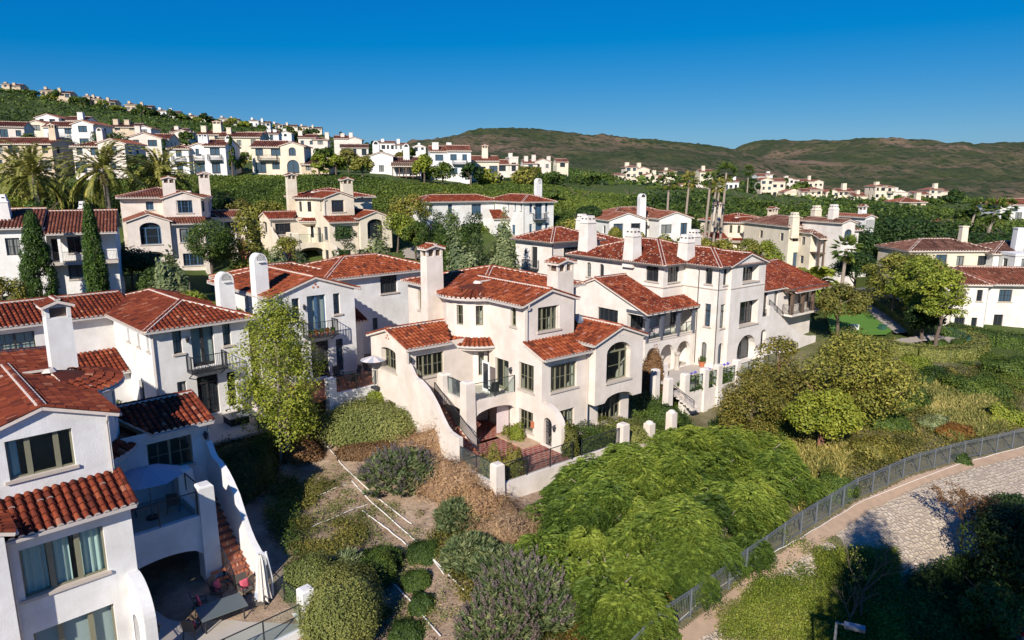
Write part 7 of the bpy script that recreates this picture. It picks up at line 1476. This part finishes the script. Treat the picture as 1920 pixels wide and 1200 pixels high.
# loungers and seats
def chair(label, p, rz, fab, group=None, arm=True, s=1.):
    e = empty('patio_chair', p, rz, label, 'chair', group); mb = MB()
    mb.box(-.27, -.28, .36, .27, .26, .42); mb.build('seat', fab, e, mir=False)
    mb = MB(); mb.beam((0, .24, .40), (0, .40, 1.02), .5, .05); mb.build('backrest', fab, e, mir=False)
    for x in (-.26, .26):
        for y0, y1 in ((-.26, -.3), (.24, .3)): mb = MB(); mb.beam((x, y1, 0), (x, y0, .40), .03, .03); mb.build('leg', 'iron', e, mir=False)
        if arm: mb = MB(); mb.beam((x, -.26, .62), (x, .3, .64), .05, .03); mb.beam((x, -.25, .4), (x, -.25, .62), .03, .03); mb.build('armrest', 'iron', e, mir=False)
    e.scale = (s, s, s); return e
def cushion(label, p, rz, mat):
    mb = MB(); n = 8
    for sz in (1, -1): mb.add([((i/n-.5)*.42, (j/n-.5)*.42, sz*.07*math.sqrt(max(0, (1-(2*i/n-1)**4)*(1-(2*j/n-1)**4)))) for j in range(n+1) for i in range(n+1)], [(j*(n+1)+i, j*(n+1)+i+1, (j+1)*(n+1)+i+1, (j+1)*(n+1)+i)[::sz] for j in range(n) for i in range(n)])
    o = mb.build('cushion', mat, None, smooth=True, mir=False); o.location = p; o.rotation_euler = (R(75), 0, rz); return tag(o, label, 'cushion')
def nlp(x, y, z=-18.91): return tuple(atz(x, y, z))
tp = nlp(418, 1165); e = empty('patio_table', tp, R(38), 'dark speckled dining table on the patio of the lower left villa', 'table')
b = MB(); b.box(-.95, -.6, .68, .95, .6, .73); b.build('table_top', 'table_top', e, mir=False)
for x in (-.8, .8):
    for y in (-.45, .45): b = MB(); b.beam((x, y, 0), (x*.98, y*.98, .68), .05, .05); b.build('leg', 'iron', e, mir=False)
for (x, y), rz, lb, cm in (((412, 1120), 170, 'brown patio chair behind the speckled table', 'cloth_pink'), ((462, 1118), 140, 'brown patio chair right behind the speckled table', 'cloth_pink'), ((488, 1142), 100, 'brown patio chair at the right end of the speckled table', 'cloth_blue'), ((378, 1148), 215, 'brown patio chair at the left corner of the speckled table', 'cloth_pink'), ((362, 1192), 265, 'slatted brown chair cut by the bottom edge of the photo', 'cloth_pink')):
    p = nlp(x, y); chair(lb, p, R(rz-90), 'wicker', 'chairs round the speckled patio table', s=1.0); a = R(rz-90); cushion({'cloth_pink': 'pink', 'cloth_blue': 'blue'}[cm]+' cushion on the '+lb, (p[0]-sin(a)*.08, p[1]+cos(a)*.08, p[2]+.62), a, cm)
def parasol_open(label, p, r, h, mat, n=8, stripes=None):
    e = empty('parasol', p, R(12), label, 'parasol'); b = MB(); b.tube([(0, 0, 0), (0, 0, h+.05)], .03, 6); b.build('pole', 'metal_grey', e, mir=False)
    b = MB(); b.disc_prism(0, 0, 0, .09, .28, 16); b.build('base', 'iron', e, mir=False); b = MB(); mm = 6
    for i in range(n):
        a0, a1 = 2*PI*i/n, 2*PI*(i+1)/n
        for j in range(mm):
            f0, f1 = j/mm, (j+1)/mm; z0, z1 = h-.42*r/1.4*f0**1.25, h-.42*r/1.4*f1**1.25
            b.add([(r*f0*cos(a0), r*f0*sin(a0), z0), (r*f1*cos(a0), r*f1*sin(a0), z1), (r*f1*cos(a1), r*f1*sin(a1), z1), (r*f0*cos(a1), r*f0*sin(a1), z0)], [(0, 1, 2, 3)], (i % 2) if stripes else 0)
    o = b.build('canopy', [mat, stripes or mat], e, mir=False); b = MB()
    for i in range(n): a = 2*PI*i/n; b.beam((0, 0, h-.03), (r*cos(a), r*sin(a), h-.42*r/1.4-.02), .02, .02)
    b.build('ribs', 'iron', e, mir=False); return e
parasol_open('open blue grey parasol over the terrace of the lower left villa', loc(NL, -1.9, 4.5, 2.6), 1.5, 2.55, 'cloth_blue')
parasol_open('small blue and white striped parasol between the gabled house and cream villa', (-9.6, 45.8, -14.15), .9, 2.3, 'cloth_blue', 12, 'cloth_light')
p = nlp(497, 1135); e = empty('parasol', p, R(20), 'closed cream cantilever parasol with a white pole on the lower left patio', 'parasol')
b = MB(); b.tube([(.35, .2, 0), (.38, .2, 1.2), (.2, .15, 2.55)], .05, 8); b.build('pole', 'frame_white', e, mir=False); b = MB(); b.box(0, -.15, 0, .7, .55, .08); b.build('base', 'iron', e, mir=False); b = MB(); n = 20
rings = [(.06, 2.55), (.13, 2.3), (.17, 1.8), (.2, 1.2), (.24, .75), (.30, .42)]; k = [(rr*(1+.35*(j % 2))*cos(2*PI*j/n)-.05, rr*(1+.35*(j % 2))*sin(2*PI*j/n), z-(.07*(j % 3) if rr > .25 else 0)) for rr, z in rings for j in range(n)]
b.add(k, [(i*n+j, i*n+(j+1) % n, (i+1)*n+(j+1) % n, (i+1)*n+j) for i in range(5) for j in range(n)]); b.build('canopy', 'cloth_cream', e, mir=False); b = MB(); b.tube([(-.05+.27*cos(q*.6), .27*sin(q*.6), 1.0) for q in range(12)], .02, 5); b.build('strap', 'cloth_cream', e, mir=False)
p = nlp(540, 1095, -19.0); b = MB(); b.box(-.25, -.25, 0, .25, .25, .55); b.box(-.29, -.29, .55, .29, .29, .62); o = b.build('planter', 'wood', None, mir=False); o.location = loc(NL, -6.2, -.6, -.9); tag(o, 'tall wooden planter box outside the glass of the lower left patio', 'planter')
for i, (u, v, rz, lb) in enumerate(((-2.9, 4.6, 80, 'dark lounge chair at the left glass of the cream villa terrace'), (-1.2, 3.5, 200, 'dark lounge chair near the open white door'))): chair(lb, loc(MAIN, u, v, 2.61), R(rz), 'dark', s=1.1)
for i, (u, v, rz, lb) in enumerate(((-1.0, 5.2, 80, 'red backed chair in the shade under the blue grey parasol'), (-2.9, 4.6, 200, 'mesh chair behind the glass of the lower left terrace'))): chair(lb, loc(NL, u, v, 2.61), R(rz), 'cloth_pink' if i == 0 else 'wicker')
def sofa(label, p, rz, L, mat, frame='metal_grey'):
    e = empty('sofa', p, rz, label, 'sofa'); b = MB(); b.box(-L/2, -.4, .12, L/2, .4, .3); b.build('frame', frame, e, mir=False); n = max(1, round(L/.75))
    for i in range(n): b = MB(); x = -L/2+L*i/n; b.box(x+.02, -.38, .3, x+L/n-.02, .3, .45); b.build('seat_cushion', mat, e, mir=False); b = MB(); b.box(x+.02, .2, .451, x+L/n-.02, .38, .8); b.build('back_cushion', mat, e, mir=False)
    return e
sofa('white cushioned sofa left behind the mansion veranda glass', loc(Cc, -6.9, 3.6, 3.06), R(40), 1.6, 'cloth_light'); sofa('white cushioned sofa in the middle of the mansion veranda', loc(Cc, -4.9, 3.7, 3.06), R(40), 1.6, 'cloth_light'); chair('teal armchair at the right end of the mansion veranda', loc(Cc, -2.6, 3.5, 3.06), R(20), 'cloth_light')
# patio of the left white house
b = MB(); b.box(0, -5.0, -.05, 6.4, -.01, .12); o = b.build('patio_floor', 'concrete', L1['root'], mir=False)
b = MB(); b.frustum(7.6, -2.2, -2, 1.1, .55, .55, .5, .5); b.build('garden_post', 'white', L1['root'], mir=False)
sofa('grey outdoor sofa on the shaded patio of the left white house', loc(L1, 5.6, -2.6, .13), R(130), 2.3, 'greige_cloth' if 'greige_cloth' in MAT else 'cloth_light')
e = empty('fire_table', loc(L1, 3.9, -2.4, .13), R(44), 'dark square fire table beside the grey outdoor sofa', 'table'); b = MB(); b.box(-.6, -.6, 0, .6, .6, .45); b.build('base', 'dark', e, mir=False); b = MB(); b.box(-.66, -.66, .45, .66, .66, .5); b.build('table_top', 'metal_grey', e, mir=False)
glassguard(L1, [(4.2, -5.0, .12), (6.4, -5.0, .12), (6.4, -1.0, .12)], 1.05)
# patio of the gabled white house
b = MB(); b.box(.5, -3.6, -.3, 9.2, -.01, .05); b.build('patio_floor', 'terracotta', M2['root'], mir=False); b = MB(); b.box(2.0, -3.85, -2, 8.6, -3.62, .1); b.build('patio_wall', 'white', M2['root'], mir=False)
b = MB(); b.frustum(1.9, -3.75, -2, 1.25, .6, .6, .55, .55); b.build('garden_post', 'white', M2['root'], mir=False); glassguard(M2, [(2.3, -3.75, .1), (8.4, -3.75, .1)], 1.0)
e = empty('garden_table', loc(M2, 4.0, -1.9, .06), 0, 'round glass garden table behind the trees of the gabled house', 'table'); b = MB(); b.disc_prism(0, 0, .7, .73, .6, 18); b.build('table_top', 'glass_guard', e, mir=False)
for q in range(4): b = MB(); a = q*PI/2+.4; b.tube([(cos(a)*.45, sin(a)*.45, 0), (cos(a)*.2, sin(a)*.2, .35), (cos(a)*.4, sin(a)*.4, .7)], .018, 5); b.build('leg', 'iron', e, mir=False)
for i, (du, dv, rz) in enumerate(((-.9, 0, 90), (.9, .1, 270), (0, .9, 0), (.1, -.9, 180), (2.2, -.6, 150), (2.4, .7, 20))):
    p = loc(M2, 4.0+du, -1.9+dv, .06); chair(['black iron chair left of the round glass table', 'black iron chair right of the round glass table', 'black iron chair behind the round glass table', 'black iron chair in front of the round glass table', 'black iron chair alone near the patio pots', 'black iron chair against the patio back wall'][i], p, R(rz+43), 'iron', 'black iron patio chairs', arm=True)
def pot(label, p, r=.28, h=.45, mat='leaf_mid'):
    e = empty('potted_plant', p, 0, label, 'plant pot'); b = MB(); b.lathe(0, 0, [(0, 0), (r*.65, 0), (r*.95, h*.9), (r*1.05, h*.9), (r*1.05, h), (r*.9, h), (r*.85, h*.85), (0, h*.85)], 14); b.build('pot', 'terracotta', e, mir=False)
    cl = [(0, 0, h+r*.6, r*1.3, r*1.3, r*1.2, .5)]; P, Nn, T = clump_leaves(cl, 260, .1, .4, .2); leafobj('foliage', P, Nn, .12*(.6+.8*RNG.random(len(P))), 2, T, mat, e); return e
for i, (u, v, lb) in enumerate(((7.4, -2.6, 'terracotta pot with a green plant near the glass edge of the brick patio'), (7.9, -1.9, 'larger terracotta pot behind the first one'), (6.6, -2.9, 'small terracotta pot with a spiky plant'))): pot(lb, loc(M2, u, v, .06), .24+.06*i, mat='leaf_mid' if i != 1 else 'leaf_dark')
for i in range(5): p = loc(M2, 2.2+.42*i, -.72, 3.51); pot(['first', 'second', 'third', 'fourth', 'fifth'][i]+' flower pot from the left on the blue door balcony', p, .15, .22, 'leaf_red' if i % 2 else 'leaf_mid')
pot('small clipped potted tree in the courtyard of the left white house', loc(L1, -1.2, 4.4, .1), .3, .6); pot('leafy potted shrub on the mansion patio beside the column', loc(Cc, -1.6, 1.5, .01), .3, .5); pot('big leafy pot under the lean-to roof behind the tall white chimney', loc(L1, -4.5, 3.9, 1.9), .55, .5, 'leaf_yellow')
# ---------------- iron fence along the stone slope
e = empty('iron_fence', tuple(FW[1]), 0, 'long curved dark iron fence leaning along the top of the stone slope', 'fence')
def resample(P, st):
    out = [P[0].copy()]; acc = 0
    for a, b in zip(P[:-1], P[1:]):
        L = (b-a).length; d = st-acc
        while d < L: q = a.lerp(b, d/L); out.append(q); d += st
        acc = (acc+L) % st
    return out
fp = resample(FW, 1.7); O_ = Vector(FW[1]); fh = 1.32
fp = [Vector((q.x, q.y, gz(q.x, q.y))) for q in fp]
for i, q in enumerate(fp):
    b = MB(); c = q-O_; d = (fp[min(i+1, len(fp)-1)]-fp[max(i-1, 0)]).normalized(); s = Vector((-d.y, d.x, 0))*-.0; b.beam(c-Vector((0, 0, .3)), c+Vector((0, 0, fh+.05)), .065, .065)
    nrm = Vector((d.y, -d.x, 0)); b.tube([c+Vector((0, 0, fh)), c+nrm*-.18+Vector((0, 0, fh*.75)), c+nrm*-.42+Vector((0, 0, .05))], .018, 5); b.build('fence_post', 'fence_grey' if 'fence_grey' in MAT else 'iron', e, mir=False)
    if i < len(fp)-1:
        b = MB(); c2 = fp[i+1]-O_; z = Vector((0, 0, 1)); b.beam(c+z*fh, c2+z*fh, .05, .045); b.beam(c+z*.16, c2+z*.16, .04, .04); b.beam(c+z*(fh-.14), c2+z*(fh-.14), .03, .03); n = 13
        for k in range(1, n): w = c.lerp(c2, k/n); b.beam(w+z*.16, w+z*fh, .014, .014)
        b.build('fence_panel', 'fence_grey', e, mir=False)
# garden fence by the oval path
e2 = empty('garden_fence', tuple(hit(1718, 628)), 0, 'short curved green iron fence around the oval path', 'fence'); O2 = Vector(hit(1718, 628)); fq = resample([Vector(hit(*p)) for p in ((1718, 626), (1760, 632), (1800, 640), (1818, 652), (1806, 662))], 1.6)
for i, q in enumerate(fq):
    b = MB(); c = q-O2; b.beam(c, c+Vector((0, 0, 1.25)), .05, .05); b.build('fence_post', 'green_paint', e2, mir=False)
    if i < len(fq)-1:
        b = MB(); c2 = fq[i+1]-O2; z = Vector((0, 0, 1)); b.beam(c+z*1.2, c2+z*1.2, .04, .04); b.beam(c+z*.15, c2+z*.15, .035, .035)
        for k in range(1, 14): w = c.lerp(c2, k/14); b.beam(w+z*.15, w+z*1.2, .02, .02)
        b.build('fence_panel', 'green_paint', e2, mir=False)
# irrigation pipes lying on the slope
for pts, lb in (([(604, 826), (640, 872), (700, 930), (745, 965), (772, 985)], 'white irrigation pipe coming down from the large rounded hedge'), ([(660, 905), (700, 948), (760, 1000), (800, 1035), (832, 1080)], 'white irrigation pipe parallel to the first one'), ([(676, 958), (720, 990), (770, 1030)], 'short white pipe between the two long ones'),
                ([(732, 1092), (770, 1130), (826, 1196)], 'white irrigation pipe between the dark round bushes'), ([(802, 1040), (845, 1085), (870, 1110)], 'short white pipe left of the bluish spiky bush'), ([(566, 1000), (620, 975), (690, 948)], 'thin white pipe running across the slope'), ([(592, 935), (622, 920), (650, 912)], 'thin white pipe above the slope crossing one'), ([(1215, 1218), (1320, 1125), (1420, 1055), (1500, 1012), (1620, 940), (1800, 872), (1925, 838)], 'long thin pale pipe lying along the foot of the iron fence')):
    W_ = []
    for a, b_ in zip(pts[:-1], pts[1:]):
        for k in range(6): x = a[0]+(b_[0]-a[0])*k/6; y = a[1]+(b_[1]-a[1])*k/6; q = hit(x, y); W_.append((q.x, q.y, gz(q.x, q.y)+.10+.03*sin(k*2+x)))
    q = hit(*pts[-1]); W_.append((q.x, q.y, q.z+.1)); b = MB(); b.tube(W_, .035 if 'thin' not in lb else .02, 6); tag(b.build('pipe', 'pipe_white', None, mir=False), lb, 'pipe')
for (x, y), lb in (((1602, 622), 'white utility box at the edge of the lawn'), ((1654, 622), 'green utility box at the edge of the lawn')):
    q = hit(x, y); b = MB(); b.box(-.35, -.25, 0, .35, .25, .75); b.box(-.39, -.29, .75, .39, .29, .81); o = b.build('utility_box', 'white' if 'white' in lb else 'green_paint', None, mir=False); o.location = q; o.rotation_euler = (0, 0, .3); tag(o, lb, 'utility box')
# street lamp, red tailed car and the trees at the lower right
p = foot(1545, 26.5); zt = (600-1134)/F*26.5*CT-ST*26.5; zz = zt-p[2]; e = empty('street_lamp', (p[0], p[1], p[2]), R(-25), 'bronze street lamp with a flat shoebox head rising at the bottom edge', 'street lamp')
b = MB(); b.tube([(0, 0, 0), (0, 0, zz)], .07, 8, 0, .05); b.build('pole', 'metal_grey', e, mir=False); b = MB(); b.beam((0, 0, zz-.03), (.3, 0, zz-.03), .05, .05); b.build('arm', 'metal_grey', e, mir=False); b = MB(); b.box(.25, -.16, zz-.09, .95, .16, zz+.03); b.build('lamp_head', 'metal_grey', e, mir=False)
q = hit(1892, 1178); e = empty('parked_car', (q.x+1.2, q.y-.3, q.z+.05), R(15), 'grey car with red tail lights half hidden under the dark trees', 'car'); b = MB()
sec = [(-2.1, .35, .62, .80), (-2.0, .3, .92, .86), (-1.1, .28, .98, .88), (-.6, .28, 1.0, .88), (.9, .28, 1.0, .88), (1.9, .3, .86, .84), (2.15, .38, .6, .78)]; v = [(x, y*w, z) for x, zb, zt, w in sec for y, z in ((-1, zb), (-1.02, (zb+zt)/2), (-.94, zt), (.94, zt), (1.02, (zb+zt)/2), (1, zb))]
b.add(v, [(i*6+j, i*6+(j+1) % 6, (i+1)*6+(j+1) % 6, (i+1)*6+j) for i in range(6) for j in range(6)]+[tuple(range(6))[::-1], tuple(range(36, 42))]); b.build('body', 'metal_grey', e, smooth=False, mir=False)
b = MB(); cs = [(-1.5, .98, .1, .78), (-.9, .98, .45, .72), (.35, .98, .5, .7), (1.25, .98, .06, .74)]; v = [(x, y*w*f, z0+hh*g_) for x, z0, hh, w in cs for y, f, g_ in ((-1, 1, 0), (-1, .84, 1), (1, .84, 1), (1, 1, 0))]; b.add(v, [(i*4+j, i*4+(j+1) % 4, (i+1)*4+(j+1) % 4, (i+1)*4+j) for i in range(3) for j in range(4)]+[(0, 1, 2, 3)[::-1], (12, 13, 14, 15)]); b.build('cabin', 'glass_dark', e, mir=False)
for x in (-1.35, 1.35):
    for y in (-.84, .84): b = MB(); b.tube([(x, y-.1, .33), (x, y+.1, .33)], .33, 16); w_ = b.build('wheel', 'dark', e, mir=False); b = MB(); b.tube([(x, y-.112, .33), (x, y+.112, .33)], .19, 10); b.build('rim', 'metal_grey', w_, mir=False)
for y in (-.6, .6): b = MB(); b.box(-2.13, y-.22, .66, -2.0, y+.22, .84); b.build('tail_light', 'red_paint', e, mir=False)
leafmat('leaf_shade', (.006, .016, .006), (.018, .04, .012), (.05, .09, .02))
gb = 'dark trees at the lower right'
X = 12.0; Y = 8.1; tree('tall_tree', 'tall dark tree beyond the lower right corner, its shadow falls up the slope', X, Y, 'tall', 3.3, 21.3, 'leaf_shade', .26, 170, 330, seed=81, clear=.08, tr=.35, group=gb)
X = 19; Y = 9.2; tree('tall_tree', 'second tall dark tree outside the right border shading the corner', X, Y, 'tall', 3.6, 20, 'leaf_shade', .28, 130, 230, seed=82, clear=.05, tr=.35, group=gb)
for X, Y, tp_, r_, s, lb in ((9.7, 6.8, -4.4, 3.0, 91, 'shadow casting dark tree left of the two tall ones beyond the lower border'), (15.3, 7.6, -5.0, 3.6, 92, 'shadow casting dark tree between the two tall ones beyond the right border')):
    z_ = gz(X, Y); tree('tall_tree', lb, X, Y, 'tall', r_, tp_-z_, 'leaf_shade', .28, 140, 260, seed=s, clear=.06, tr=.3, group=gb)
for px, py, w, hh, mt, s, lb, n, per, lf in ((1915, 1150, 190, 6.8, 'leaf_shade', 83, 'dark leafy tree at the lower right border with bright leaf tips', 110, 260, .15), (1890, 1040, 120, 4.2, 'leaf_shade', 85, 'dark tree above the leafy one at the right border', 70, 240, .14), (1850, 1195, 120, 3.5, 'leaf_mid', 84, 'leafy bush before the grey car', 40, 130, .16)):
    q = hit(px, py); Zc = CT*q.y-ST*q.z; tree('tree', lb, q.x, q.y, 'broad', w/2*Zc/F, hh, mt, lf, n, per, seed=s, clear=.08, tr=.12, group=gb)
def barebranch(label, px, py, top, w, mat, n, leaf, seed, per=26):
    q = hit(px, py); Zc = CT*q.y-ST*q.z; h = (py-top)*Zc/F*1.12; r = w/2*Zc/F; rg = random.Random(seed); e = empty('young_tree', (q.x, q.y, q.z-.1), 0, label, 'tree'); mb = MB(); tips = []
    def grow(p, d, L, rr, lv):
        q2 = p+d*L; mb.tube([p, p.lerp(q2, .5)+Vector((rg.uniform(-.04, .04), rg.uniform(-.04, .04), 0))*L, q2], rr, 5, 0, rr*.6, cap=False)
        if lv == 0: tips.append(q2); return
        for _ in range(3 if lv > 1 else 2): a = rg.uniform(0, 6.28); k = rg.uniform(.35, .75); nd = (d+Vector((cos(a)*k, sin(a)*k, rg.uniform(-.1, .25)))).normalized(); grow(q2, nd, L*rg.uniform(.6, .85), rr*.58, lv-1)
        tips.append(q2)
    grow(Vector((0, 0, 0)), Vector((rg.uniform(-.1, .1), 0, 1)).normalized(), h*.36, .07, 4); mb.build('trunk', 'bark', e, mir=False); m_ = max(abs(t_.x) for t_ in tips)+.01
    cl = [(t_.x, t_.y, t_.z, .28, .28, .22, .5) for t_ in tips if t_.z > h*.3]
    if n: P, Nn, T = clump_leaves(cl[:n], per, leaf, .4, .1); leafobj('crown', P, Nn, leaf*(.6+.8*RNG.random(len(P))), 1.8, T, mat, e)
    return e
barebranch('thin young tree with sparse lime leaves in the middle of the shrubby slope', 1613, 1165, 1010, 60, 'leaf_lime', 30, .08, 3, 10)
barebranch('bronze leaved airy tree above the black shadow', 1800, 1030, 918, 130, 'leaf_bronze', 130, .12, 5, 22); barebranch('leafless little tree beside the street lamp', 1592, 1185, 1100, 60, 'leaf_lime', 6, .07, 7, 6)
barebranch('airy bare tree in front of the low cream house, left one', 1800, 520, 462, 90, 'leaf_dry', 60, .2, 8, 8); barebranch('airy bare tree in front of the low cream house, right one', 1885, 520, 456, 80, 'leaf_dry', 60, .2, 9, 8)
